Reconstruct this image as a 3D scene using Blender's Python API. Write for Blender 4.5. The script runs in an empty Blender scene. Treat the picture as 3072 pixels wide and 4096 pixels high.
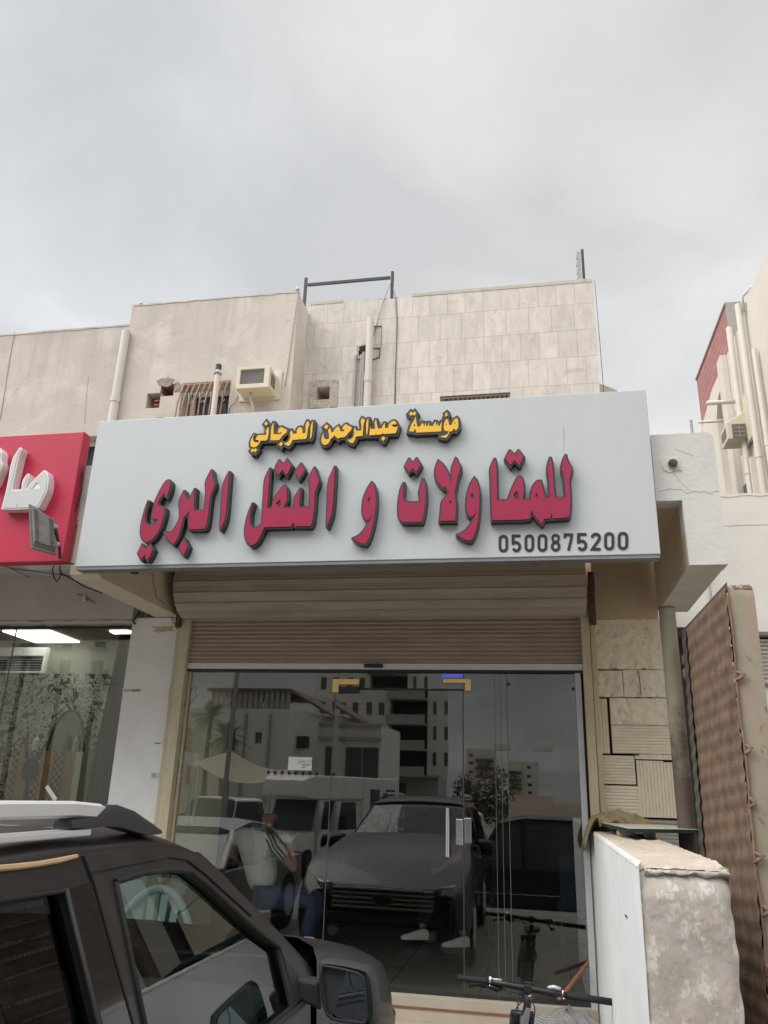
import bpy, bmesh, math, random
from math import sin, cos, pi, radians, sqrt, atan2, hypot
from mathutils import Vector, Matrix, noise as mnoise
from mathutils.geometry import tessellate_polygon, delaunay_2d_cdt

SC = bpy.context.scene
COL = SC.collection
random.seed(7)

# ------------------------------------------------------------------ camera
CAM = Vector((0.0, -6.2, 1.85))
FPX = 3140.0                                   # focal length in photo pixels
YAW, PITCH, ROLL = radians(11.09), radians(19.40), radians(1.845)
_f = Vector((-sin(YAW)*cos(PITCH), cos(YAW)*cos(PITCH), sin(PITCH)))
_r = Vector((cos(YAW), sin(YAW), 0)); _u = _r.cross(_f)
RT = cos(ROLL)*_r + sin(ROLL)*_u
UP = -sin(ROLL)*_r + cos(ROLL)*_u
FW = _f
cd = bpy.data.cameras.new('camera'); cam = bpy.data.objects.new('camera', cd); COL.objects.link(cam)
cam.matrix_world = Matrix(((RT.x, UP.x, -FW.x, CAM.x), (RT.y, UP.y, -FW.y, CAM.y), (RT.z, UP.z, -FW.z, CAM.z), (0, 0, 0, 1)))
cd.sensor_fit = 'VERTICAL'; cd.sensor_height = 32.0; cd.lens = 32.0*FPX/4096.0
cd.clip_start = 0.05; cd.clip_end = 2000
SC.camera = cam
SC.render.resolution_x, SC.render.resolution_y = 768, 1024

# ------------------------------------------------------------------ world: overcast deck over a Nishita sky, one soft sun
SUN_EL, SUN_AZ = radians(48), radians(238)     # azimuth clockwise from +y
W = bpy.data.worlds.new('World'); SC.world = W; W.use_nodes = True
nt = W.node_tree; nt.nodes.clear()
def wn(t, **k):
    n = nt.nodes.new(t)
    for a, b in k.items(): setattr(n, a, b)
    return n
wl = nt.links.new
sky = wn('ShaderNodeTexSky', sky_type='NISHITA', sun_disc=False); sky.sun_elevation = SUN_EL; sky.sun_rotation = SUN_AZ
tc = wn('ShaderNodeTexCoord'); sep = wn('ShaderNodeSeparateXYZ'); wl(tc.outputs['Generated'], sep.inputs[0])
def wm(op, a, b=None, clamp=False):
    n = wn('ShaderNodeMath', operation=op, use_clamp=clamp)
    for i, v in enumerate((a, b)):
        if v is None: continue
        if isinstance(v, (int, float)): n.inputs[i].default_value = v
        else: wl(v, n.inputs[i])
    return n.outputs[0]
def wmap(v, a, b, c, d):
    n = wn('ShaderNodeMapRange', interpolation_type='SMOOTHSTEP'); wl(v, n.inputs[0])
    for i, x in enumerate((a, b, c, d)): n.inputs[i+1].default_value = x
    return n.outputs[0]
den = wm('ADD', wm('MAXIMUM', sep.outputs['Z'], 0.0), 0.22)
cmb = wn('ShaderNodeCombineXYZ'); wl(wm('DIVIDE', sep.outputs['X'], den), cmb.inputs[0]); wl(wm('DIVIDE', sep.outputs['Y'], den), cmb.inputs[1])
cmb.inputs[2].default_value = 3.7
n1 = wn('ShaderNodeTexNoise'); n1.inputs['Scale'].default_value = 1.7; n1.inputs['Detail'].default_value = 5.5; n1.inputs['Roughness'].default_value = 0.52; n1.inputs['Distortion'].default_value = 0.35
wl(cmb.outputs[0], n1.inputs['Vector'])
n2 = wn('ShaderNodeTexNoise'); n2.inputs['Scale'].default_value = 0.55; n2.inputs['Detail'].default_value = 2.0
wl(cmb.outputs[0], n2.inputs['Vector'])
ramp = wn('ShaderNodeValToRGB'); wl(n1.outputs['Fac'], ramp.inputs[0])
e = ramp.color_ramp.elements
e[0].position = 0.34; e[0].color = (0.535, 0.545, 0.555, 1)
e[1].position = 0.70; e[1].color = (0.87, 0.872, 0.868, 1)
m1 = e.new(0.52); m1.color = (0.66, 0.668, 0.668, 1)
tint = wn('ShaderNodeMixRGB', blend_type='MULTIPLY'); wl(wmap(n2.outputs['Fac'], 0.4, 0.6, 0.0, 1.0), tint.inputs[0])
wl(ramp.outputs[0], tint.inputs[1]); tint.inputs[2].default_value = (0.955, 0.97, 1.0, 1)
# brighter and slightly warm towards the horizon in front, dark bank low behind the photographer, unseen sky high behind and overhead brightened to light the facade
front = wmap(sep.outputs['Y'], -0.2, 0.5, 0.0, 1.0)
low = wm('MULTIPLY', wmap(sep.outputs['Z'], 0.55, 0.15, 0.0, 1.0), front)
warm = wn('ShaderNodeMixRGB', blend_type='MIX'); wl(wm('MULTIPLY', low, 0.5), warm.inputs[0]); wl(tint.outputs[0], warm.inputs[1]); warm.inputs[2].default_value = (0.81, 0.79, 0.775, 1)
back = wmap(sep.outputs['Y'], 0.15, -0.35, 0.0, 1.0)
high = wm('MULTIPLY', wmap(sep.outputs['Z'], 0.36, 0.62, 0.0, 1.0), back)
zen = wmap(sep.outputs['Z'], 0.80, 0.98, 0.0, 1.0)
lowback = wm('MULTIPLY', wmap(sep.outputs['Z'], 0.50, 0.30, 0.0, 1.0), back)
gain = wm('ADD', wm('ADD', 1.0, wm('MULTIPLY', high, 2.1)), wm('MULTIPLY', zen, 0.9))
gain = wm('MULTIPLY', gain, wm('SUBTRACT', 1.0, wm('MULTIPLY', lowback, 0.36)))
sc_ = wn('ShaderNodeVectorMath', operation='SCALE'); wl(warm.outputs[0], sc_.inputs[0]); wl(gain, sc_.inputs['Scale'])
bg1 = wn('ShaderNodeBackground'); wl(sky.outputs[0], bg1.inputs[0]); bg1.inputs[1].default_value = 0.06
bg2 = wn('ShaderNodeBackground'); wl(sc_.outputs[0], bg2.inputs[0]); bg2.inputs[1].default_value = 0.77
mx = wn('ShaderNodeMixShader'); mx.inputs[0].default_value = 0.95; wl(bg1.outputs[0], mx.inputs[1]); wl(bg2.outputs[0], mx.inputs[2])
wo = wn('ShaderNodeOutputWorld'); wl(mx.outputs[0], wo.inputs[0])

sd = bpy.data.lights.new('sun', 'SUN'); sd.energy = 1.5; sd.angle = radians(45); sd.color = (1.0, 0.96, 0.9)
sun = bpy.data.objects.new('sun', sd); COL.objects.link(sun); sun.location = (-3, -12, 20)
sdir = Vector((sin(SUN_AZ)*cos(SUN_EL), cos(SUN_AZ)*cos(SUN_EL), sin(SUN_EL)))
sun.rotation_euler = sdir.to_track_quat('Z', 'Y').to_euler()
SC.view_settings.view_transform = 'Standard'; SC.view_settings.look = 'None'
SC.view_settings.exposure = 0.68; SC.view_settings.gamma = 1.0
SC.cycles.use_denoising = True
SC.cycles.max_bounces = 10; SC.cycles.transparent_max_bounces = 16; SC.cycles.glossy_bounces = 5
SC.cycles.sample_clamp_indirect = 6

# ------------------------------------------------------------------ helpers
def ray(px, py):
    return RT*((px-1536.0)/FPX) + UP*((2048.0-py)/FPX) + FW
def P(p, axis, val):
    """world point of photo pixel p on the plane axis = val"""
    d = ray(*p); t = (val-CAM[axis])/d[axis]
    return CAM + d*t
def PN(p, p0, n):
    d = ray(*p); return CAM + d*((p0-CAM).dot(n)/d.dot(n))
def Z(x0, y0, k):
    return lambda x, y: (x0+k*x, y0+k*y)

def mat(name, col, rough=0.7, var=0.12, scale=6.0, bump=0.0, bscale=60.0, metal=0.0, spec=0.5, stain=0.0, stain_col=(0.2, 0.17, 0.13), stretch=(1, 1, 1), coat=0.0, col2=None, emit=None, estr=0.0):
    m = bpy.data.materials.new(name); m.use_nodes = True
    t = m.node_tree; b = t.nodes['Principled BSDF']; L = t.links.new
    b.inputs['Roughness'].default_value = rough; b.inputs['Metallic'].default_value = metal
    b.inputs['Specular IOR Level'].default_value = spec
    if coat: b.inputs['Coat Weight'].default_value = coat; b.inputs['Coat Roughness'].default_value = 0.03
    co = t.nodes.new('ShaderNodeTexCoord'); mp = t.nodes.new('ShaderNodeMapping'); mp.inputs['Scale'].default_value = stretch
    L(co.outputs['Object'], mp.inputs[0])
    no = t.nodes.new('ShaderNodeTexNoise'); no.inputs['Scale'].default_value = scale; no.inputs['Detail'].default_value = 6; no.inputs['Roughness'].default_value = 0.6
    L(mp.outputs[0], no.inputs['Vector'])
    r = t.nodes.new('ShaderNodeValToRGB'); L(no.outputs['Fac'], r.inputs[0])
    c2 = col2 or col
    r.color_ramp.elements[0].position = 0.3; r.color_ramp.elements[1].position = 0.72
    r.color_ramp.elements[0].color = (*[c*(1-var) for c in c2], 1); r.color_ramp.elements[1].color = (*[min(1, c*(1+var)) for c in col], 1)
    out = r.outputs[0]
    if stain:
        n3 = t.nodes.new('ShaderNodeTexNoise'); n3.inputs['Scale'].default_value = scale*0.45; n3.inputs['Detail'].default_value = 8; n3.inputs['Roughness'].default_value = 0.68; n3.inputs['Distortion'].default_value = 0.6
        L(mp.outputs[0], n3.inputs['Vector'])
        mr = t.nodes.new('ShaderNodeMapRange'); L(n3.outputs['Fac'], mr.inputs[0]); mr.inputs[1].default_value = 0.52; mr.inputs[2].default_value = 0.74; mr.inputs[3].default_value = 0; mr.inputs[4].default_value = stain
        mi = t.nodes.new('ShaderNodeMixRGB'); L(mr.outputs[0], mi.inputs[0]); L(out, mi.inputs[1]); mi.inputs[2].default_value = (*stain_col, 1); out = mi.outputs[0]
    L(out, b.inputs['Base Color'])
    if bump:
        nb = t.nodes.new('ShaderNodeTexNoise'); nb.inputs['Scale'].default_value = bscale; nb.inputs['Detail'].default_value = 5
        L(mp.outputs[0], nb.inputs['Vector'])
        bu = t.nodes.new('ShaderNodeBump'); bu.inputs['Strength'].default_value = bump; bu.inputs['Distance'].default_value = 0.01
        L(nb.outputs['Fac'], bu.inputs['Height']); L(bu.outputs[0], b.inputs['Normal'])
    if emit:
        b.inputs['Emission Color'].default_value = (*emit, 1); b.inputs['Emission Strength'].default_value = estr
    return m

def glass_mat(name, tint, refl, rough=0.0, rcol=(1, 1, 1)):
    """thin pane: tinted see-through plus a mirror layer that grows at grazing angles"""
    m = bpy.data.materials.new(name); m.use_nodes = True; t = m.node_tree; t.nodes.clear(); L = t.links.new
    tr = t.nodes.new('ShaderNodeBsdfTransparent'); tr.inputs[0].default_value = (*tint, 1)
    gl = t.nodes.new('ShaderNodeBsdfGlossy'); gl.inputs['Roughness'].default_value = rough; gl.inputs[0].default_value = (*rcol, 1)
    lw = t.nodes.new('ShaderNodeLayerWeight'); lw.inputs['Blend'].default_value = 0.5
    pw = t.nodes.new('ShaderNodeMath'); pw.operation = 'POWER'; L(lw.outputs['Facing'], pw.inputs[0]); pw.inputs[1].default_value = 5.0
    ad = t.nodes.new('ShaderNodeMath'); ad.operation = 'MULTIPLY_ADD'; ad.use_clamp = True; L(pw.outputs[0], ad.inputs[0]); ad.inputs[1].default_value = 0.9; ad.inputs[2].default_value = refl+0.04
    mx = t.nodes.new('ShaderNodeMixShader'); L(ad.outputs[0], mx.inputs[0]); L(tr.outputs[0], mx.inputs[1]); L(gl.outputs[0], mx.inputs[2])
    o = t.nodes.new('ShaderNodeOutputMaterial'); L(mx.outputs[0], o.inputs[0])
    return m

class MB:
    """collects shapes in world coordinates, builds them as ONE mesh object"""
    def __init__(s): s.v = []; s.f = []; s.m = []
    def add(s, vs, fs, m=0):
        o = len(s.v); s.v += [tuple(v) for v in vs]; s.f += [tuple(i+o for i in f) for f in fs]; s.m += [m]*len(fs); return s
    def box(s, x0, x1, y0, y1, z0, z1, m=0):
        v = [(x, y, z) for z in (z0, z1) for y in (y0, y1) for x in (x0, x1)]
        return s.add(v, [(0, 2, 3, 1), (4, 5, 7, 6), (0, 1, 5, 4), (2, 6, 7, 3), (0, 4, 6, 2), (1, 3, 7, 5)], m)
    def obox(s, c, ax, ay, az, m=0):
        c, ax, ay, az = map(Vector, (c, ax, ay, az))
        v = [c+ax*i+ay*j+az*k for k in (-1, 1) for j in (-1, 1) for i in (-1, 1)]
        return s.add(v, [(0, 2, 3, 1), (4, 5, 7, 6), (0, 1, 5, 4), (2, 6, 7, 3), (0, 4, 6, 2), (1, 3, 7, 5)], m)
    def poly(s, pts, m=0): return s.add(pts, [tuple(range(len(pts)))], m)
    def prism(s, loops, off, m=0, back=True):
        """planar loops (first outer, rest holes) extruded by vector off"""
        off = Vector(off); L3 = [[Vector(p) for p in lp] for lp in loops]
        tri = tessellate_polygon(L3); flat = [p for lp in L3 for p in lp]; n = len(flat)
        s.add(flat, tri, m)
        if back: s.add([p+off for p in flat], [t[::-1] for t in tri], m)
        for lp in L3:
            k = len(lp); s.add(lp+[p+off for p in lp], [(i, (i+1) % k, k+(i+1) % k, k+i) for i in range(k)], m)
        return s
    def tube(s, path, r, n=8, m=0, caps=True):
        path = [Vector(p) for p in path]; k = len(path); rr = r if isinstance(r, (list, tuple)) else [r]*k
        prev = None; vs = []
        for i, p in enumerate(path):
            t = (path[min(i+1, k-1)]-path[max(i-1, 0)]).normalized()
            if prev is None:
                a = t.orthogonal().normalized()
            else:
                a = prev - t*prev.dot(t); a = a.normalized() if a.length > 1e-6 else t.orthogonal().normalized()
            prev = a; b = t.cross(a)
            vs += [p + (a*cos(2*pi*j/n)+b*sin(2*pi*j/n))*rr[i] for j in range(n)]
        fs = [(i*n+j, i*n+(j+1) % n, (i+1)*n+(j+1) % n, (i+1)*n+j) for i in range(k-1) for j in range(n)]
        if caps: fs += [tuple(range(n))[::-1], tuple((k-1)*n+j for j in range(n))]
        return s.add(vs, fs, m)
    def grid(s, fn, nu, nv, m=0, wrap=False):
        vs = [fn(i/nu, j/nv) for i in range(nu+1) for j in range(nv+1)]
        fs = [(i*(nv+1)+j, i*(nv+1)+j+1, (i+1)*(nv+1)+j+1, (i+1)*(nv+1)+j) for i in range(nu) for j in range(nv)]
        return s.add(vs, fs, m)
    def ball(s, c, r, nu=8, nv=12, m=0):
        c = Vector(c); r = r if isinstance(r, (tuple, list)) else (r, r, r)
        return s.grid(lambda u, v: c+Vector((r[0]*sin(pi*u)*cos(2*pi*v), r[1]*sin(pi*u)*sin(2*pi*v), r[2]*cos(pi*u))), nu, nv, m)
    def loft(s, rings, m=0, closed=False, capends=True):
        k = len(rings[0]); vs = [p for r in rings for p in r]; fs = []
        for i in range(len(rings)-1):
            for j in range(k if closed else k-1):
                fs.append((i*k+j, i*k+(j+1) % k, (i+1)*k+(j+1) % k, (i+1)*k+j))
        if closed and capends: fs += [tuple(range(k))[::-1], tuple((len(rings)-1)*k+j for j in range(k))]
        return s.add(vs, fs, m)
    def panel(s, x0, x1, z0, z1, y, depth, holes=(), m=0, mh=None):
        """wall facing -y with openings; the openings get reveals; closed top and sides"""
        xs = sorted({x0, x1, *[h[0] for h in holes], *[h[1] for h in holes]}); zs = sorted({z0, z1, *[h[2] for h in holes], *[h[3] for h in holes]})
        for a, b in zip(xs, xs[1:]):
            for c, d in zip(zs, zs[1:]):
                cx, cz = (a+b)/2, (c+d)/2
                if any(h[0] < cx < h[1] and h[2] < cz < h[3] for h in holes): continue
                s.poly([(a, y, c), (b, y, c), (b, y, d), (a, y, d)], m)
        Y = y+depth; q = lambda a, b, c, d: s.poly([a, b, c, d], m)
        q((x0, y, z0), (x0, y, z1), (x0, Y, z1), (x0, Y, z0)); q((x1, y, z0), (x1, Y, z0), (x1, Y, z1), (x1, y, z1))
        q((x0, y, z1), (x1, y, z1), (x1, Y, z1), (x0, Y, z1)); q((x0, y, z0), (x0, Y, z0), (x1, Y, z0), (x1, y, z0))
        for h in holes:
            a, b, c, d = h[:4]; Y2 = y+(h[4] if len(h) > 4 else min(depth, 0.2)); mm = m if mh is None else mh
            for pq in (((a, c), (a, d)), ((a, d), (b, d)), ((b, d), (b, c)), ((b, c), (a, c))):
                (p, r), (p2, r2) = pq; s.poly([(p, y, r), (p2, y, r2), (p2, Y2, r2), (p, Y2, r)], mm)
        return s
    def build(s, name, mats, parent=None, smooth=False, bevel=0.0, segs=2, mirror=False, subs=0, angle=None):
        mats = mats if isinstance(mats, (list, tuple)) else [mats]
        me = bpy.data.meshes.new(name); vs = s.v; fs = s.f
        if mirror: vs = [(x, -y, z) for x, y, z in vs]; fs = [f[::-1] for f in fs]
        if parent is not None:
            org = Vector((0, 0, 0)); q = parent
            while q: org += q.location; q = q.parent
        else:
            lo = [min(v[i] for v in vs) for i in range(3)]; hi = [max(v[i] for v in vs) for i in range(3)]
            org = Vector(((lo[0]+hi[0])/2, (lo[1]+hi[1])/2, lo[2]))
        me.from_pydata([Vector(v)-org for v in vs], [], fs)
        for q in mats: me.materials.append(q)
        if len(mats) > 1: me.polygons.foreach_set('material_index', s.m)
        if smooth: me.polygons.foreach_set('use_smooth', [True]*len(me.polygons))
        me.validate(); bm = bmesh.new(); bm.from_mesh(me)
        bmesh.ops.remove_doubles(bm, verts=bm.verts, dist=1e-5); bmesh.ops.recalc_face_normals(bm, faces=bm.faces); bm.to_mesh(me); bm.free()
        o = bpy.data.objects.new(name, me); COL.objects.link(o)
        if parent is not None: o.parent = parent
        else: o.location = org
        if bevel:
            b = o.modifiers.new('bevel', 'BEVEL'); b.width = bevel; b.segments = segs; b.limit_method = 'ANGLE'; b.angle_limit = radians(35)
        if subs:
            b = o.modifiers.new('sub', 'SUBSURF'); b.levels = subs; b.render_levels = subs
        if smooth and angle: me.set_sharp_from_angle(angle=radians(angle))
        return o

def tag(o, label, cat, group=None):
    o['label'] = label; o['category'] = cat
    if group: o['group'] = group
    return o
def thing(name, loc, label, cat, group=None):
    o = bpy.data.objects.new(name, None); COL.objects.link(o); o.location = loc; o.empty_display_size = 0.2
    return tag(o, label, cat, group)
def struct(o): o['kind'] = 'structure'; return o

def area2(p): return sum(p[i][0]*p[(i+1) % len(p)][1]-p[(i+1) % len(p)][0]*p[i][1] for i in range(len(p)))/2
def offset2(p, d, lim=1.8):
    """offset a closed 2D polygon outwards by d"""
    q = []; n = len(p); sg = 1 if area2(p) > 0 else -1
    for i in range(n):
        a, b, c = Vector(p[i-1]), Vector(p[i]), Vector(p[(i+1) % n])
        e1, e2 = (b-a), (c-b)
        if e1.length < 1e-9 or e2.length < 1e-9: continue
        e1.normalize(); e2.normalize()
        n1, n2 = Vector((e1.y, -e1.x))*sg, Vector((e2.y, -e2.x))*sg
        cr = (e1.x*e2.y-e1.y*e2.x)*sg; dt = e1.dot(e2)
        h = n1+n2
        if h.length < 1e-6: q += [b+n1*d+e1*d*.6, b+n2*d-e2*d*.6]; continue
        h.normalize(); k = 1/max(h.dot(n1), 1e-3)
        if k > lim and cr > 0: q += [b+n1*d+e1*d*0.55, b+n2*d-e2*d*0.55]
        else: q.append(b+h*d*min(k, 2.2))
    return [(v[0], v[1]) for v in q]
def cdt_faces(p):
    """triangles covering a possibly self-touching outline"""
    n = len(p)
    r = delaunay_2d_cdt([Vector(q) for q in p], [], [list(range(n)) if area2(p) > 0 else list(range(n))[::-1]], 1, 1e-6)
    return r[0], r[2]
def smooth2(p, it=1):
    """gentle corner cutting that keeps sharp corners"""
    for _ in range(it):
        q = []; n = len(p)
        for i in range(n):
            a, b, c = Vector(p[i-1]), Vector(p[i]), Vector(p[(i+1) % n])
            e1, e2 = b-a, c-b
            if e1.length < 1e-9 or e2.length < 1e-9: continue
            if e1.normalized().dot(e2.normalized()) > 0.64:
                q += [tuple(b-e1*0.25), tuple(b+e2*0.25)]
            else: q.append(tuple(b))
        p = q
    return p
def text_mesh(body, size, mat_, parent, name, origin, xdir, zdir, align='CENTER', extrude=0.0):
    """small lettering as real mesh, laid on the plane spanned by xdir and zdir"""
    cu = bpy.data.curves.new(name, 'FONT'); cu.body = body; cu.size = size; cu.align_x = align; cu.align_y = 'CENTER'; cu.extrude = extrude; cu.resolution_u = 2
    o = bpy.data.objects.new(name, cu); COL.objects.link(o)
    dg = bpy.context.evaluated_depsgraph_get(); me = bpy.data.meshes.new_from_object(o.evaluated_get(dg))
    bpy.data.objects.remove(o); bpy.data.curves.remove(cu)
    X = Vector(xdir).normalized(); Zv = Vector(zdir).normalized(); N = X.cross(Zv)
    org = Vector((0, 0, 0)); q = parent
    while q: org += q.location; q = q.parent
    me.transform(Matrix(((X.x, Zv.x, N.x, origin[0]-org.x), (X.y, Zv.y, N.y, origin[1]-org.y), (X.z, Zv.z, N.z, origin[2]-org.z), (0, 0, 0, 1))))
    me.materials.clear(); me.materials.append(mat_)
    o = bpy.data.objects.new(name, me); COL.objects.link(o); o.parent = parent
    return o
def copy_tree(o, parent=None):
    c = o.copy(); COL.objects.link(c); c.parent = parent
    for ch in list(o.children): copy_tree(ch, c)
    return c
_AR = {'ا': 'ﺍﺎ', 'أ': 'ﺃﺄ', 'ب': 'ﺏﺐﺑﺒ', 'ت': 'ﺕﺖﺗﺘ', 'ج': 'ﺝﺞﺟﺠ', 'ح': 'ﺡﺢﺣﺤ', 'خ': 'ﺥﺦﺧﺨ', 'د': 'ﺩﺪ', 'ذ': 'ﺫﺬ', 'ر': 'ﺭﺮ', 'ز': 'ﺯﺰ', 'س': 'ﺱﺲﺳﺴ', 'ش': 'ﺵﺶﺷﺸ', 'ص': 'ﺹﺺﺻﺼ', 'ط': 'ﻁﻂﻃﻄ', 'ع': 'ﻉﻊﻋﻌ', 'ف': 'ﻑﻒﻓﻔ', 'ق': 'ﻕﻖﻗﻘ', 'ك': 'ﻙﻚﻛﻜ', 'ل': 'ﻝﻞﻟﻠ', 'م': 'ﻡﻢﻣﻤ', 'ن': 'ﻥﻦﻧﻨ', 'ه': 'ﻩﻪﻫﻬ', 'و': 'ﻭﻮ', 'ي': 'ﻱﻲﻳﻴ', 'ة': 'ﺓﺔ', 'ى': 'ﻯﻰ'}
def ar(s):
    """Arabic text shaped into presentation forms and put in visual order"""
    out = []; n = len(s)
    for i, c in enumerate(s):
        f = _AR.get(c)
        if not f: out.append(c); continue
        pj = i > 0 and len(_AR.get(s[i-1], '')) == 4; nj = len(f) == 4 and i+1 < n and s[i+1] in _AR
        out.append(f[3] if pj and nj else f[1] if pj else f[2] if nj else f[0])
    return ''.join(out[::-1])
# ------------------------------------------------------------------ materials
M = {}
def old_plaster(name, seed, base, light, dark, top):
    m = bpy.data.materials.new(name); m.use_nodes = True; t = m.node_tree; bs = t.nodes['Principled BSDF']; L = t.links.new; bs.inputs['Roughness'].default_value = .95
    co = t.nodes.new('ShaderNodeTexCoord')
    def nz(sc, det, rg, dis=0, st=(1, 1, 1)):
        mp = t.nodes.new('ShaderNodeMapping'); mp.inputs['Scale'].default_value = st; mp.inputs['Location'].default_value = (seed, seed*2, seed*3); L(co.outputs['Object'], mp.inputs[0])
        n = t.nodes.new('ShaderNodeTexNoise'); n.inputs['Scale'].default_value = sc; n.inputs['Detail'].default_value = det; n.inputs['Roughness'].default_value = rg; n.inputs['Distortion'].default_value = dis; L(mp.outputs[0], n.inputs[0]); return n.outputs['Fac']
    def mask(f, a, b_, k=1.0):
        r = t.nodes.new('ShaderNodeMapRange'); L(f, r.inputs[0]); r.inputs[1].default_value = a; r.inputs[2].default_value = b_; r.inputs[4].default_value = k; return r.outputs[0]
    def mix(fac, c1, c2):
        x = t.nodes.new('ShaderNodeMixRGB'); L(fac, x.inputs[0])
        for k, c in ((1, c1), (2, c2)):
            if isinstance(c, tuple): x.inputs[k].default_value = (*c, 1)
            else: L(c, x.inputs[k])
        return x.outputs[0]
    def mul(a, b_):
        x = t.nodes.new('ShaderNodeMath'); x.operation = 'MULTIPLY'; L(a, x.inputs[0]); L(b_, x.inputs[1]); return x.outputs[0]
    c = mix(mask(nz(.9, 6, .6, .3), .35, .65), dark, base)
    c = mix(mask(nz(2.6, 9, .66, .5), .50, .66, .75), c, light)
    sp = t.nodes.new('ShaderNodeSeparateXYZ'); L(co.outputs['Object'], sp.inputs[0])
    c = mix(mul(mask(nz(1.0, 7, .7, .2, (7, 1, .5)), .48, .72, .55), mask(sp.outputs['Z'], top-1.3, top, 1.0)), c, tuple(k*.72 for k in dark))
    c = mix(mask(nz(7, 8, .75, 1.2), .60, .68, .55), c, tuple(k*.80 for k in dark))
    c = mix(mask(nz(17, 5, .7), .64, .70, .5), c, tuple(k*.7 for k in dark))
    L(c, bs.inputs['Base Color'])
    bu = t.nodes.new('ShaderNodeBump'); bu.inputs['Strength'].default_value = .35; bu.inputs['Distance'].default_value = .012; L(nz(22, 7, .7), bu.inputs['Height']); L(bu.outputs[0], bs.inputs['Normal']); return m
M['plaster'] = old_plaster('plaster', 1.3, (.60, .545, .48), (.68, .63, .565), (.52, .465, .405), 6.37)
M['plaster_left'] = old_plaster('plaster_left', 7.7, (.55, .495, .44), (.65, .59, .525), (.465, .415, .365), 6.2)
M['fascia'] = mat('white_fascia', (0.60, 0.57, 0.53), 0.9, 0.07, 3, 0.2, 50, stain=0.45, stain_col=(0.45, 0.38, 0.32))
M['fascia_ext'] = mat('weathered_fascia', (0.60, 0.59, 0.56), 0.9, 0.06, 2.2, 0.3, 30, stain=0.5, stain_col=(0.45, 0.39, 0.33))
M['tan'] = mat('tan_soffit', (0.56, 0.44, 0.31), 0.9, 0.06, 2, 0.1, 40)
M['cream_beam'] = mat('cream_beam', (0.68, 0.58, 0.43), 0.85, 0.06, 3, 0.12, 40, stain=0.2, stain_col=(0.45, 0.36, 0.24))
M['grey_render'] = mat('grey_render', (0.52, 0.49, 0.455), 0.95, 0.08, 2, 0.25, 40, stain=0.3, stain_col=(0.33, 0.29, 0.26))
M['pillar'] = mat('white_pillar', (0.76, 0.74, 0.705), 0.85, 0.05, 4, 0.25, 35, stain=0.22, stain_col=(0.48, 0.43, 0.37))
M['frame_yellow'] = mat('cream_metal', (0.54, 0.465, 0.32), 0.55, 0.12, 9, 0.08, 30, stain=0.35, stain_col=(0.31, 0.255, 0.17), stretch=(3, 3, 0.5))
M['shutter'] = mat('shutter_brown', (0.45, 0.35, 0.285), 0.5, 0.12, 5, 0.05, 40, stain=0.45, stain_col=(0.24, 0.185, 0.145), stretch=(0.35, 1, 2.5))
M['drum'] = mat('shutter_drum', (0.40, 0.345, 0.28), 0.5, 0.12, 5, 0.05, 40, stain=0.5, stain_col=(0.20, 0.165, 0.13), stretch=(0.35, 1, 2.5))
M['alu'] = mat('aluminium', (0.58, 0.57, 0.57), 0.4, 0.06, 12, metal=0.4)
M['alu_white'] = mat('white_aluminium', (0.56, 0.58, 0.60), 0.4, 0.04, 8)
M['dark'] = mat('dark_metal', (0.03, 0.03, 0.033), 0.5, 0.2, 20)
M['black'] = mat('black_plastic', (0.014, 0.014, 0.015), 0.45, 0.15, 20)
M['rust'] = mat('rusty_metal', (0.20, 0.12, 0.085), 0.85, 0.35, 14, 0.4, 40, stain=0.6, stain_col=(0.08, 0.05, 0.04))
M['rust_bar'] = mat('rusty_bar', (0.36, 0.21, 0.14), 0.8, 0.3, 25, stain=0.5, stain_col=(0.16, 0.10, 0.08))
M['pvc'] = mat('pvc_pipe', (0.60, 0.565, 0.51), 0.6, 0.06, 5, stain=0.2, stain_col=(0.44, 0.40, 0.34), stretch=(3, 3, 0.5))
M['grey_pipe'] = mat('grey_conduit', (0.36, 0.35, 0.345), 0.6, 0.1, 8)
M['panel'] = mat('sign_panel', (0.50, 0.525, 0.53), 0.42, 0.025, 1.2, stain=0.16, stain_col=(0.42, 0.43, 0.43), stretch=(3, 1, 0.35))
M['letter_side'] = mat('letter_return', (0.02, 0.02, 0.022), 0.45, 0.15, 8)
M['letter_trim'] = mat('letter_trim', (0.038, 0.037, 0.038), 0.4, 0.1, 12)
M['red'] = mat('crimson_acrylic', (0.33, 0.014, 0.06), 0.3, 0.05, 3)
M['yellow'] = mat('yellow_acrylic', (0.82, 0.46, 0.022), 0.35, 0.05, 3)
M['digit'] = mat('digit_black', (0.018, 0.019, 0.02), 0.6, 0.1, 12)
M['red_panel'] = mat('red_panel', (0.47, 0.018, 0.055), 0.38, 0.06, 1.5)
M['white_letter'] = mat('white_letter_return', (0.66, 0.61, 0.60), 0.5, 0.08, 6, stain=0.3, stain_col=(0.47, 0.37, 0.30))
M['white_trim'] = mat('white_letter_trim', (0.78, 0.76, 0.71), 0.45, 0.04, 6)
M['opal'] = mat('opal_face', (0.55, 0.56, 0.555), 0.35, 0.04, 3)
M['brass'] = mat('brass', (0.72, 0.49, 0.19), 0.3, 0.1, 30, metal=0.85)
M['chrome'] = mat('chrome', (0.72, 0.72, 0.73), 0.14, 0.03, 30, metal=1.0)
M['white_paint'] = mat('white_paint', (0.76, 0.74, 0.70), 0.6, 0.05, 6)
M['paper'] = mat('paper', (0.74, 0.74, 0.70), 0.8, 0.04, 14)
M['ink'] = mat('ink', (0.04, 0.04, 0.045), 0.7)
M['red_ink'] = mat('red_ink', (0.45, 0.03, 0.03), 0.7)
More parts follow.
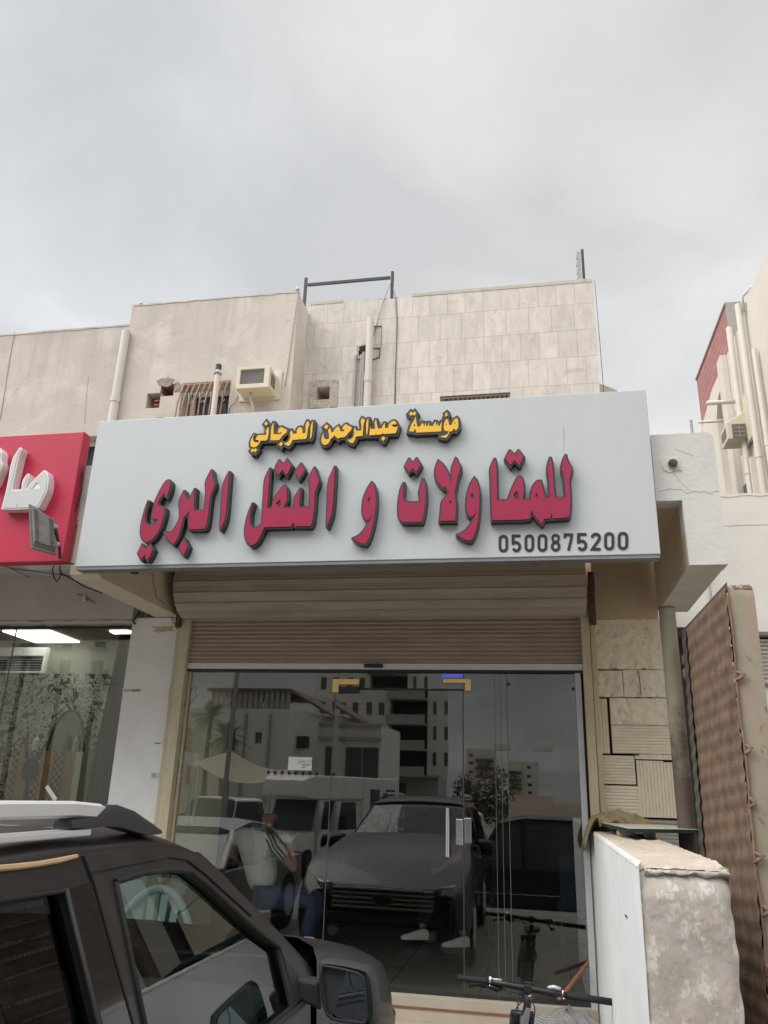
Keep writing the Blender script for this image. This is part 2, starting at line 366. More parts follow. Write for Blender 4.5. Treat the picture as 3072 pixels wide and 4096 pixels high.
M['navy_ink'] = mat('navy_ink', (0.08, 0.06, 0.20), 0.7)
M['cable'] = mat('cable_black', (0.02, 0.02, 0.022), 0.6)
M['cable_grey'] = mat('cable_grey', (0.17, 0.16, 0.17), 0.6)
M['cable_white'] = mat('cable_cream', (0.42, 0.36, 0.26), 0.6)
M['glass'] = glass_mat('shop_glass', (0.965, 0.975, 0.95), 0.05, rcol=(0.95, 0.95, 0.93))
M['door_glass'] = glass_mat('door_glass', (0.93, 0.94, 0.925), 0.05, rcol=(0.95, 0.95, 0.93))
M['clear'] = glass_mat('clear_pane', (0.86, 0.88, 0.85), 0.05)
M['joint'] = mat('glass_edge', (0.12, 0.135, 0.125), 0.3, 0.1, 20)

def stone_mat():
    m = bpy.data.materials.new('travertine_cladding'); m.use_nodes = True; t = m.node_tree; b = t.nodes['Principled BSDF']; L = t.links.new
    co = t.nodes.new('ShaderNodeTexCoord'); sp = t.nodes.new('ShaderNodeSeparateXYZ'); L(co.outputs['Object'], sp.inputs[0])
    cb = t.nodes.new('ShaderNodeCombineXYZ'); L(sp.outputs['X'], cb.inputs[0]); L(sp.outputs['Z'], cb.inputs[1])
    # three panels wide courses of different widths, so joints fall irregularly
    br = t.nodes.new('ShaderNodeTexBrick'); L(cb.outputs[0], br.inputs['Vector'])
    for k, v in (('Scale', 1.0), ('Mortar Size', 0.0028), ('Mortar Smooth', 0.3), ('Bias', 0.0), ('Brick Width', 0.173), ('Row Height', 0.283)): br.inputs[k].default_value = v
    br.offset = 0.37; br.offset_frequency = 2; br.squash = 1.22; br.squash_frequency = 3
    br.inputs['Color1'].default_value = (0.635, 0.59, 0.54, 1); br.inputs['Color2'].default_value = (0.565, 0.525, 0.485, 1); br.inputs['Mortar'].default_value = (0.40, 0.355, 0.315, 1)
    mp = t.nodes.new('ShaderNodeMapping'); mp.inputs['Scale'].default_value = (7, 7, 2.4); L(co.outputs['Object'], mp.inputs[0])
    no = t.nodes.new('ShaderNodeTexNoise'); no.inputs['Scale'].default_value = 2.2; no.inputs['Detail'].default_value = 8; no.inputs['Roughness'].default_value = 0.7; L(mp.outputs[0], no.inputs['Vector'])
    r = t.nodes.new('ShaderNodeValToRGB'); L(no.outputs['Fac'], r.inputs[0]); r.color_ramp.elements[0].position = 0.36; r.color_ramp.elements[0].color = (0.88, 0.87, 0.86, 1); r.color_ramp.elements[1].position = 0.62; r.color_ramp.elements[1].color = (1.07, 1.06, 1.05, 1)
    mu = t.nodes.new('ShaderNodeMixRGB'); mu.blend_type = 'MULTIPLY'; mu.inputs[0].default_value = 1; L(br.outputs['Color'], mu.inputs[1]); L(r.outputs[0], mu.inputs[2])
    n2 = t.nodes.new('ShaderNodeTexNoise'); n2.inputs['Scale'].default_value = 3.6; n2.inputs['Detail'].default_value = 10; n2.inputs['Roughness'].default_value = 0.75; n2.inputs['Distortion'].default_value = 1.0; L(co.outputs['Object'], n2.inputs['Vector'])
    mr = t.nodes.new('ShaderNodeMapRange'); L(n2.outputs['Fac'], mr.inputs[0]); mr.inputs[1].default_value = 0.57; mr.inputs[2].default_value = 0.70; mr.inputs[4].default_value = 0.7
    mi = t.nodes.new('ShaderNodeMixRGB'); L(mr.outputs[0], mi.inputs[0]); L(mu.outputs[0], mi.inputs[1]); mi.inputs[2].default_value = (0.36, 0.32, 0.29, 1)
    L(mi.outputs[0], b.inputs['Base Color']); b.inputs['Roughness'].default_value = 0.75
    bu = t.nodes.new('ShaderNodeBump'); bu.inputs['Strength'].default_value = 0.25; bu.inputs['Distance'].default_value = 0.006; L(no.outputs['Fac'], bu.inputs['Height']); L(bu.outputs[0], b.inputs['Normal'])
    return m
M['stone'] = stone_mat()

FLOOR = 0.52      # shop floor level above the street

# ------------------------------------------------------------------ ground
g = MB()
M['asphalt'] = mat('asphalt', (0.22, 0.20, 0.18), 0.9, 0.2, 3, 0.4, 90, stain=0.3, stain_col=(0.06, 0.055, 0.05))
gy = [60, 0.0, -3.4, -7, -9, -15, -40, -120, -900]; gz = [0, 0, 0, -0.08, -0.35, -0.62, -0.7, -0.7, -0.7]
g.loft([[(x, y, z) for x in (-600, -60, -20, -8, -3, 0, 3, 8, 20, 60, 600)] for y, z in zip(gy, gz)])
struct(g.build('ground', M['asphalt'], smooth=True))
def gnd(y):
    for i in range(len(gy)-1):
        if gy[i+1] <= y <= gy[i]: return gz[i]+(gz[i+1]-gz[i])*(gy[i]-y)/(gy[i]-gy[i+1])
    return 0
FORE = 0.222    # raised forecourt the cars are parked on
M['paving'] = mat('sandy_paving', (0.17, 0.155, 0.135), 0.9, 0.16, 3, 0.2, 60, stain=0.3, stain_col=(0.28, 0.24, 0.19))
struct(MB().box(-9, 6, -6.9, -0.75, -0.1, FORE).build('pavement', M['paving'], bevel=0.01))
M['step'] = mat('step_stone', (0.49, 0.43, 0.34), 0.8, 0.08, 5, 0.1, 50, stain=0.25, stain_col=(0.36, 0.30, 0.23))
M['red_line'] = mat('red_trim', (0.25, 0.10, 0.075), 0.7, 0.2, 20)
en = thing('entrance_step', (-1.3, -0.4, 0.15), 'cream stone step with a thin red line under the glass shopfront', 'step')
MB().box(-2.94, 0.345, -0.06, 0.055, 0.15, FLOOR-0.006).build('riser', M['step'], en, bevel=0.004)
MB().box(-2.94, 0.345, -0.068, -0.0605, 0.437, 0.449).build('red_strip', M['red_line'], en)
MB().box(-2.94, 0.345, -0.42, -0.062, 0.15, 0.36).build('lower_step', M['step'], en, bevel=0.006)

# ------------------------------------------------------------------ main building
shop = thing('shop_building', (-1.0, 2.0, 0), 'two storey shop building with beige plaster bay and pale stone clad upper wall', 'building')
za = Z(560, 1440, .38577); zb = Z(1180, 1080, .31344); z2 = Z(1536, 900, .9259); z3 = Z(0, 2200, .4973)
z4 = Z(600, 2200, .5642); z5 = Z(1500, 2200, .5726); z6 = Z(740, 3150, .3978); z7 = Z(1300, 3200, .663); zr = Z(2250, 2200, .4973)
# plaster bay with barred window and two broken block holes
w = MB(); w.panel(-3.875, -2.13, 3.62, 6.37, 0.0, 6.0, [(-3.22, -2.73, 4.5, 5.45, .25), (-3.57, -3.43, 5.205, 5.365, .2), (-3.44, -3.30, 5.325, 5.455, .2)])
w.build('plaster_wall', M['plaster'], shop)
cp = MB(); n = 60
cp.grid(lambda u, v: (-3.875+1.745*u, [-0.004, -0.004, .06][int(round(v*2))], [6.37, 6.385, 6.39][int(round(v*2))]+0.012*mnoise.noise((u*14, v, 3))), n, 2)
cp.build('parapet_crumbs', M['plaster'], shop)
w = MB(); w.panel(-2.129, 0.665, 3.62, 6.455, 0.35, 6.0, [(-1.985, -1.855, 5.37, 5.505, .3), (-0.785, -0.135, 4.7, 5.335, .12)])
w.build('stone_wall', M['stone'], shop)
M['stone_edge'] = mat('stone_coping', (0.50, 0.45, 0.40), 0.8, 0.1, 8, 0.2, 50)
M['rubble'] = mat('broken_mortar', (0.50, 0.435, 0.37), 0.95, 0.25, 25, 0.8, 30, stain=0.5, stain_col=(0.2, 0.165, 0.14))
c = MB()
x = -2.125
while x < 0.66:
    b = min(0.665, x+random.uniform(.3, .45)); brk = -1.77 < (x+b)/2 < -1.1
    if brk and c.v: c.build('coping', M['stone_edge'], shop, bevel=.003); c = MB()
    if not brk: c.box(x, b-.003, .346, .62, 6.456, 6.497+random.uniform(-.003, .003))
    x = b
c.build('coping', M['stone_edge'], shop, bevel=.003)
c = MB()
random.seed(3)
x = -1.76
while x < -1.1:
    k = random.uniform(.03, .07); c.box(x, x+k-.004, .36+random.uniform(0, .02), .6, 6.4565, 6.47+random.uniform(0, .02)); x += k
c.build('broken_coping', M['rubble'], shop, bevel=.006)
# rough mortar round the square hole, lower patch, cracks
r_ = MB()
def ragged(cx, cz, rx, rz, n=26, k=.16, seed=1):
    rn = random.Random(seed); return [(cx+rx*(1+rn.uniform(-k, k))*(abs(cos(t))**.6)*(1 if cos(t) > 0 else -1), cz+rz*(1+rn.uniform(-k, k))*(abs(sin(t))**.6)*(1 if sin(t) > 0 else -1)) for t in [2*pi*i/n for i in range(n)]]
o_ = [(max(-2.06, min(-1.775, a)), max(5.275, min(5.585, b))) for a, b in ragged(-1.918, 5.43, .165, .17, 40, .16, 5)]; h_ = [(-1.985, 5.37), (-1.855, 5.37), (-1.855, 5.505), (-1.985, 5.505)]
r_.prism([[(a, .338, b) for a, b in o_], [(a, .338, b) for a, b in h_[::-1]]], (0, .011, 0))
r_.build('mortar_patch', M['rubble'], shop); r_ = MB(); o_ = ragged(-1.70, 5.235, .08, .03, 20, .2, 6); r_.prism([[(a, .340, b) for a, b in o_]], (0, .009, 0))
r_.build('mortar_patch', M['rubble'], shop); r_ = MB(); o_ = ragged(-1.545, 5.86, .075, .085, 24, .25, 8); r_.prism([[(a, .339, b) for a, b in o_]], (0, .0105, 0))
r_.build('mortar_patch', M['rubble'], shop)
M['void'] = mat('dark_cavity', (0.02, 0.017, 0.015), 0.9)
r_ = MB(); o_ = ragged(-1.535, 5.875, .05, .06, 18, .35, 9); r_.prism([[(a, .3355, b) for a, b in o_]], (0, .003, 0)); r_.build('broken_hole', M['void'], shop)
r_ = MB(); r_.box(-1.985, -1.855, .64, .66, 5.37, 5.505); r_.build('hole_back', M['void'], shop)
for a, b in (((1000, 722), (1105, 716)), ((985, 995), (1088, 1000)), ((1085, 1000), (1078, 1108)), ((980, 1148), (1080, 1112)), ((1105, 716), (1098, 1000))):
    p, q = P(zb(*a), 1, .344), P(zb(*b), 1, .344); r_ = MB(); r_.tube([p, q], .0045 if a[0] != 1105 else .002, 4); r_.build('wall_crack', M['void'], shop)
for x0, x1, z0 in ((-2.06, -1.77, 5.268),): r_ = MB(); r_.box(x0, x1, .336, .348, z0-.008, z0); r_.build('wall_crack', M['void'], shop)
M['block_red'] = mat('red_hollow_block', (0.36, 0.155, 0.11), 0.9, 0.15, 10, 0.3)
r_ = MB()
r_.box(-3.56, -3.44, .12, .16, 5.21, 5.36); 
for x0, x1, z0, z1 in ((-3.50, -3.445, 5.245, 5.255), (-3.50, -3.445, 5.29, 5.30)): r_.box(x0, x1, .02, .12, z0, z1)
r_.box(-3.44, -3.432, .01, .2, 5.325, 5.455); r_.box(-3.44, -3.30, .01, .2, 5.444, 5.455); r_.box(-3.309, -3.30, .01, .2, 5.325, 5.455)
r_.build('broken_block', M['block_red'], shop)
M['chip'] = mat('chipped_cement', (0.30, 0.265, 0.235), 0.95, 0.25, 20, 0.6, 40)
r_ = MB()
o_ = ragged(-3.40, 5.455, .075, .045, 18, .3, 11); r_.prism([[(a, -.006, b+.02) for a, b in o_]], (0, .004, 0)); r_.build('chipped_cement', M['chip'] if 'chip' in M else M['rubble'], shop); r_ = MB(); o_ = ragged(-3.27, 5.41, .035, .05, 14, .3, 12); r_.prism([[(a, -.007, b) for a, b in o_]], (0, .004, 0))
M['chip'] = mat('chipped_cement', (0.30, 0.265, 0.235), 0.95, 0.25, 20, 0.6, 40)
r_.build('chipped_cement', M['chip'], shop)
# barred window
wf = MB()
for a, b, c_, d in ((-3.2, -3.15, 4.5, 5.42), (-2.79, -2.73, 4.5, 5.42), (-3.2, -2.73, 5.39, 5.45), (-2.985, -2.955, 4.5, 5.39)): wf.box(a, b, .17, .2, c_, d)
win = wf.build('window', M['white_paint'], shop, bevel=.004)
M['dark_glass'] = mat('dark_window_pane', (0.055, 0.062, 0.07), 0.08, 0.1, 3)
MB().box(-3.15, -2.79, .19, .195, 4.5, 5.39).build('pane', M['dark_glass'], win)
gr = MB()
for i in range(9):
    x = -3.2+i*.055
    gr.tube([(x, .0, 5.44), (x, -.05, 5.33), (x, -.09, 5.2), (x, -.10, 5.0), (x, -.10, 4.55)], .0075, 6)
for z, y in ((5.43, -.003), (4.6, -.1)): gr.box(-3.22, -2.73, y-.006, y+.006, z-.008, z+.008)
gr.build('window_grille', M['rust_bar'], win)
gr = MB()
for i in range(4):
    cx = -3.12+i*.11
    for s_ in (-1, 1):
        gr.tube([(cx+s_*(.012+.034*t)*1.0, -.075-.01*sin(pi*t), 5.24+.055*cos(pi*1.35*t)*(1)) for t in [k/12 for k in range(13)]], .0042, 5)
        gr.tube([(cx+s_*(.034-.02*cos(2.6*pi*t)*(1-t)), -.078, 5.275+.025*sin(2.6*pi*t)*(1-t)) for t in [k/12 for k in range(13)]], .0038, 5)
gr.build('scrollwork', M['grey_pipe'], win)
# strip of the second window above the sign
wf = MB(); wf.box(-0.785, -0.135, .36, .385, 5.31, 5.335); wf.box(-0.785, -0.765, .36, .385, 4.7, 5.31); wf.box(-.155, -.135, .36, .385, 4.7, 5.31)
M['brown_frame'] = mat('brown_frame', (0.19, 0.145, 0.115), 0.6, 0.15, 10)
win2 = wf.build('window', M['brown_frame'], shop)
MB().box(-.765, -.155, .43, .435, 4.7, 5.31).build('pane', M['dark_glass'], win2)
gr = MB(); [gr.box(-.75+i*.043, -.741+i*.043, .352, .36, 4.7, 5.31) for i in range(14)]; gr.build('window_grille', M['rust'], win2)

# canopy of the shop: slab, fascia upstand, two haunched beams
c = MB(); c.box(-3.30, .946, -1.348, 0.0, 3.62, 3.74); c.build('canopy_slab', M['tan'], shop)
c = MB(); c.box(-3.60, .786, -1.352, -1.22, 3.60, 4.03); c.build('canopy_fascia', M['fascia'], shop, bevel=.008)
c = MB(); c.prism([[(-3.19, -1.351, 3.20), (-3.19, -1.28, 3.18), (-3.19, 0.0, 3.18), (-3.19, 0.0, 3.619), (-3.19, -1.351, 3.619)]], (.225, 0, 0)); c.build('canopy_beam', M['cream_beam'], shop, bevel=.006)
c = MB(); c.prism([[(.945, -1.349, 3.181), (.945, -.02, 3.181), (.945, -.02, 3.619), (.945, -1.349, 3.619)]], (.215, 0, 0)); c.build('canopy_beam', M['fascia'], shop, bevel=.006)
c = MB(); c.box(.9425, .9445, -1.34, -.02, 3.20, 3.618); c.build('beam_inner_face', M['tan'], shop)
# front extension of the fascia on the right, with drain hole
hx, hz = .905, 3.845
ring = [(hx+.03*cos(t), hz+.028*sin(t)) for t in [2*pi*i/14 for i in range(14)]]
c = MB(); top = [(.787+.38*i/12, 4.055+.006*mnoise.noise((i*.9, 0, 1))) for i in range(13)]
c.prism([[(.787, -1.36, 3.60), (.94, -1.36, 3.60), (.945, -1.36, 3.182), (1.165, -1.36, 3.182), (1.168, -1.36, 4.02)]+[(a, -1.36, b) for a, b in top[::-1][1:]], [(a, -1.36, b) for a, b in ring[::-1]]], (0, .14, 0))
c.build('fascia_end', M['fascia_ext'], shop, bevel=.01)
c = MB(); c.tube([(hx, -1.385, hz-.004), (hx, -1.25, hz)], .031, 14, caps=False); c.tube([(hx, -1.30, hz), (hx, -1.29, hz)], .03, 14); 
c.build('drain_spout', M['pvc'], shop)
c = MB(); o_ = ragged(hx-.005, hz-.005, .058, .05, 18, .22, 4); c.prism([[(a, -1.365, b) for a, b in o_], [(a, -1.365, b) for a, b in ring[::-1]]], (0, .0055, 0)); c.build('mortar_collar', M['fascia'], shop, bevel=.002)
M['crack'] = mat('plaster_crack', (0.30, 0.26, 0.22), 0.95)
def crack(pts, y, r=.0009):
    c = MB(); c.tube([(a, y, b) for a, b in pts], r, 4); c.build('plaster_crack', M['crack'], shop)
random.seed(5)
px, pz = .80, 3.63; pts = []
for i in range(14): pts.append((px+i*.028, 3.655+.012*sin(i*.5)+random.uniform(-.014, .014)))
crack(pts, -1.361); crack([(.90+i*.02, 3.79-.028*i+random.uniform(-.008, .008)) for i in range(6)], -1.361, .0007)
crack([(.93+i*.02, 3.95-.01*i+random.uniform(-.006, .006)) for i in range(6)], -1.361, .0007)
# wall above the block wall, ground floor masonry
c = MB(); c.box(.47, .95, .02, .25, 3.14, 3.62); c.box(-2.97, .47, .10, .3, 3.1, 3.62); c.build('lintel_wall', M['tan'], shop)
M['pillar_mat'] = M['pillar']
pb = MB(); pb.box(-3.40, -2.93, 0.0, .34, 0.15, 3.179); pb.build('pillar', M['pillar'], shop, bevel=.008)
M['peel'] = mat('old_cream_paint', (0.55, 0.42, 0.25), 0.85, 0.15, 20)
for (a, b, n_, sd_) in ((-2.97, 2.55, 12, 1), (-2.965, 2.2, 10, 2)):
    pp = MB(); pp.prism([[(x_, -.0025, z_) for x_, z_ in ragged(a, b, .012, .07, n_, .4, sd_)]], (0, .002, 0)); pp.build('peeling_patch', M['peel'], shop)
pp = MB(); pp.prism([[(x_, -.0025, z_) for x_, z_ in ragged(-3.10, 3.08, .09, .028, 22, .35, 21)]], (0, .002, 0))
pp.build('peeling_patch', M['peel'], shop)
bw = MB(); bw.box(-3.40, -3.39, .34, 6.0, .3, 3.6); bw.build('party_wall', M['grey_render'], shop)

# hollow block wall on the right, blocks of one wall with ribs and raked gaps
M['block'] = mat('painted_block', (0.80, 0.72, 0.58), 0.9, 0.07, 9, 0.4, 60, stain=0.3, stain_col=(0.60, 0.50, 0.36))
M['block_grey'] = mat('bare_block', (0.37, 0.355, 0.33), 0.9, 0.1, 10, 0.2, 60)
bwall = thing('block_wall', (.72, .1, .15), 'cream painted hollow block wall with open joints beside the shutter', 'wall')
def ribbed(x0, x1, z0, z1, vertical, y=0.05, n=None):
    b = MB(); span = (x1-x0) if vertical else (z1-z0); n = n or max(3, int(span/.022)); rn = random.Random(int(x0*1000+z0*77))
    prof = []
    for i in range(n):
        a, e_ = i/n, (i+1)/n; ww = (e_-a)
        prof += [(a, 0), (a+ww*.55, 0), (a+ww*.66, .006), (a+ww*.88, .006)]
    prof.append((1, 0))
    rows = []
    for k in range(9):
        s_ = k/8; rows.append([(x0+(x1-x0)*a, y+d+.0015*mnoise.noise((a*9, s_*9, x0)), z0+(z1-z0)*s_) if vertical else (x0+(x1-x0)*s_, y+d+.0015*mnoise.noise((a*9, s_*9, z0)), z0+(z1-z0)*a) for a, d in prof])
    b.loft(rows); b.box(x0, x1, y+.008, y+.18, z0, z1)
    return b
def rough(x0, x1, z0, z1, y=.045):
    b = MB(); nu, nv = int((x1-x0)/.012), int((z1-z0)/.012)
    b.grid(lambda u, v: (x0+(x1-x0)*u, y-.012*max(-.5, mnoise.noise((u*(x1-x0)*15, v*(z1-z0)*19, x0*7+z0)))-.009*abs(mnoise.noise((u*(x1-x0)*42, v*(z1-z0)*42, z0)))+.010*(mnoise.noise((u*(x1-x0)*30, v*(z1-z0)*30, z0+9)) > .42), z0+(z1-z0)*v), nu, nv); b.box(x0, x1, y+.012, y+.18, z0, z1)
    return b
def bx_(x, y): return P(zr(x, y), 1, .05)
rows_ = [(rough, (270, 1190), (830, 560)), ]
zt = lambda y, x=550: bx_(x, y).z
xl, xr = .472, 1.02
rough(xl, xr, zt(960), zt(585)).build('rough_block', M['block'], bwall, smooth=True)
rough(xl, .655, zt(1183), zt(972)).build('rough_block', M['block'], bwall, smooth=True)
rough(.661, xr, zt(1183), zt(966)).build('rough_block', M['block'], bwall, smooth=True)
ribbed(xl, .532, zt(1640), zt(1198), True).build('ribbed_block', M['block'], bwall)
rough(.552, xr, zt(1405), zt(1192)).build('rough_block', M['block'], bwall, smooth=True)
ribbed(.552, xr, zt(1635), zt(1408), False).build('ribbed_block', M['block'], bwall)
ribbed(xl, .70, zt(1885), zt(1655), False).build('ribbed_block', M['block'], bwall)
ribbed(xl, .712, zt(2140), zt(1897), False).build('ribbed_block', M['block'], bwall)
ribbed(.712, .90, zt(2145), zt(1690), True).build('ribbed_block', M['block'], bwall)
ribbed(.90, 1.02, zt(2145), zt(1700), True).build('ribbed_block', M['block'], bwall)
rough(.705, xr, zt(1680), zt(1640)).build('mortar_bed', M['block'], bwall, smooth=True)
ribbed(.63, 1.02, zt(2400), zt(2160), False).build('ribbed_block', M['block_grey'], bwall)
MB().box(xl, 1.02, .1, .3, .15, 3.13).build('backing', M['void'], bwall)
b = MB(); n = 40; up_ = [(xl+(xr-xl)*i/n, zt(560)+.012*mnoise.noise((i*.6, 3, 1))+.008*mnoise.noise((i*1.7, 9, 1))) for i in range(n+1)]
b.prism([[(a, .036, c) for a, c in up_]+[(xr, .036, zt(600)), (xl, .036, zt(600))]], (0, .1, 0)); b.build('ragged_mortar', M['block'], bwall)
for (qx, qy, ww_, hh_) in ((610, 1187, .016, .003), (655, 958, .014, .003), (590, 1645, .03, .004), (300, 1190, .008, .004), (420, 958, .02, .002), (700, 1190, .012, .003)):
    q_ = bx_(qx, qy); b = MB(); b.prism([[(q_.x+ww_*a, .031, q_.z+hh_*c) for a, c in ((-1, .2), (-.3, 1), (.6, .7), (1, -.2), (.2, -1), (-.6, -.6))]], (0, .02, 0)); b.build('joint_gap', M['void'], bwall)
b = MB(); b.tube([(bx_(qx, 970+i*40).x+.003*(i % 2), .033, zt(970+i*40)) for i, qx in enumerate((605, 610, 618, 622, 625, 627))], .003, 4); b.build('joint_crack', M['void'], bwall)
ribbed(xl, .625, zt(2400), zt(2150), False).build('ribbed_block', M['block'], bwall)

# ------------------------------------------------------------------ shop sign
ys = -1.45; yl = -1.508
c4 = [P(p, 1, ys) for p in ((296, 2264), (2641, 2219), (2585, 1559), (401, 1684))]
sx0, sx1 = (c4[0].x+c4[3].x)/2, (c4[1].x+c4[2].x)/2; sz0, sz1 = (c4[0].z+c4[1].z)/2, (c4[2].z+c4[3].z)/2
sign = thing('shop_sign', ((sx0+sx1)/2, ys+.05, sz0), 'long silver grey sign board with yellow and crimson Arabic letters and a phone number', 'sign')
MB().box(sx0, sx1, ys, ys+.095, sz0, sz1).build('panel', M['panel'], sign, bevel=.004)
M['sign_edge'] = mat('sign_edge', (0.20, 0.205, 0.21), 0.5)
MB().box(sx0+.004, sx1-.004, ys+.006, ys+.09, sz0-.022, sz0-.001).build('bottom_edge', M['sign_edge'], sign)
def to2(pts, zf, y): return [(q.x, q.z) for q in (P(zf(*p), 1, y) for p in pts)]
cnt = [0]
def letter(faces, zf, off, matf, parent=sign, y0=ys, y1=yl, sm=1, trim=None, base=None, side=None, name='letter'):
    """faces: [(outer, hole, hole..), ...]; a box letter with a dark return and trim and coloured face(s)"""
    trim = trim or M['letter_trim']; side = side or M['letter_side']
    cnt[0] += 1; eps = (cnt[0] % 9)*.0007
    b = MB(); fc = MB()
    for loops in faces:
        L2 = [smooth2(to2(l, zf, y1), sm) for l in loops]
        o2 = offset2(L2[0], off); yy = y1+eps+.0003*faces.index(loops)
        v2, tr = cdt_faces(o2)
        b.add([(v[0], yy, v[1]) for v in v2], [tuple(t) for t in tr], 1)
        k = len(o2); b.add([(p[0], yy, p[1]) for p in o2]+[(p[0], y0-.0005, p[1]) for p in o2], [(i, (i+1) % k, k+(i+1) % k, k+i) for i in range(k)], 0)
        fc.prism([[(p[0], y1-.004, p[1]) for p in l] for l in L2], (0, .0075, 0))
    ob = b.build(name, [side, trim], parent)
    fc.build(name+'_face', matf, ob)
    return ob
A = Z(500, 1820, .30139); B = Z(940, 1780, .30139); C_ = Z(1380, 1780, .30139); D_ = Z(1840, 1760, .30139)
E_ = Z(970, 1640, .27125); F_ = Z(1420, 1620, .27125)
R_ = M['red']; OF = .0115
letter([([(312, 612), (285, 680), (255, 780), (232, 870), (215, 960), (213, 1030), (225, 1090), (255, 1140), (290, 1158), (330, 1145), (390, 1100), (430, 1040), (465, 980), (490, 900), (515, 820), (528, 740), (525, 710), (500, 695), (455, 682), (440, 655), (452, 610), (480, 560), (525, 505), (540, 545), (557, 555), (578, 500), (595, 440), (603, 380), (595, 345), (575, 338), (550, 350), (520, 390), (490, 440), (460, 495), (430, 560), (405, 620), (390, 680), (375, 740), (362, 800), (365, 835), (385, 850), (448, 860), (410, 905), (375, 928), (335, 940), (300, 930), (275, 905), (265, 860), (266, 800), (280, 740), (298, 680)],)], A, OF, R_)
letter([([(785, 480), (760, 530), (735, 580), (722, 630), (728, 700), (735, 780), (728, 850), (700, 910), (665, 970), (635, 1010), (605, 1035), (525, 1030), (545, 1070), (580, 1130), (640, 1180), (665, 1165), (700, 1110), (720, 1050), (740, 990), (760, 920), (780, 830), (810, 810), (840, 770), (858, 735), (848, 830), (850, 950), (862, 985), (1050, 985), (1075, 960), (1090, 900), (1108, 770), (1120, 650), (1138, 530), (1165, 470), (1195, 385), (1170, 320), (1155, 240), (1150, 205), (1125, 250), (1095, 310), (1072, 375), (1080, 430), (1080, 520), (1070, 620), (1058, 740), (915, 740), (918, 620), (922, 520), (928, 450), (900, 505), (875, 565), (845, 600), (825, 595), (805, 550)],)], A, OF, R_)
letter([([(1385, 225), (1350, 290), (1305, 400), (1298, 480), (1285, 640), (1278, 780), (1268, 900), (1268, 990), (1300, 930), (1330, 850), (1345, 740), (1355, 600), (1370, 420)],)], A, OF, R_)
letter([([(785, 1120), (755, 1165), (725, 1230), (780, 1330), (805, 1285), (832, 1215)],)], A, OF, R_, sm=0)
letter([([(225, 1200), (175, 1300), (218, 1388), (240, 1360), (262, 1325), (300, 1392), (335, 1340), (368, 1260), (330, 1195), (278, 1255)],)], A, OF, R_, sm=0)
letter([([(238, 770), (200, 850), (170, 940), (145, 1040), (132, 1140), (140, 1220), (165, 1290), (200, 1330), (240, 1332), (285, 1300), (325, 1240), (360, 1165), (390, 1095), (440, 1092), (745, 1085), (775, 1025), (800, 1080), (1000, 1078), (1020, 1050), (1035, 980), (1050, 850), (1058, 700), (1065, 620), (1090, 555), (1118, 475), (1090, 410), (1070, 350), (1055, 300), (1025, 350), (1005, 400), (988, 460), (1000, 540), (1000, 680), (1000, 830), (855, 830), (860, 700), (868, 575), (830, 640), (792, 700), (785, 835), (648, 838), (665, 790), (690, 740), (690, 650), (682, 570), (660, 540), (630, 555), (590, 610), (540, 680), (510, 740), (492, 840), (430, 840), (440, 700), (450, 550), (460, 420), (465, 310), (430, 380), (395, 465), (388, 600), (378, 750), (370, 900), (362, 1030), (340, 1065), (300, 1090), (255, 1103), (225, 1090), (200, 1055), (195, 990), (200, 920), (215, 850)], [(600, 725), (545, 775), (585, 835), (612, 800)])], B, OF, R_)
letter([([(1325, 285), (1290, 370), (1245, 475), (1235, 650), (1230, 800), (1222, 950), (1222, 1080), (1255, 1010), (1285, 920), (1300, 800), (1310, 650), (1322, 460)],)], B, OF, R_)
letter([([(585, 200), (555, 255), (528, 325), (585, 400), (605, 370), (628, 335), (690, 398), (720, 345), (748, 270), (690, 195), (638, 265)],)], B, OF, R_, sm=0)
letter([([(878, 250), (835, 310), (805, 365), (850, 452), (885, 405), (922, 335)],)], B, OF, R_, sm=0)
letter([([(355, 500), (320, 550), (285, 620), (255, 690), (240, 780), (235, 870), (245, 950), (270, 995), (300, 1005), (330, 985), (350, 940), (362, 905), (350, 970), (325, 1020), (290, 1080), (240, 1150), (180, 1210), (105, 1242), (150, 1280), (220, 1310), (275, 1312), (305, 1270), (335, 1190), (365, 1090), (390, 960), (405, 840), (412, 720), (405, 610), (385, 530)], [(320, 695), (300, 740), (318, 775), (340, 745), (338, 700)])], C_, OF, R_)
letter([([(780, 505), (755, 550), (735, 620), (715, 740), (710, 850), (715, 950), (740, 1005), (770, 1028), (1018, 1022), (1040, 950), (1060, 840), (1072, 720), (1070, 600), (1058, 500), (1038, 450), (1010, 540), (985, 625), (995, 690), (1005, 765), (820, 768), (785, 735), (770, 690), (775, 600)],)], C_, OF, R_)
letter([([(850, 185), (800, 285), (850, 362), (872, 350), (895, 312), (945, 362), (975, 320), (1002, 262), (950, 180), (900, 245)],)], C_, OF, R_, sm=0)
letter([([(1240, 212), (1215, 270), (1200, 340), (1200, 430), (1230, 490), (1290, 560), (1315, 575), (1332, 545), (1375, 635), (1340, 700), (1285, 745), (1275, 880), (1262, 1010), (1465, 1005), (1470, 880), (1475, 780), (1460, 690), (1452, 630), (1470, 560), (1490, 450), (1515, 380), (1538, 295), (1500, 240), (1485, 190), (1470, 180), (1445, 240), (1418, 320), (1420, 420), (1412, 510), (1385, 420), (1340, 320), (1290, 250)], [(1405, 725), (1380, 775), (1418, 772)])], C_, OF, R_)
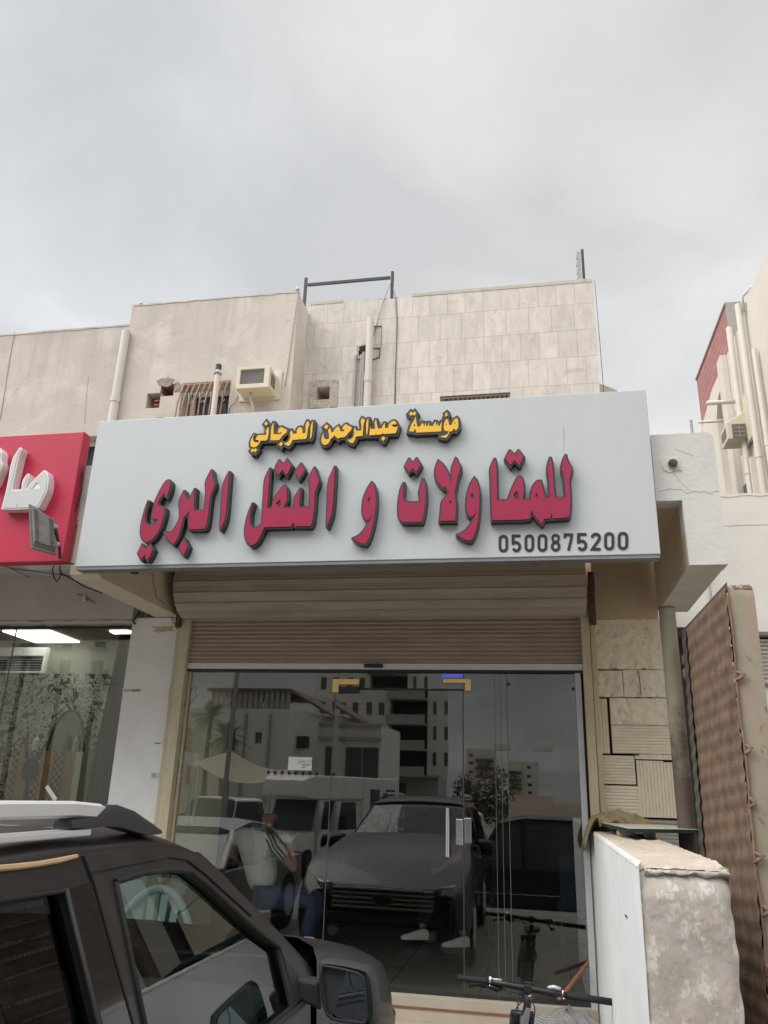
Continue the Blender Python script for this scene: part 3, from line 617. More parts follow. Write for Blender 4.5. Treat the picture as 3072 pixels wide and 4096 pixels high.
letter([([(190, 505), (160, 550), (125, 630), (100, 720), (88, 820), (85, 900), (98, 970), (130, 1015), (165, 1018), (195, 985), (212, 920), (205, 985), (180, 1060), (130, 1140), (70, 1210), (0, 1248), (-36, 1262), (20, 1300), (80, 1330), (140, 1338), (175, 1300), (210, 1210), (235, 1100), (252, 960), (260, 820), (258, 700), (240, 600), (215, 530)], [(165, 705), (137, 740), (165, 790), (188, 750)])], D_, OF, R_)
letter([([(462, 250), (430, 310), (402, 390), (410, 500), (415, 700), (420, 900), (428, 1068), (900, 1058), (925, 1040), (935, 985), (948, 940), (985, 1000), (1040, 1070), (1090, 1118), (1105, 1080), (1112, 1052), (1195, 1045), (1213, 970), (1230, 1042), (1430, 1032), (1455, 1010), (1465, 900), (1465, 700), (1455, 600), (1450, 540), (1468, 470), (1488, 390), (1445, 320), (1415, 260), (1405, 200), (1370, 270), (1345, 370), (1375, 460), (1390, 560), (1402, 770), (1258, 772), (1245, 600), (1230, 400), (1218, 290), (1200, 235), (1180, 290), (1160, 390), (1180, 520), (1190, 650), (1192, 775), (1135, 778), (1105, 690), (1085, 590), (1070, 545), (1045, 540), (1005, 565), (965, 630), (945, 700), (938, 795), (828, 795), (845, 720), (850, 640), (838, 560), (820, 500), (790, 482), (765, 500), (730, 570), (690, 660), (660, 740), (640, 803), (492, 806), (490, 650), (485, 450), (478, 300)], [(750, 672), (705, 735), (740, 792), (780, 790), (775, 710)], [(1015, 705), (997, 735), (1035, 778), (1030, 720)])], D_, OF, R_)
letter([([(660, 140), (605, 250), (670, 338), (722, 272), (788, 340), (842, 225), (775, 138), (728, 205)],)], D_, OF, R_, sm=0)
Y_ = M['yellow']; OY = .017
yb = -1.502
def yletter(faces, zf): letter(faces, zf, OY, Y_, y1=yb)
yletter([([(178, 355), (150, 395), (125, 450), (118, 500), (125, 535), (150, 552), (190, 553), (225, 530), (250, 495), (270, 455), (350, 455), (370, 435), (385, 370), (390, 320), (388, 280), (378, 250), (360, 290), (345, 320), (358, 350), (350, 370), (230, 375), (210, 400), (195, 440), (240, 450), (245, 475), (200, 485), (170, 470), (155, 430), (160, 395)],), ([(350, 170), (322, 205), (350, 235), (378, 205)],)], E_)
yletter([([(150, 570), (122, 605), (145, 628), (165, 605), (190, 628), (218, 590), (195, 568), (170, 590)],)], E_)
yletter([([(462, 185), (430, 250), (425, 300), (418, 400), (415, 450), (540, 448), (565, 420), (600, 370), (650, 340), (662, 295), (620, 280), (585, 255), (550, 262), (530, 300), (525, 335), (545, 345), (562, 330), (585, 340), (560, 360), (460, 362), (455, 300)],)], E_)
yletter([([(570, 470), (540, 510), (570, 540), (597, 495)],)], E_)
yletter([([(720, 300), (700, 340), (712, 380), (705, 420), (680, 465), (650, 490), (610, 490), (640, 520), (680, 535), (710, 510), (740, 445), (830, 438), (838, 410), (845, 436), (935, 430), (950, 400), (960, 330), (965, 270), (990, 215), (975, 180), (960, 165), (945, 195), (930, 230), (935, 280), (930, 345), (880, 345), (888, 310), (880, 270), (855, 255), (825, 265), (805, 300), (800, 335), (820, 345), (780, 355), (745, 355), (735, 325)],)], E_)
yletter([([(1040, 165), (1010, 230), (1005, 300), (1000, 435), (1020, 400), (1030, 320)],)], E_)
yletter([([(1195, 340), (1175, 390), (1165, 440), (1170, 490), (1200, 518), (1240, 515), (1275, 490), (1300, 425), (1340, 405), (1352, 375), (1415, 430), (1430, 408), (1500, 408), (1540, 370), (1570, 330), (1605, 300), (1612, 255), (1570, 240), (1530, 210), (1500, 225), (1478, 265), (1475, 290), (1500, 290), (1510, 300), (1490, 318), (1445, 318), (1430, 260), (1415, 240), (1390, 255), (1360, 290), (1345, 325), (1310, 330), (1300, 280), (1290, 265), (1262, 300), (1270, 330), (1280, 380), (1278, 425), (1250, 438), (1215, 430), (1198, 400)], [(1397, 298), (1388, 316), (1402, 318)]), ([(1240, 215), (1200, 250), (1240, 290), (1272, 245)],)], E_)
yletter([([(108, 195), (82, 240), (97, 300), (95, 380), (20, 382), (0, 335), (-18, 375), (-8, 420), (-25, 480), (-65, 515), (-110, 515), (-70, 560), (-30, 565), (0, 520), (15, 468), (110, 458), (120, 400), (125, 290), (148, 235), (130, 205)],)], F_)
yletter([([(198, 195), (168, 255), (165, 330), (172, 455), (190, 400), (198, 300)],)], F_)
yletter([([(310, 215), (290, 260), (295, 310), (300, 355), (240, 358), (228, 330), (218, 390), (212, 450), (300, 445), (310, 420), (320, 445), (400, 432), (412, 412), (425, 430), (600, 420), (615, 385), (632, 320), (590, 330), (545, 315), (540, 300), (575, 285), (612, 290), (605, 255), (575, 235), (540, 245), (510, 280), (490, 320), (495, 340), (445, 345), (440, 262), (405, 320), (400, 345), (340, 352), (325, 290)],), ([(415, 465), (388, 500), (420, 538), (448, 490)],)], F_)
yletter([([(895, 170), (880, 220), (840, 280), (815, 330), (800, 390), (865, 398), (885, 350), (908, 410), (1270, 392), (1275, 340), (1280, 245), (1255, 300), (1250, 310), (1225, 310), (1222, 262), (1200, 310), (1188, 245), (1150, 310), (1095, 315), (1090, 255), (1070, 315), (1050, 318), (1045, 260), (1025, 318), (995, 262), (960, 320), (920, 325), (905, 250)], [(885, 275), (858, 310), (888, 318)]), ([(825, 100), (795, 135), (830, 165), (850, 140), (875, 165), (905, 125), (880, 95), (852, 125)],)], F_)
yletter([([(1345, 210), (1320, 255), (1308, 320), (1315, 370), (1335, 390), (1385, 385), (1370, 430), (1320, 455), (1255, 465), (1300, 485), (1345, 485), (1375, 450), (1395, 395), (1440, 385), (1450, 345), (1490, 378), (1520, 345), (1525, 280), (1520, 215), (1500, 195), (1465, 215), (1435, 270), (1420, 300), (1390, 300), (1380, 250), (1365, 215)], [(1345, 280), (1335, 298), (1360, 302)], [(1478, 255), (1462, 275), (1488, 280)]), ([(1355, 110), (1330, 130), (1335, 150), (1322, 180), (1378, 150), (1350, 140), (1365, 120)],)], F_)
# phone number, raised DIN style digits
G_ = Z(1960, 2090, .36166)
def stroke(pts, w):
    pts = [Vector(p) for p in pts]; n = len(pts); Lf, Rt = [], []
    for i, p in enumerate(pts):
        d1 = (p-pts[i-1]).normalized() if i else (pts[1]-p).normalized(); d2 = (pts[i+1]-p).normalized() if i < n-1 else d1
        t = (d1+d2).normalized(); nn = Vector((-t.y, t.x)); k = 1/max(nn.dot(Vector((-d1.y, d1.x))), .5)
        Lf.append(p+nn*w/2*k); Rt.append(p-nn*w/2*k)
    a = (pts[0]-pts[1]).normalized()*w*.28; b = (pts[-1]-pts[-2]).normalized()*w*.28
    return [tuple(v) for v in [Lf[0]*.75+Rt[0]*.25+a]+Lf+[Lf[-1]*.75+Rt[-1]*.25+b, Lf[-1]*.25+Rt[-1]*.75+b]+Rt[::-1]+[Lf[0]*.25+Rt[0]*.75+a]]
def rrect(x0, y0, x1, y1, r, n=5):
    q = []
    for cx, cy, a in ((x1-r, y1-r, 0), (x0+r, y1-r, 90), (x0+r, y0+r, 180), (x1-r, y0+r, 270)):
        q += [(cx+r*cos(radians(a+90*i/n)), cy+r*sin(radians(a+90*i/n))) for i in range(n+1)]
    return q
S = .28
def arc(cx, cy, rx, ry, a0, a1, n=9): return [(cx+rx*cos(radians(a0+(a1-a0)*i/n)), cy+ry*sin(radians(a0+(a1-a0)*i/n))) for i in range(n+1)]
# unit box 1 wide x 1.85 high, y down
H_ = 1.85
DG = {'0': [rrect(0, 0, 1, H_, .48), rrect(S, S, 1-S, H_-S, .22)],
      '8': [rrect(.06, 0, .94, .98, .42)[:12]+[(.06, .86)]+rrect(0, .80, 1, H_, .46)[12:18]+rrect(0, .8, 1, H_, .46)[18:24] if False else None],
      '5': [stroke([(.86, .14), (.15, .14), (.15, .92)]+arc(.5, 1.22, .36, .40, 215, 270, 3)[1:]+arc(.5, 1.28, .36, .44, -80, 90, 8)+arc(.5, 1.28, .36, .43, 95, 145, 3), S)],
      '7': [stroke([(.14, .42), (.14, .14), (.86, .14), (.80, .6), (.52, 1.72)], S)],
      '2': [stroke([(.14, .44)]+arc(.5, .50, .36, .36, 200, 380, 8)+[(.72, .86), (.16, 1.70), (.90, 1.71)], S)]}
o8 = arc(.5, .45, .45, .45, 180, 360, 10)+arc(.5, .45, .45, .45, 0, 45, 4)+arc(.5, 1.33, .5, .52, -45, 90, 10)+arc(.5, 1.33, .5, .52, 90, 225, 10)+arc(.5, .45, .45, .45, 135, 178, 4)
DG['8'] = [o8, rrect(.30, .26, .70, .72, .19), rrect(.28, 1.06, .72, 1.58, .2)]
for ch, (x0, y0, x1, y1) in zip('0500875200', ((95, 135, 200, 327), (238, 132, 345, 325), (382, 130, 488, 323), (525, 128, 634, 321), (672, 124, 780, 318), (814, 119, 920, 314), (962, 115, 1076, 312), (1114, 111, 1228, 308), (1262, 106, 1376, 304), (1412, 102, 1529, 300))):
    b = MB()
    b.prism([[(q.x, ys-.005, q.z) for q in (P(G_(x0+(x1-x0)*p[0], y0+(y1-y0)*p[1]/H_), 1, ys-.005) for p in lp)] for lp in DG[ch]], (0, .0047, 0))
    b.build('digit', M['digit'], sign)
b = MB(); p, q = P(z2(775, 862), 1, ys-.0012), P(z2(777, 975), 1, ys-.0012); b.tube([p, (p+q)/2+Vector((.001, 0, 0)), q], [.0008, .0016, .0007], 4); b.build('scratch', M['grey_pipe'], sign)
# little angle brackets above and under the board
br = MB(); p = P(za(200, 560), 1, ys+.09); br.box(p.x-.03, p.x+.03, ys+.1, ys+.16, sz1-.05, sz1+.055); br.build('bracket', M['dark'], sign)
p = P(z2(645, 725), 1, ys+.09); MB().box(p.x-.012, p.x+.012, ys+.1, ys+.14, sz1-.05, sz1+.03).build('bracket', M['dark'], sign)
p = P(z3(1090, 160), 1, -1.3); MB().box(p.x-.022, p.x+.022, -1.33, -1.29, p.z-.03, sz0+.03).build('bracket', M['dark'], sign)
p = P(z5(1135, 80), 1, -1.3); MB().box(p.x-.02, p.x+.02, -1.33, -1.29, p.z-.02, sz0+.03).build('bracket', M['dark'], sign)
# ------------------------------------------------------------------ roller shutter
rs = thing('roller_shutter', (-1.25, -.05, FLOOR), 'brown corrugated roller shutter half lowered over the glass shopfront', 'shutter')
d = MB(); cy, cz, R0 = -.13, 3.40, .255
nf = 18; rings = []
prof = []
for i in range(nf):
    a0 = 2*pi*i/nf
    for k, rr in ((0, R0), (.10, R0+.012), (.50, R0+.004), (.90, R0+.012)):
        a = a0+2*pi/nf*k; prof.append((cy+rr*cos(a), cz+rr*sin(a)))
for x in (-2.87, -2.0, -1.2, -.4, .40): rings.append([(x, p[0], p[1]) for p in prof])
d.loft(rings, closed=True, capends=False)
for x in (-2.868, .398): d.poly([(x, p[0]*.94+cy*.06, p[1]*.94+cz*.06) for p in prof])
d.build('shutter_drum', M['drum'], rs)
d = MB(); zt0, zb0 = 3.20, 2.785; rows = []; z = zt0; n_s = 12; hs = (zt0-zb0)/n_s
for i in range(n_s):
    z = zt0-i*hs
    for f_, yy in ((0, -.020), (.10, -.036), (.42, -.042), (.50, -.034), (.58, -.042), (.86, -.036), (.93, -.020)):
        rows.append([(x, yy, z-f_*hs) for x in (-2.85, -2, -1, 0, .38)])
rows.append([(x, -.02, zb0) for x in (-2.85, -2, -1, 0, .38)])
d.loft(rows); d.build('shutter_curtain', M['shutter'], rs)
d = MB(); d.box(-2.83, .365, -.046, -.012, 2.738, 2.784); [d.box(-2.83, .365, -.049, -.0461, z, z+.006) for z in (2.75, 2.765)]
d.build('bottom_bar', M['alu'], rs)
p = P(z4(1585, 823), 1, -.06)
d = MB(); d.box(p.x-.075, p.x+.075, -.085, -.047, p.z-.012, p.z+.016); d.build('pull_handle', M['black'], rs, bevel=.006)
MB().box(-2.83, .365, -.04, .04, 2.72, 2.737).build('rubber_seal', M['black'], rs)
for xi, xo, s_ in ((-2.825, -2.905, 1), (.362, .425, -1)):
    d = MB(); a, b = sorted((xi, xo)); d.box(a, b, -.085, -.012, FLOOR-.3, 3.17); e_ = xi-.02*0; 
    d.box(min(xi, xi+s_*.13), max(xi, xi+s_*.13), -.1, -.086, 3.155, 3.18)
    d.build('guide_rail', M['frame_yellow'], rs, bevel=.003)
d = MB(); d.box(.43, .468, -.06, .03, FLOOR-.3, 3.09); d.build('jamb', M['frame_yellow'], rs, bevel=.003)
d = MB(); d.box(-2.955, -2.912, -.05, .03, FLOOR-.3, 3.07); d.build('jamb', M['frame_yellow'], rs, bevel=.003)
M['bracket_rust'] = mat('rusty_bracket', (0.10, 0.065, 0.05), 0.8, 0.4, 18, 0.3, 40)
for x0, x1 in ((.432, .475), (-2.935, -2.90)):
    d = MB(); d.box(x0, x1, -.14, -.09, 3.07, 3.48); d.box(x0, x1, -.2, -.141, 3.3, 3.42); d.build('drum_bracket', M['bracket_rust'], rs, bevel=.004)
p = P(z5(1580, 178), 1, -.12); MB().box(.476, p.x+.05, -.14, -.1, p.z-.016, p.z+.016).build('axle_bar', M['grey_pipe'], rs)
p = P(z4(118, 245), 1, -.15); MB().box(-2.97, -2.89, -.16, -.14, p.z-.03, p.z+.03).build('axle_end', M['pvc'], rs)

# ------------------------------------------------------------------ glass shopfront
gf = thing('glass_shopfront', (-1.26, 0, FLOOR), 'dark reflecting glass shopfront with a frameless door and brass corner fittings', 'shopfront')
ZT = 2.74; xd0, xd1, zd = -1.563, -.545, 2.585
MB().box(-2.80, xd0-.004, 0, .01, FLOOR, ZT).build('side_pane', M['glass'], gf)
MB().box(xd1+.004, -.262, 0, .01, FLOOR, ZT).build('side_pane', M['glass'], gf)
MB().box(-.258, .30, .004, .014, FLOOR, ZT).build('side_pane', M['glass'], gf)
MB().box(xd0, xd1, 0, .01, zd+.012, ZT).build('transom_pane', M['glass'], gf)
MB().box(xd0, xd1, -.004, .014, zd+.001, zd+.012).build('transom_bar', M['dark'], gf)
dr = MB(); sl = -.0135
def dq(x0, x1, y0, y1, z0, z1, b):
    f = lambda x: (x-xd0)*sl
    v = [(x, y+f(x), z) for z in (z0, z1) for y in (y0, y1) for x in (x0, x1)]
    return b.add(v, [(0, 2, 3, 1), (4, 5, 7, 6), (0, 1, 5, 4), (2, 6, 7, 3), (0, 4, 6, 2), (1, 3, 7, 5)])
dq(xd0+.003, xd1-.004, 0, .01, FLOOR+.008, zd-.004, dr); door = dr.build('glass_door', M['door_glass'], gf)
h = MB(); yb_ = -.055-.012
for zz in (1.455, 1.665): h.tube([(-.655, -.005, zz), (-.655, yb_, zz)], .011, 10)
h.tube([(-.655, yb_, 1.40), (-.655, yb_, 1.73)], .0155, 12)
h.build('door_handle', M['chrome'], door, smooth=True, angle=40)
h = MB(); dq(-.60, -.547, -.012, -.0015, 1.48, 1.655, h); lk = h.build('lock_plate', M['chrome'], door, bevel=.002)
h = MB(); h.tube([(-.573, -.031, 1.545), (-.573, -.02, 1.545)], .011, 12); h.build('keyhole', M['brass'], door)
h = MB(); h.box(-.538, -.488, -.014, -.0015, 1.495, 1.665); h.build('strike_plate', M['chrome'], gf, bevel=.002)
h = MB(); h.prism([[(-1.585, -.016, 2.665), (-1.37, -.016, 2.665), (-1.37, -.016, 2.622), (-1.535, -.016, 2.622), (-1.535, -.016, 2.56), (-1.585, -.016, 2.56)]], (0, .015, 0)); h.build('corner_fitting', M['brass'], gf, bevel=.002)
h = MB(); h.prism([[(-.70, -.016, 2.672), (-.483, -.016, 2.672), (-.483, -.016, 2.58), (-.528, -.016, 2.58), (-.528, -.016, 2.64), (-.70, -.016, 2.64)]], (0, .015, 0)); h.build('corner_fitting', M['brass'], gf, bevel=.002)
h = MB(); dq(-1.535, -1.37, -.014, -.001, 2.555, 2.606, h); h.build('door_patch', M['black'], door)
for x in (xd0-.002, xd1, ): 
    h = MB(); h.box(x-.0025, x+.0025, .0005, .012, FLOOR, ZT if x != xd1 else zd); h.build('glass_joint', M['joint'], gf)
for x, w_ in ((-.305, .0022), (-.26, .002), (-.212, .0026)):
    h = MB(); h.box(x-w_, x+w_, -.0015, -.0005 if x != -.26 else .013, FLOOR, ZT); h.build('glass_joint', M['joint'], gf)
h = MB(); h.box(.302, .345, -.03, .05, FLOOR-.12, 2.72); h.build('white_jamb', M['alu_white'], gf, bevel=.003)
h = MB(); h.box(-2.823, -2.80, -.008, .03, FLOOR-.12, 2.72); h.build('jamb', M['frame_yellow'], gf, bevel=.002)
h = MB(); h.box(-2.80, .30, -.01, .03, FLOOR-.005, FLOOR+.012); h.build('floor_channel', M['dark'], gf)
for q in ((930, 937), (1385, 970)):
    p = P(z5(*q), 1, 0); h = MB(); h.tube([(p.x, -.012, p.z), (p.x, -.001, p.z)], .012, 12); h.build('glass_clip', M['dark'], gf)
# sticker on the glass (its code block is left out)
st = thing('paper_sticker', (-1.815, -.002, 1.97), 'small white paper sticker with a green heading stuck on the glass', 'sticker')
MB().box(-1.912, -1.722, -.0035, -.0015, 1.965, 2.062).build('sheet', M['paper'], st)
M['teal_ink'] = mat('teal_ink', (0.05, 0.17, 0.19), 0.7)
text_mesh(ar('رأيك يفرق'), .034, M['teal_ink'], st, 'lettering', (-1.768, -.0045, 2.035), (1, 0, 0), (0, 0, 1))
h = MB(); [h.box(-1.80, -1.735, -.0043, -.0036, z, z+.004) for z in (2.008, 1.998)]; h.box(-1.80, -1.77, -.0043, -.0036, 1.983, 1.988); h.build('small_print', M['teal_ink'], st)

# ------------------------------------------------------------------ shop interior
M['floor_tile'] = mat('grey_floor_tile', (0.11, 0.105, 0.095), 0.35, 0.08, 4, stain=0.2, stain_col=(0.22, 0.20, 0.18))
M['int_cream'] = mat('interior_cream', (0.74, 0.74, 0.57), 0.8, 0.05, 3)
M['int_dark'] = mat('interior_dimmed', (0.045, 0.045, 0.045), 0.8, 0.08, 3)  # dimness of the room put into the wall and ceiling colour
it = thing('shop_interior', (-1.25, 3, FLOOR), 'dim shop room behind the glass with a cream side wall and grey tiled floor', 'room')
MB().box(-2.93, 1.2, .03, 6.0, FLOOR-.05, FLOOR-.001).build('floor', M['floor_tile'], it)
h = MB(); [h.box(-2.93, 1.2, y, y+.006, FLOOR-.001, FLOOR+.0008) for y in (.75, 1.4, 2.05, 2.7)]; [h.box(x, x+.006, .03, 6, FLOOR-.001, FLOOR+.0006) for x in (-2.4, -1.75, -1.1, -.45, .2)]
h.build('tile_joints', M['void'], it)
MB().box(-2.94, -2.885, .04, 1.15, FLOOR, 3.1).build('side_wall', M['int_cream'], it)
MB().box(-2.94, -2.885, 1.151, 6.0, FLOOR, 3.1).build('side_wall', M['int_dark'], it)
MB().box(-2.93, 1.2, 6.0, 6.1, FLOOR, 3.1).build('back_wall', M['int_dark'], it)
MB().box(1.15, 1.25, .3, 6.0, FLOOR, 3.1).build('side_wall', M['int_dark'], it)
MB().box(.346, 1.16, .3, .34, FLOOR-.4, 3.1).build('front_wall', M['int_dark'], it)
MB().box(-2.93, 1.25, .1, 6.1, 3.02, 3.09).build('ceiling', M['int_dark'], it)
# notices on the cream side wall
XW = -2.883
n1_ = thing('no_smoking_notice', (XW, .24, 2.42), 'tilted white no smoking notice with purple border on the cream wall', 'notice')
def wallquad(b, pts, x=XW, zf=z4, m=0):
    q = [P(zf(*p), 0, x) for p in pts]; b.prism([q], (-.002, 0, 0), m); return q
b = MB(); q = wallquad(b, [(318, 963), (327, 1045), (247, 1140), (246, 1040)], XW+.003); b.build('sheet', M['paper'], n1_)
cq = sum(q, Vector())/4; xd_ = (q[0]-q[3]).normalized(); zd_ = (q[0]-q[1]).normalized(); xd_ = (q[1]-q[2]).normalized()
b = MB(); b.tube([p+Vector((.003, 0, 0)) for p in q+q[:1]], .004, 4); b.build('border', M['navy_ink'], n1_)
N_ = xd_.cross(zd_)
text_mesh('NO SMOKING', .042, M['navy_ink'], n1_, 'lettering', cq+Vector((.005, 0, 0))-zd_*.045, xd_, zd_)
text_mesh(ar('ممنوع التدخين'), .05, M['navy_ink'], n1_, 'lettering', cq+Vector((.005, 0, 0))+zd_*.03, xd_, zd_)
M['yel_paper'] = mat('yellow_card', (0.42, 0.40, 0.055), 0.75, 0.05, 8)
n2_ = thing('yellow_notice', (XW, .2, 2.1), 'yellow notice card with black Arabic lines on the cream wall', 'notice')
b = MB(); q = wallquad(b, [(303, 1262), (296, 1438), (200, 1420), (218, 1250)], XW+.003); b.build('card', M['yel_paper'], n2_)
cq = sum(q, Vector())/4
for i, t_ in enumerate(('في حالة عدم وجود', 'اتصل بالهاتف', 'و شكرا')):
    text_mesh(ar(t_), .048, M['ink'], n2_, 'lettering', cq+Vector((.005, 0, .06-.06*i)), (0, 1, 0), (0, 0, 1))
n3_ = thing('wall_calendar', (XW, .2, 1.75), 'pale month calendar sheet hanging low on the cream wall', 'calendar')
b = MB(); q = wallquad(b, [(238, 1490), (210, 1750), (150, 1745), (190, 1480)], XW+.003)
M['pale_blue'] = mat('pale_blue_paper', (0.45, 0.52, 0.52), 0.8); b.build('sheet', M['pale_blue'], n3_)
b = MB(); cq = sum(q, Vector())/4
for i in range(5):
    for k in range(4): c_ = cq+Vector((.0045, -.06+k*.04, .10-.05*i)); b.obox(c_, (.0006, 0, 0), (0, .012, 0), (0, 0, .012))
b.build('date_grid', M['teal_ink'], n3_)
n4_ = thing('wall_telephone', (XW+.03, .42, 1.8), 'cream wall box with a red tag and a hanging cord in the shop', 'wall box')
p = P(z4(320, 1480), 0, XW); b = MB(); b.box(XW+.001, XW+.05, p.y-.06, p.y+.06, p.z-.07, p.z+.05); b.build('box', M['int_cream'], n4_, bevel=.006)
p2 = P(z4(270, 1600), 0, XW+.02); b = MB(); b.box(XW+.02, XW+.03, p2.y-.015, p2.y+.02, p2.z-.07, p2.z+.08); b.build('red_tag', M['red_ink'], n4_)
b = MB(); b.tube([P(z4(*q), 0, XW+.02) for q in ((330, 1520), (340, 1600), (322, 1700), (310, 1800), (298, 1900), (290, 1950))], .005, 6); b.build('cord', M['white_paint'], n4_)
# blue framed board far inside, glowing blue strip
M['board'] = mat('grey_board', (0.15, 0.16, 0.165), 0.4); M['blue_frame'] = mat('blue_frame', (0.05, 0.13, 0.19), 0.5)
q = [P(z5(*p), 1, 3.2) for p in ((878, 1175), (1290, 1180), (1298, 1490), (875, 1480))]
bd = thing('framed_board', ((q[0].x+q[1].x)/2, 3.2, q[2].z), 'grey notice board with a broad blue frame hanging inside the shop', 'board')
b = MB(); x0, x1, z0_, z1_ = q[0].x, q[1].x, q[2].z, q[0].z; t_ = .09
b.prism([[(x0, 3.2, z0_), (x1, 3.2, z0_), (x1, 3.2, z1_), (x0, 3.2, z1_)], [(x0+t_, 3.2, z0_+t_), (x0+t_, 3.2, z1_-t_), (x1-t_, 3.2, z1_-t_), (x1-t_, 3.2, z0_+t_)]], (0, .03, 0)); b.build('frame', M['blue_frame'], bd)
MB().box(x0+t_, x1-t_, 3.21, 3.225, z0_+t_, z1_-t_).build('board_face', M['board'], bd)
M['blue_led'] = mat('blue_led', (0.02, 0.03, 0.4), 0.5, emit=(0.015, 0.04, 1.0), estr=0.3)
p, p2 = P(z5(468, 862), 1, 1.5), P(z5(610, 888), 1, 1.5)
tag(MB().box(p.x, p2.x, 1.5, 1.53, p2.z, p.z-.005).build('led_strip', M['blue_led']), 'glowing blue light strip just under the shutter inside the shop', 'light strip')

# ------------------------------------------------------------------ roof railing, post, knobs, pipes, cables
rl = thing('roof_railing', (-1.72, .45, 6.42), 'thin black metal railing frame standing on the stone parapet', 'railing')
yr = .5
def PY(zf, x, y, yy=yr): return P(zf(x, y), 1, yy)
a, b_, c_, d_ = PY(zb, 143, 105), PY(zb, 122, 340), PY(zb, 1246, 24), PY(zb, 1233, 375)
for t_, bt in ((a, b_), (c_, d_)): b = MB(); b.box(t_.x-.014, t_.x+.014, yr-.014, yr+.014, 6.40, t_.z); b.build('post', M['dark'], rl)
b = MB(); e1, e2 = PY(zb, 150, 182), PY(zb, 1230, 108); zz = (e1.z+e2.z)/2; b.box(a.x+.023, c_.x-.023, yr-.012, yr+.012, zz-.014, zz+.014); b.build('top_bar', M['dark'], rl)
pp_ = thing('roof_post', (.58, .5, 6.42), 'black post with ribbed pale sheet edge at the right end of the parapet', 'post')
t_ = PY(z2, 856, 108); b = MB(); b.box(t_.x-.012, t_.x+.012, yr-.014, yr+.014, 6.44, t_.z); b.build('post', M['dark'], pp_)
b = MB(); n = 10
for i in range(n): b.box(t_.x-.055-.008*(i % 2)-.006*i/n*1.0, t_.x-.021, yr-.012, yr+.012, 6.497+(t_.z-.02-6.497)*(n-1-i)/n, 6.497+(t_.z-.02-6.497)*(n-i)/n-.002)
b.build('sheet_edge', M['grey_pipe'], pp_)
M['bulb'] = mat('opal_bulb', (0.62, 0.56, 0.38), 0.3); 
for q, y_, zb_, lab in (((565, 1215), .1, 6.385, 'small opal lamp knob on the left corner of the plaster parapet'), ((1190, 1158), .1, 6.385, 'small opal lamp knob on the right corner of the plaster parapet'), (z2(180, 299), .45, 6.497, 'small opal lamp knob standing on the stone parapet')):
    p = P(q, 1, y_); t = thing('parapet_lamp', (p.x, y_, zb_), lab, 'lamp', 'lamp knobs along the parapet')
    b = MB(); b.tube([(p.x, y_, zb_-.01), (p.x, y_, p.z-.015)], [.028, .016], 10); b.build('lamp_base', M['dark'], t)
    b = MB(); b.ball((p.x, y_, p.z), .024); b.build('bulb', M['bulb'], t, smooth=True)
def pipe(name, path, r, m, lab, cat, coll=(), n=12):
    t = thing(name, Vector(path[-1]), lab, cat); b = MB(); b.tube(path, r, n); b.build('pipe', m, t, smooth=True, angle=50)
    for c0, c1 in coll: b = MB(); b.tube([c0, c1], r*1.14, n); b.build('collar', m, t, smooth=True, angle=50)
    return t
p = P(zb(967, 635), 1, .30); pj = P(zb(930, 1405), 1, .30)
pipe('drain_pipe', [(p.x, .29, p.z), (p.x, .29, 4.4)], .036, M['pvc'], 'tall cream drain pipe on the stone clad wall', 'pipe', [((p.x, .29, pj.z+.05), (p.x, .29, pj.z-.03))])
for q, r_, lab in (((776, 1100), .014, 'leftmost thin grey conduit beside the drain pipe on the stone wall'), ((852, 1090), .014, 'middle thin grey conduit beside the drain pipe on the stone wall'), ((882, 1060), .016, 'thin grey conduit touching the drain pipe on the stone wall')):
    p = P(zb(*q), 1, .325); pipe('wall_conduit', [(p.x, .325, p.z), (p.x, .325, 4.6)], r_, M['grey_pipe'], lab, 'conduit', [((p.x, .325, p.z+.005), (p.x, .325, p.z-.05))], 8)['group'] = 'grey conduits on the stone wall'
def cable(pts, r, m, lab, cat='cable', name='cable'):
    b = MB(); b.tube(pts, r, 6); return tag(b.build(name, m, smooth=True), lab, cat)
cable([PY(zb, 1255, 230, .45), PY(zb, 1285, 365, .345), PY(zb, 1300, 600, .343), PY(zb, 1295, 950, .343), PY(zb, 1280, 1300, .343), PY(zb, 1274, 1715, .343)], .0055, M['cable_grey'], 'dark cable hanging straight down the stone wall from the railing')
cable([PY(zb, 1225, 160, .48), PY(zb, 1135, 380, .335), PY(zb, 1060, 640, .335), PY(zb, 990, 885, .335)], .0035, M['cable_grey'], 'thin slanting wire from the railing post to the drain pipe')
cable([P((1195, 1165), 1, -.01), P((1175, 1300), 1, -.008), P((1150, 1480), 1, -.008), P((1140, 1545), 1, -.008)], .003, M['cable_grey'], 'thin brown wire running down the corner of the plaster bay')
cable([P(za(1012, 375), 1, -.01), P(za(985, 440), 1, -.02), P(za(935, 490), 1, -.02), P(za(918, 550), 1, -.01)], .004, M['cable_grey'], 'short dark cable loop below the window air conditioner')
p = P((2373, 1130), 1, .4); q_ = P((2400, 1540), 1, .4); cable([(p.x+.01, .36, p.z), (.70, .4, 5.8), (.705, .4, 5.0)], .003, M['cable_grey'], 'thin wire down the right corner of the stone clad wall')
p = P(za(840, 110), 1, -.08); wp = pipe('vent_pipe', [(p.x, -.14, p.z), (p.x, -.14, 4.45)], .026, M['pvc'], 'cream vent pipe with a black cap in front of the barred window', 'pipe')
b = MB(); b.tube([(p.x, -.14, p.z-.03), (p.x, -.14, p.z+.025)], .0275, 12); b.build('cap', M['dark'], wp)
b = MB(); b.tube([(p.x+.032*cos(a), -.14+.032*sin(a), p.z-.07+.004*sin(3*a)) for a in [2*pi*i/14 for i in range(15)]], .005, 5); b.build('wire_tie', M['cable_grey'], wp)
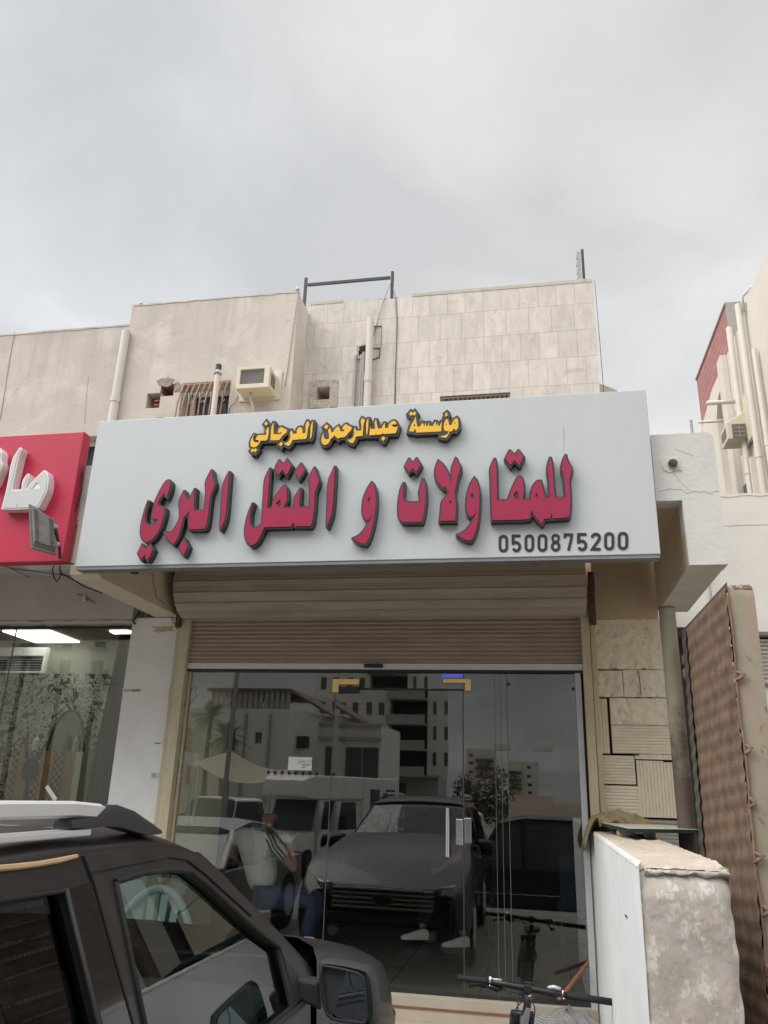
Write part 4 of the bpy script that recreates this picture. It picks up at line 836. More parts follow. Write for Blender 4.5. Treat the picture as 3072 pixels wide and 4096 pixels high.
# big left drain pipe in front of the corner
p = P((488+18, 1326), 1, -.03); pj = P((435+18, 1600), 1, -.03)
pipe('drain_pipe', [(p.x, -.035, p.z), (p.x, -.035, 4.3)], .042, M['pvc'], 'tall cream drain pipe at the left corner of the plaster bay', 'pipe', [((p.x, -.035, pj.z+.03), (p.x, -.035, pj.z-.03))])

# window air conditioner in a cream box
def ac_box(name, x0, x1, y0, y1, z0, z1, lab, mb_col, grill, face='-y', plate=True):
    t = thing(name, ((x0+x1)/2, (y0+y1)/2, z0), lab, 'air conditioner'); return t
M['ac_cream'] = mat('ac_cream', (0.64, 0.58, 0.455), 0.6, 0.06, 6, stain=0.25, stain_col=(0.45, 0.36, 0.25))
M['ac_mesh'] = mat('ac_mesh', (0.16, 0.145, 0.13), 0.7, 0.2, 30)
ac = thing('air_conditioner', (-2.47, -.2, 5.2), 'cream boxed window air conditioner with mesh openings on the plaster wall', 'air conditioner')
yA = -.21
q = [P(za(*p), 1, yA) for p in ((985, 300), (1335, 272), (1345, 45), (1015, 85))]
X0, X1, Z0, Z1 = (q[0].x+q[3].x)/2, (q[1].x+q[2].x)/2, (q[0].z+q[1].z)/2, (q[2].z+q[3].z)/2
g0 = [P(za(*p), 1, yA) for p in ((1030, 252), (1278, 235), (1285, 85), (1033, 105))]
gx0, gx1, gz0, gz1 = g0[0].x, g0[1].x, (g0[0].z+g0[1].z)/2, (g0[2].z+g0[3].z)/2
b = MB(); b.panel(X0, X1, Z0, Z1, yA, .21, [(gx0, gx1, gz0, gz1, .03)])
case = b.build('casing', M['ac_cream'], ac, bevel=.006)
sd_ = MB(); sd_.box(X1-.0002, X1+.004, yA+.05, -.05, Z0+.05, Z1-.05); sd_.build('side_mesh', M['ac_mesh'], case)
b = MB(); b.box(gx0, gx1, yA+.031, yA+.036, gz0, gz1); b.build('mesh_backing', M['ac_mesh'], case)
b = MB(); stp = .021
for s_ in (1, -1):
    k = -40
    while k < 40:
        pts = []
        x_ = gx0+k*stp
        pa, pb_ = None, None
        # line x = x_ + s*(z-gz0)
        zs_ = [gz0, gz1]
        lo, hi = (gx0-x_)*s_+gz0, (gx1-x_)*s_+gz0
        za_, zb__ = max(gz0, min(lo, hi)), min(gz1, max(lo, hi))
        if zb__-za_ > .004: b.tube([(x_+s_*(za_-gz0), yA+.012, za_), (x_+s_*(zb__-gz0), yA+.012, zb__)], .0016, 4, caps=False)
        k += 1
b.build('wire_mesh', M['grey_pipe'], case)
b = MB(); b.box(X0-.04, X1+.05, -.014, -.001, Z0-.03, Z1+.05); b.build('wall_plate', M['ac_cream'], ac, bevel=.004)
b = MB(); b.tube([(-2.475, -.12, Z0), (-2.475, -.12, Z0-.05), (-2.46, -.11, Z0-.09), (-2.45, -.1, Z0-.13), (-2.45, -.06, Z0-.3)], .012, 8); b.build('drain_hose', M['pvc'], ac, smooth=True)

# ------------------------------------------------------------------ left neighbour
nb = thing('neighbor_building', (-6.5, 2, 0), 'low beige plaster building on the left with a lit shop under a red sign', 'building')
wx0, wx1 = P((345, 1670), 1, .02).x, -3.86
w = MB(); w.panel(-10.5, -3.878, 3.62, 6.165, .02, 6, [(-4.30, -3.99, 4.3, 4.955, .2), (-5.55, -5.16, 4.3, 5.23, .2)]); w.build('plaster_wall', M['plaster_left'], nb)
cp = MB(); cp.grid(lambda u, v: (-10.5+6.62*u, [.016, .016, .08][int(round(v*2))], [6.16, 6.178, 6.183][int(round(v*2))]+.01*mnoise.noise((u*40, v, 9))), 120, 2); cp.build('parapet_crumbs', M['plaster_left'], nb)
for x0, x1, zt_ in ((-4.30, -3.99, 4.955), (-5.55, -5.16, 5.23)):
    b = MB(); [b.box(*q) for q in ((x0, x0+.035, .17, .2, 4.3, zt_), (x1-.035, x1, .17, .2, 4.3, zt_), (x0+.035, x1-.035, .17, .2, zt_-.035, zt_))]; wv = b.build('window', M['white_paint'], nb)
    MB().box(x0+.035, x1-.035, .185, .19, 4.3, zt_-.035).build('pane', M['dark_glass'], wv)
wl_ = MB(); crk = P((370, 1500), 1, .02)
MB().tube([P(z_, 1, .018) for z_ in ((353, 1510), (346, 1560), (340, 1640), (337, 1690))], .004, 5).build('wall_conduit', M['plaster_left'], nb)
MB().tube([P(z_, 1, .017) for z_ in ((58, 1330), (40, 1430), (20, 1560), (0, 1680))], .003, 4).build('wall_crack', M['chip'], nb)
b = MB(); b.box(-10.5, -3.191, -1.345, 0.02, 3.57, 3.70); b.build('canopy_slab', M['grey_render'], nb)
b = MB(); b.box(-10.5, -3.602, -1.35, -1.2, 3.45, 4.03); b.build('canopy_fascia', M['fascia'], nb, bevel=.008)
b = MB(); b.box(-3.601, -3.195, -1.33, -1.2, 3.28, 3.599); b.build('canopy_fascia', M['fascia'], nb, bevel=.008)
b = MB(); b.box(-10.5, -3.405, .0, .2, 3.13, 3.62); b.build('lintel', M['grey_render'], nb)
b = MB(); n = 60
b.grid(lambda u, v: (-10.5+7.1*u, -.004+.02*v-.006*mnoise.noise((u*50, v*3, 2)), 3.165-.05*v+.012*mnoise.noise((u*60, v*2, 5))), 90, 3); b.build('ragged_plaster_edge', M['chip'], nb)
b = MB(); b.box(-10.5, -3.40, .02, .2, .15, FLOOR+.45); b.build('plinth', M['pillar'], nb)
gp = MB(); gp.box(-10.5, -4.55, .06, .07, FLOOR+.45, 3.10); gp.build('shop_window', M['clear'], nb)
gp = MB(); gp.box(-4.546, -3.402, .06, .07, FLOOR+.45, 3.10); gp.build('shop_window', M['clear'], nb)
b = MB(); b.box(-4.5505, -4.5455, .058, .072, FLOOR+.45, 3.1); b.build('glass_joint', M['joint'], nb)
b = MB(); b.box(-10.5, -3.41, .055, .08, 3.10, 3.125); b.build('top_channel', M['dark'], nb)
# interior of the left shop
ro = thing('left_shop_interior', (-6, 2, FLOOR), 'lit left shop room papered with newspaper print', 'room')
def paper_wall():
    m = bpy.data.materials.new('newspaper_wallpaper'); m.use_nodes = True; t = m.node_tree; b = t.nodes['Principled BSDF']; L = t.links.new
    co = t.nodes.new('ShaderNodeTexCoord'); mp = t.nodes.new('ShaderNodeMapping'); mp.inputs['Rotation'].default_value = (0, radians(14), 0); L(co.outputs['Object'], mp.inputs[0])
    sp = t.nodes.new('ShaderNodeSeparateXYZ'); L(mp.outputs[0], sp.inputs[0]); cb = t.nodes.new('ShaderNodeCombineXYZ'); L(sp.outputs['X'], cb.inputs[0]); L(sp.outputs['Z'], cb.inputs[1])
    vo = t.nodes.new('ShaderNodeTexVoronoi'); vo.inputs['Scale'].default_value = 5.5; vo.distance = 'CHEBYCHEV'; L(cb.outputs[0], vo.inputs['Vector'])
    # each torn sheet has its own print angle and density
    sub = t.nodes.new('ShaderNodeVectorMath'); sub.operation = 'SUBTRACT'; L(cb.outputs[0], sub.inputs[0]); L(vo.outputs['Position'], sub.inputs[1])
    s2 = t.nodes.new('ShaderNodeSeparateColor'); L(vo.outputs['Color'], s2.inputs[0])
    an = t.nodes.new('ShaderNodeMath'); an.operation = 'MULTIPLY_ADD'; L(s2.outputs[0], an.inputs[0]); an.inputs[1].default_value = 1.5; an.inputs[2].default_value = -.75
    ro_ = t.nodes.new('ShaderNodeVectorRotate'); ro_.rotation_type = 'Z_AXIS'; L(sub.outputs[0], ro_.inputs['Vector']); L(an.outputs[0], ro_.inputs['Angle'])
    br = t.nodes.new('ShaderNodeTexBrick'); L(ro_.outputs[0], br.inputs['Vector'])
    for k, v in (('Scale', 1), ('Mortar Size', .006), ('Brick Width', .035), ('Row Height', .02), ('Bias', .25)): br.inputs[k].default_value = v
    br.inputs['Color1'].default_value = (.44, .43, .36, 1); br.inputs['Color2'].default_value = (.20, .195, .17, 1); br.inputs['Mortar'].default_value = (.44, .43, .36, 1)
    n2 = t.nodes.new('ShaderNodeTexNoise'); n2.inputs['Scale'].default_value = 8; n2.inputs['Detail'].default_value = 5; n2.inputs['Distortion'].default_value = 1.6; L(cb.outputs[0], n2.inputs['Vector'])
    r = t.nodes.new('ShaderNodeValToRGB'); L(n2.outputs['Fac'], r.inputs[0]); r.color_ramp.interpolation = 'CONSTANT'
    r.color_ramp.elements[0].color = (.035, .035, .033, 1); r.color_ramp.elements[1].position = .45; r.color_ramp.elements[1].color = (.44, .43, .36, 1); e_ = r.color_ramp.elements.new(.545); e_.color = (.16, .16, .145, 1); e_ = r.color_ramp.elements.new(.60); e_.color = (.44, .43, .36, 1)
    mu = t.nodes.new('ShaderNodeMixRGB'); mu.blend_type = 'DARKEN'; mu.inputs[0].default_value = 1; L(br.outputs[0], mu.inputs[1]); L(r.outputs[0], mu.inputs[2])
    ed = t.nodes.new('ShaderNodeMapRange'); L(s2.outputs[1], ed.inputs[0]); ed.inputs[1].default_value = .42; ed.inputs[2].default_value = .44
    mi = t.nodes.new('ShaderNodeMixRGB'); L(ed.outputs[0], mi.inputs[0]); L(mu.outputs[0], mi.inputs[2]); L(r.outputs[0], mi.inputs[1])
    L(mi.outputs[0], b.inputs['Base Color']); b.inputs['Roughness'].default_value = .7
    return m
M['news'] = paper_wall()
M['olive_wall'] = mat('olive_wall', (0.36, 0.36, 0.28), 0.8, 0.05, 3)
YB = 2.6
zc = Z(0, 2400, .38435)   # zoom of the left window
pz = P(zc(700, 770), 1, YB).z
MB().box(-11, -3.45, YB, YB+.1, FLOOR, pz).build('papered_wall', M['news'], ro)
MB().box(-11, -3.45, YB, YB+.1, pz, 3.5).build('upper_wall', M['olive_wall'], ro)
MB().box(-11, -3.405, .21, YB, FLOOR-.03, FLOOR).build('floor', M['floor_tile'], ro)
M['ceil'] = mat('grey_ceiling', (0.40, 0.40, 0.35), 0.8)
MB().box(-11, -3.405, .21, YB, 3.42, 3.5).build('ceiling', M['ceil'], ro)
MB().box(-3.46, -3.405, .35, YB, FLOOR, 3.42).build('side_wall', M['olive_wall'], ro)
M['lamp'] = mat('light_panel', (0.9, 0.9, 0.9), 0.5, emit=(1.0, 1.0, 0.96), estr=2.6)
zl = 3.40
lp = [P(zc(*q), 2, zl) for q in ((25, 330), (520, 328), (828, 445), (365, 447))]
b = MB(); b.prism([lp], (0, 0, .015)); tag(b.build('ceiling_light_panel', M['lamp']), 'glowing flat ceiling light panel in the left shop', 'light')
lp = [P(zc(*q), 2, zl) for q in ((1140, 330), (1330, 328), (1400, 352), (1185, 356))]
b = MB(); b.prism([lp], (0, 0, .015)); tag(b.build('ceiling_light_panel', M['lamp']), 'small glowing light panel end near the black curtain of the left shop', 'light')
# wall mounted rack cooler: white frame with black grille
q0 = [P(zc(*q), 1, 2.35) for q in ((-200, 500), (515, 520), (490, 765), (-200, 760))]
ra = thing('wall_cooler', (q0[0].x, 2.4, q0[3].z), 'white framed black grille unit high on the wall of the left shop', 'cooler')
x0, x1, z0_, z1_ = q0[0].x, q0[1].x, q0[3].z, q0[0].z
b = MB(); b.prism([[(x0, 2.3, z0_), (x1, 2.3, z0_), (x1, 2.3, z1_), (x0, 2.3, z1_)], [(x0+.03, 2.3, z0_+.02), (x0+.03, 2.3, z1_-.1), (x1-.03, 2.3, z1_-.1), (x1-.03, 2.3, z0_+.02)]], (0, .06, 0)); b.build('frame', M['white_paint'], ra)
MB().box(x0+.03, x1-.03, 2.345, 2.355, z0_+.02, z1_-.1).build('backing', M['black'], ra)
b = MB(); z_ = z0_+.04
while z_ < z1_-.11: b.box(x0+.03, x1-.03, 2.325, 2.335, z_, z_+.007); z_ += .03
b.build('grille', M['grey_pipe'], ra)
# tan lattice cabinet
def lattice():
    m = mat('tan_lattice', (0.42, 0.25, 0.10), 0.6, .15, 8); t = m.node_tree; b = t.nodes['Principled BSDF']; L = t.links.new
    co = t.nodes.new('ShaderNodeTexCoord'); sp = t.nodes.new('ShaderNodeSeparateXYZ'); L(co.outputs['Object'], sp.inputs[0]); cb = t.nodes.new('ShaderNodeCombineXYZ'); L(sp.outputs['X'], cb.inputs[0]); L(sp.outputs['Z'], cb.inputs[1])
    br = t.nodes.new('ShaderNodeTexChecker'); br.inputs['Scale'].default_value = 25; L(cb.outputs[0], br.inputs[0])
    mp = t.nodes.new('ShaderNodeTexWave'); mp.wave_type = 'BANDS'; mp.bands_direction = 'X'; mp.inputs['Scale'].default_value = 1.1; L(cb.outputs[0], mp.inputs[0])
    mm = t.nodes.new('ShaderNodeMapRange'); L(mp.outputs['Fac'], mm.inputs[0]); mm.inputs[1].default_value = .42; mm.inputs[2].default_value = .44
    mu = t.nodes.new('ShaderNodeMath'); mu.operation = 'MULTIPLY'; L(br.outputs['Fac'], mu.inputs[0]); L(mm.outputs[0], mu.inputs[1])
    mi = t.nodes.new('ShaderNodeMixRGB'); src = b.inputs['Base Color'].links[0].from_socket; L(mu.outputs[0], mi.inputs[0]); L(src, mi.inputs[1]); mi.inputs[2].default_value = (.06, .035, .02, 1); L(mi.outputs[0], b.inputs['Base Color'])
    return m
M['lattice'] = lattice()
q0 = [P(zc(*q), 1, 2.2) for q in ((150, 1560), (880, 1560))]
cb_ = thing('lattice_cabinet', ((q0[0].x+q0[1].x)/2, 2.3, FLOOR), 'tan cabinet front with dark square lattice in the left shop', 'cabinet')
MB().box(q0[0].x, q0[1].x-.08, 2.2, 2.55, FLOOR, q0[0].z).build('front', M['lattice'], cb_)
MB().box(q0[1].x-.079, q0[1].x, 2.18, 2.55, FLOOR, q0[0].z).build('side_post', M['int_cream'], cb_)
# black gathered curtain
cu = MB(); a0, a1 = P(zc(1230, 290), 1, .3), P(zc(1370, 290), 1, .3); 
M['curtain'] = mat('black_curtain', (0.028, 0.028, 0.027), 0.9, .25, 4, .3, 30, stretch=(6, 1, .3))
zt_ = 3.09
cu.grid(lambda u, v: (-3.40-(.27+.10*min(1, v*2.2))*(1-u), .30+.03*sin(u*40+2*sin(v*3))+.015*mnoise.noise((u*6, v*5, 1)), zt_-(zt_-FLOOR)*v), 40, 24)
cu.build('curtain', M['curtain'], smooth=True); tag(bpy.data.objects['curtain'], 'black gathered curtain at the right edge of the left shop window', 'curtain')
M['navy'] = mat('navy_cloth', (0.02, 0.028, 0.05), 0.8, .2, 8)
p = P(zc(310, 1770), 1, 1.2); b = MB(); b.ball((p.x, 1.2, p.z), (.085, .08, .115)); b.tube([(p.x-.05, 1.2, p.z+.1), (p.x-.1, 1.2, p.z+.3)], .018, 6); b.tube([(p.x+.06, 1.2, p.z+.1), (p.x+.14, 1.2, p.z+.28)], .015, 6); b.tube([(p.x, 1.2, p.z-.1), (p.x, 1.2, FLOOR)], .02, 6)
tag(b.build('hanging_bag', M['navy'], smooth=True), 'dark navy bag with straps in front of the lattice cabinet', 'bag')
p = P(zc(700, 1400), 1, 2.3); b = MB(); 
ring_ = [(p.x+.26*cos(t)*.9, 2.3, p.z-.25+.52*sin(t)) for t in [pi*i/16 for i in range(17)]]; b.tube(ring_, .014, 6); mo = thing('arched_mirror', (p.x, 2.3, p.z-.25), 'arched mirror with dark rim on the papered wall of the left shop', 'mirror'); b.build('rim', M['black'], mo)
M['mirror'] = mat('mirror', (.22, .24, .23), .25, .1, 6, metal=1.0)
b = MB(); b.prism([[(q[0], 2.31, q[2]) for q in ring_]], (0, .008, 0)); b.build('mirror_glass', M['mirror'], mo)
for i, dx in enumerate((-.36, .02, .14)):
    b = MB(); b.tube([(p.x+dx, 2.28, q0[0].z+.0), (p.x+dx, 2.28, q0[0].z+.12), (p.x+dx, 2.28, q0[0].z+.14), (p.x+dx, 2.28, q0[0].z+.18)], [.035, .035, .014, .014], 10)
    tag(b.build('bottle', [M['paper'], M['brown_frame'], M['pale_blue']][i], smooth=True, angle=40), ['white bottle left of the arched mirror on the lattice cabinet', 'brown bottle under the arched mirror on the lattice cabinet', 'pale blue bottle at the right end of the lattice cabinet'][i], 'bottle', 'bottles on the lattice cabinet')
p = P(zc(530, 2010), 1, .05); sl_ = thing('window_sticker', (p.x, .05, p.z-.07), 'slanted white strip sticker low on the left shop window', 'sticker')
d_ = Vector((.055, 0, -.055)); b = MB(); b.obox((p.x, .054, p.z), d_*.95, (0, .001, 0), Vector((.012, 0, .012))); b.build('strip', M['white_paint'], sl_)

# red sign of the neighbour
z8 = Z(0, 1700, .30139)
rsgn = thing('red_sign', (-4.9, -1.4, 3.27), 'crimson sign board with large white box letters on the left', 'sign')
yRS = -1.455; rr = P(z8(1118, 100), 1, yRS).x; rzt, rzb = P(z8(500, 120), 1, yRS).z, P(z8(400, 1818), 1, yRS).z
MB().box(-6.6, rr, yRS, -1.36, rzb, rzt).build('panel', M['red_panel'], rsgn, bevel=.006)
wkw = dict(parent=rsgn, y0=yRS, y1=-1.53, sm=1, trim=M['white_trim'], side=M['white_letter'])
letter([([(265, 315), (165, 468), (115, 800), (38, 1098), (205, 1105), (222, 1098), (235, 1035), (240, 1100), (405, 1092), (505, 1075), (575, 940), (612, 850), (625, 740), (620, 665), (603, 625), (585, 620), (545, 650), (480, 720), (400, 800), (365, 862), (322, 872), (330, 790), (355, 720), (372, 660), (345, 690), (308, 750), (302, 835), (290, 872), (140, 878), (158, 750), (185, 640), (215, 500), (240, 400), (268, 330)], [(490, 765), (440, 830), (415, 852), (535, 845), (535, 800), (515, 765)])], z8, .011, M['opal'], **wkw)
letter([([(-160, 250), (-40, 300), (-12, 320), (10, 365), (5, 400), (-5, 470), (15, 530), (-30, 640), (-80, 760), (-200, 760)],)], z8, .011, M['opal'], **wkw)
# floodlight aimed at the red sign
fl = thing('floodlight', (-3.26, -1.5, 3.27), 'tilted dark grey floodlight on a bracket in front of the red sign', 'floodlight')
M['flood'] = mat('dusty_grey_metal', (0.17, 0.16, 0.148), 0.75, .2, 20, .1, 60, stain=.5, stain_col=(.26, .24, .21))
q = [P(z8(405, 1015), 1, -1.72), P(z8(745, 1235), 1, -1.60), P(z8(765, 1700), 1, -1.60), P(z8(435, 1605), 1, -1.72)]
e1 = (q[1]-q[0]); e3 = (q[3]-q[0]); nn = e1.cross(e3).normalized(); nn = nn if nn.y > 0 else -nn
def fpt(u, v, w_): return q[0]*(1-u)*(1-v)+q[1]*u*(1-v)+q[2]*u*v+q[3]*(1-u)*v+nn*w_
b = MB(); b.loft([[fpt(*c, .05) for c in ((0, 0), (1, 0), (1, 1), (0, 1))], [fpt(*c, .03) for c in ((0, 0), (1, 0), (1, 1), (0, 1))]], closed=True)
b.loft([[fpt(*c, .0299) for c in ((.06, .05), (.97, .05), (.97, .95), (.06, .95))], [fpt(*c, .0) for c in ((.1, .1), (.9, .12), (.9, .86), (.1, .86))]], closed=True)
b.build('lamp_body', M['flood'], fl, bevel=.003)
for i in range(17):
    v = .12+.72*i/16
    for u0, u1 in ((.12, .27), (.72, .88)): b = MB(); b.loft([[fpt(u0, v, -.008), fpt(u1, v, -.008), fpt(u1, v+.02, -.008), fpt(u0, v+.02, -.008)], [fpt(u0, v, .012), fpt(u1, v, .012), fpt(u1, v+.02, .012), fpt(u0, v+.02, .012)]], closed=True); b.build('cooling_fin', M['flood'], fl)
b = MB(); pA, pB = P(z8(735, 1350), 1, -1.60), P(z8(755, 1580), 1, -1.58); end = P(z8(795, 1760), 1, -1.46)
b.tube([pA, P(z8(760, 1480), 1, -1.57), P(z8(790, 1640), 1, -1.52), end], .011, 6); b.build('bracket', M['dark'], fl)
for c_ in (pA, pB): b = MB(); b.tube([c_+Vector((-.004, -.012, 0)), c_+Vector((0, .012, 0))], .017, 10); b.build('bolt', M['grey_pipe'], fl)
cable([P(z8(*q), 1, yy) for q, yy in (((1065, 470), -1.38), ((1095, 560), -1.40), ((1090, 700), -1.40), ((1080, 870), -1.40), ((1040, 1020), -1.40), ((990, 1160), -1.40), ((920, 1280), -1.42), ((870, 1340), -1.43))], .006, M['cable'], 'black cable curving down between the red sign and the grey sign')
cable([P(z8(*q), 1, -1.4) for q in ((790, 1640), (812, 1700), (790, 1780), (830, 1800), (900, 1830), (975, 1845))], .006, M['cable'], 'black cable from the floodlight running under the grey sign')
cable([P(z3(*q), 1, -1.3) for q in ((490, 80), (440, 110), (422, 160), (432, 215), (455, 255), (480, 220), (492, 190), (480, 150), (490, 90))], .005, M['cable'], 'loop of black cable dangling under the red sign')
cable([P(z3(495, 90), 1, -1.25), P(z3(475, 140), 1, -1.2), P(z3(490, 185), 1, -1.2), P(z3(600, 245), 1, -.9), P(z3(680, 295), 1, -.7), P(z3(820, 345), 1, -.25)], .006, M['cable'], 'black cable slung under the left canopy to the beam')
cable([P(z3(0, 110), 2, 3.56), P(z3(300, 250), 2, 3.56)], .004, M['cable_grey'], 'thin wire under the left canopy running down toward the shop window')
cable([P(z3(100, 150), 2, 3.562), P(z3(610, 215), 2, 3.562)], .004, M['cable_grey'], 'thin wire under the left canopy ending beside the grey sign')
cable([P(z3(1125, 495), 1, -.03), P(z3(1095, 540), 1, -.03), P(z3(1070, 575), 1, -.02), P(z3(1088, 595), 1, -.02)], .009, M['cable'], 'short black cable stub at the top of the white pillar')
cable([P(z3(1225, 140), 0, -2.963), P(z3(1235, 260), 0, -2.96), P(z3(1262, 390), 0, -2.96), P(z3(1320, 430), 0, -2.95), P(z3(1350, 490), 1, -.02), P(z3(1410, 610), 1, -.02), P(z3(1450, 680), 1, -.015)], .006, M['cable_white'], 'cream cable running down the canopy beam to the shutter guide')
p = P(z3(680, 395), 1, -.02); b = MB(); b.obox(p, (.012, 0, .008), (0, .015, 0), (-.008, 0, .025)); lt = thing('wall_hook', (p.x, -.02, p.z), 'small white tube hook on the grey wall of the left shop', 'hook'); b.build('tube', M['pvc'], lt)
b = MB(); b.tube([P(z3(620, 350), 1, -.012), P(z3(768, 430), 1, -.012)], .004, 5); b.build('rod', M['cable_grey'], lt)
# stickers and hasp on the pillar
p = P(z3(1275, 1520), 1, 0); sk = thing('pillar_sticker', (p.x, -.003, p.z-.06), 'grey paper label with a dark line at the right side of the white pillar', 'sticker')
MB().box(p.x-.045, p.x+.04, -.0026, -.0005, p.z-.05, p.z+.06).build('sheet', M['paper'], sk); b = MB(); b.box(p.x-.03, p.x+.025, -.0034, -.0027, p.z-.038, p.z-.03); b.build('printed_line', M['ink'], sk)
p = P(z3(1065, 1130), 1, 0); sk = thing('worn_plate', (p.x, -.003, p.z-.02), 'narrow worn printed plate stuck across the white pillar', 'plate')
MB().box(p.x-.09, p.x+.09, -.0026, -.0005, p.z-.018, p.z+.018).build('plate', M['paper'], sk)
b = MB(); b.box(p.x-.005, p.x+.075, -.0034, -.0027, p.z-.01, p.z+.012); b.build('dark_print', M['chip'], sk); b = MB(); b.box(p.x-.085, p.x-.01, -.0034, -.0027, p.z-.01, p.z+.01); b.build('faded_print', M['peel'], sk)
p = P(z3(1250, 1810), 1, 0); hs_ = thing('lock_hasp', (p.x, -.01, p.z-.02), 'small steel hasp bolted at the edge of the white pillar', 'hasp')
MB().box(p.x-.035, p.x+.04, -.008, -.0005, p.z-.02, p.z+.02).build('plate', M['alu'], hs_, bevel=.002); b = MB(); b.tube([(p.x-.012, -.018, p.z), (p.x-.012, -.007, p.z)], .012, 10); b.build('bolt', M['grey_pipe'], hs_)
# ------------------------------------------------------------------ white side wall on the right of the entrance
M['whitewash'] = mat('whitewash', (0.80, 0.82, 0.82), 0.85, 0.04, 5, 0.3, 40, stain=0.22, stain_col=(0.64, 0.65, 0.64), stretch=(1, 1, .4))
def flaked():
    m = bpy.data.materials.new('flaking_render'); m.use_nodes = True; t = m.node_tree; bs = t.nodes['Principled BSDF']; L = t.links.new; bs.inputs['Roughness'].default_value = .95
    co = t.nodes.new('ShaderNodeTexCoord')
    def nz(sc, det, rg, dis=0, st=(1, 1, 1)):
        mp = t.nodes.new('ShaderNodeMapping'); mp.inputs['Scale'].default_value = st; L(co.outputs['Object'], mp.inputs[0])
        n = t.nodes.new('ShaderNodeTexNoise'); n.inputs['Scale'].default_value = sc; n.inputs['Detail'].default_value = det; n.inputs['Roughness'].default_value = rg; n.inputs['Distortion'].default_value = dis; L(mp.outputs[0], n.inputs[0]); return n.outputs['Fac']
    def mask(f, a, b_, top=1.0):
        r = t.nodes.new('ShaderNodeMapRange'); L(f, r.inputs[0]); r.inputs[1].default_value = a; r.inputs[2].default_value = b_; r.inputs[4].default_value = top; return r.outputs[0]
    def mix(fac, c1, c2):
        x = t.nodes.new('ShaderNodeMixRGB'); L(fac, x.inputs[0])
        for k, c in ((1, c1), (2, c2)):
            if isinstance(c, tuple): x.inputs[k].default_value = (*c, 1)
            else: L(c, x.inputs[k])
        return x.outputs[0]
    c = mix(mask(nz(5, 8, .6), .35, .65), (.34, .30, .265), (.45, .39, .325))
    c = mix(mask(nz(3.2, 6, .55), .50, .60, .8), c, (.40, .375, .35))
    w = nz(11, 10, .76, .1, (1.2, 1, .8)); c = mix(mask(w, .52, .58, .7), c, (.57, .55, .52))
    c = mix(mask(nz(20, 6, .7, .5), .64, .69, .7), c, (.30, .28, .26))
    c = mix(mask(nz(38, 4, .6), .60, .66, .5), c, (.27, .235, .20))
    L(c, bs.inputs['Base Color'])
    bu = t.nodes.new('ShaderNodeBump'); bu.inputs['Strength'].default_value = .55; bu.inputs['Distance'].default_value = .006; L(w, bu.inputs['Height']); L(bu.outputs[0], bs.inputs['Normal']); return m
M['rough_stone'] = flaked()
M['wall_top'] = mat('wall_top', (0.48, 0.415, 0.33), 0.95, 0.14, 6, 0.5, 40, stain=.45, stain_col=(.36, .305, .24))
lw = thing('low_wall', (.51, -1.5, 0), 'thick low wall with whitewashed side and rough flaking stone end beside the entrance', 'wall')
WX0, WX1, WY0, WY1, WZ = .352, .665, -2.96, -.02, 1.625
b = MB()
b.grid(lambda u, v: (WX0-.002*mnoise.noise((u*60, v*40, 0))-.004*mnoise.noise((u*12, v*9, 3)), WY0+.004+(WY1-WY0-.004)*u, (WZ-.012)*v), 80, 40)
b.build('whitewashed_side', M['whitewash'], lw, smooth=True)
b = MB()
def endp(u, v):
    x = WX0-.001+(WX1-WX0+.001)*u; z = (WZ-.01)*v
    y = WY0+.03*(max(0, abs(u-.5)*2-.7)/.3)**2*(1 if u > .5 else .5)+.07*max(0, (v-.93)/.07)**2
    k = mnoise.noise((u*3, v*14, 1))*.006+mnoise.noise((u*14, v*60, 4))*.0014+mnoise.noise((u*50, v*200, 7))*.0012
    return (x+.01*(u > .97)*mnoise.noise((v*20, 0, 0)), y+k, z)
b.grid(endp, 70, 260); b.build('rough_end', M['rough_stone'], lw, smooth=True)
b = MB()
def topp(u, v):
    x = WX0+(WX1-WX0)*u; y = WY0+.05+(WY1-WY0-.05)*v
    return (x, y, WZ+.006*mnoise.noise((u*8, v*25, 2))+.004*mnoise.noise((u*25, v*70, 5))-.02*max(0, (.06-v)/.06)-.012*(max(0, (.1-u)/.1)))
b.grid(topp, 30, 120); b.build('top', M['wall_top'], lw, smooth=True)
b = MB(); b.grid(lambda u, v: (WX1+.003*mnoise.noise((u*30, v*20, 0)), WY0+.03+(WY1-WY0-.03)*u, (WZ-.01)*v), 30, 12); b.build('far_side', M['rough_stone'], lw)
b = MB()
def lip(u, v):
    a = -1.9+2.6*v; r = .012+.006*mnoise.noise((u*11, v*2, 3))+.004*mnoise.noise((u*37, v*3, 5)); y = WY0+.045+.012*mnoise.noise((u*9, 0, 2))
    return (WX0+.02+(WX1-WX0-.02)*u, y-.02*cos(a)-r*.6*cos(a), WZ-.03+r*sin(a)+.008*mnoise.noise((u*6, v*2, 9))+.003*mnoise.noise((u*25, v*4, 2)))
b.grid(lip, 60, 10); b.build('broken_lip', M['rough_stone'], lw, smooth=True)
b = MB(); b.grid(lambda u, v: (WX0-.003+.012*v+.004*mnoise.noise((u*60, v, 0))+.003*mnoise.noise((u*170, v, 0)), WY0+.02+(2.6)*u, WZ-.018+.019*v+.003*mnoise.noise((u*50, v, 4))+.003*mnoise.noise((u*150, v, 6))), 300, 2); b.build('whitewash_crust', M['white_paint'], lw, smooth=True)
b = MB(); b.obox((WX0-.002, -2.35, 1.37), (.001, 0, 0), (0, .04, -.001), (0, 0, .0035)); b.build('wall_mark', M['dark'], lw)
b = MB(); [b.box(.346, .351, -.12-.18*i, -.08-.18*i, .4, 1.60) for i in range(1)]; b.build('corner_crack', M['crack'], lw)

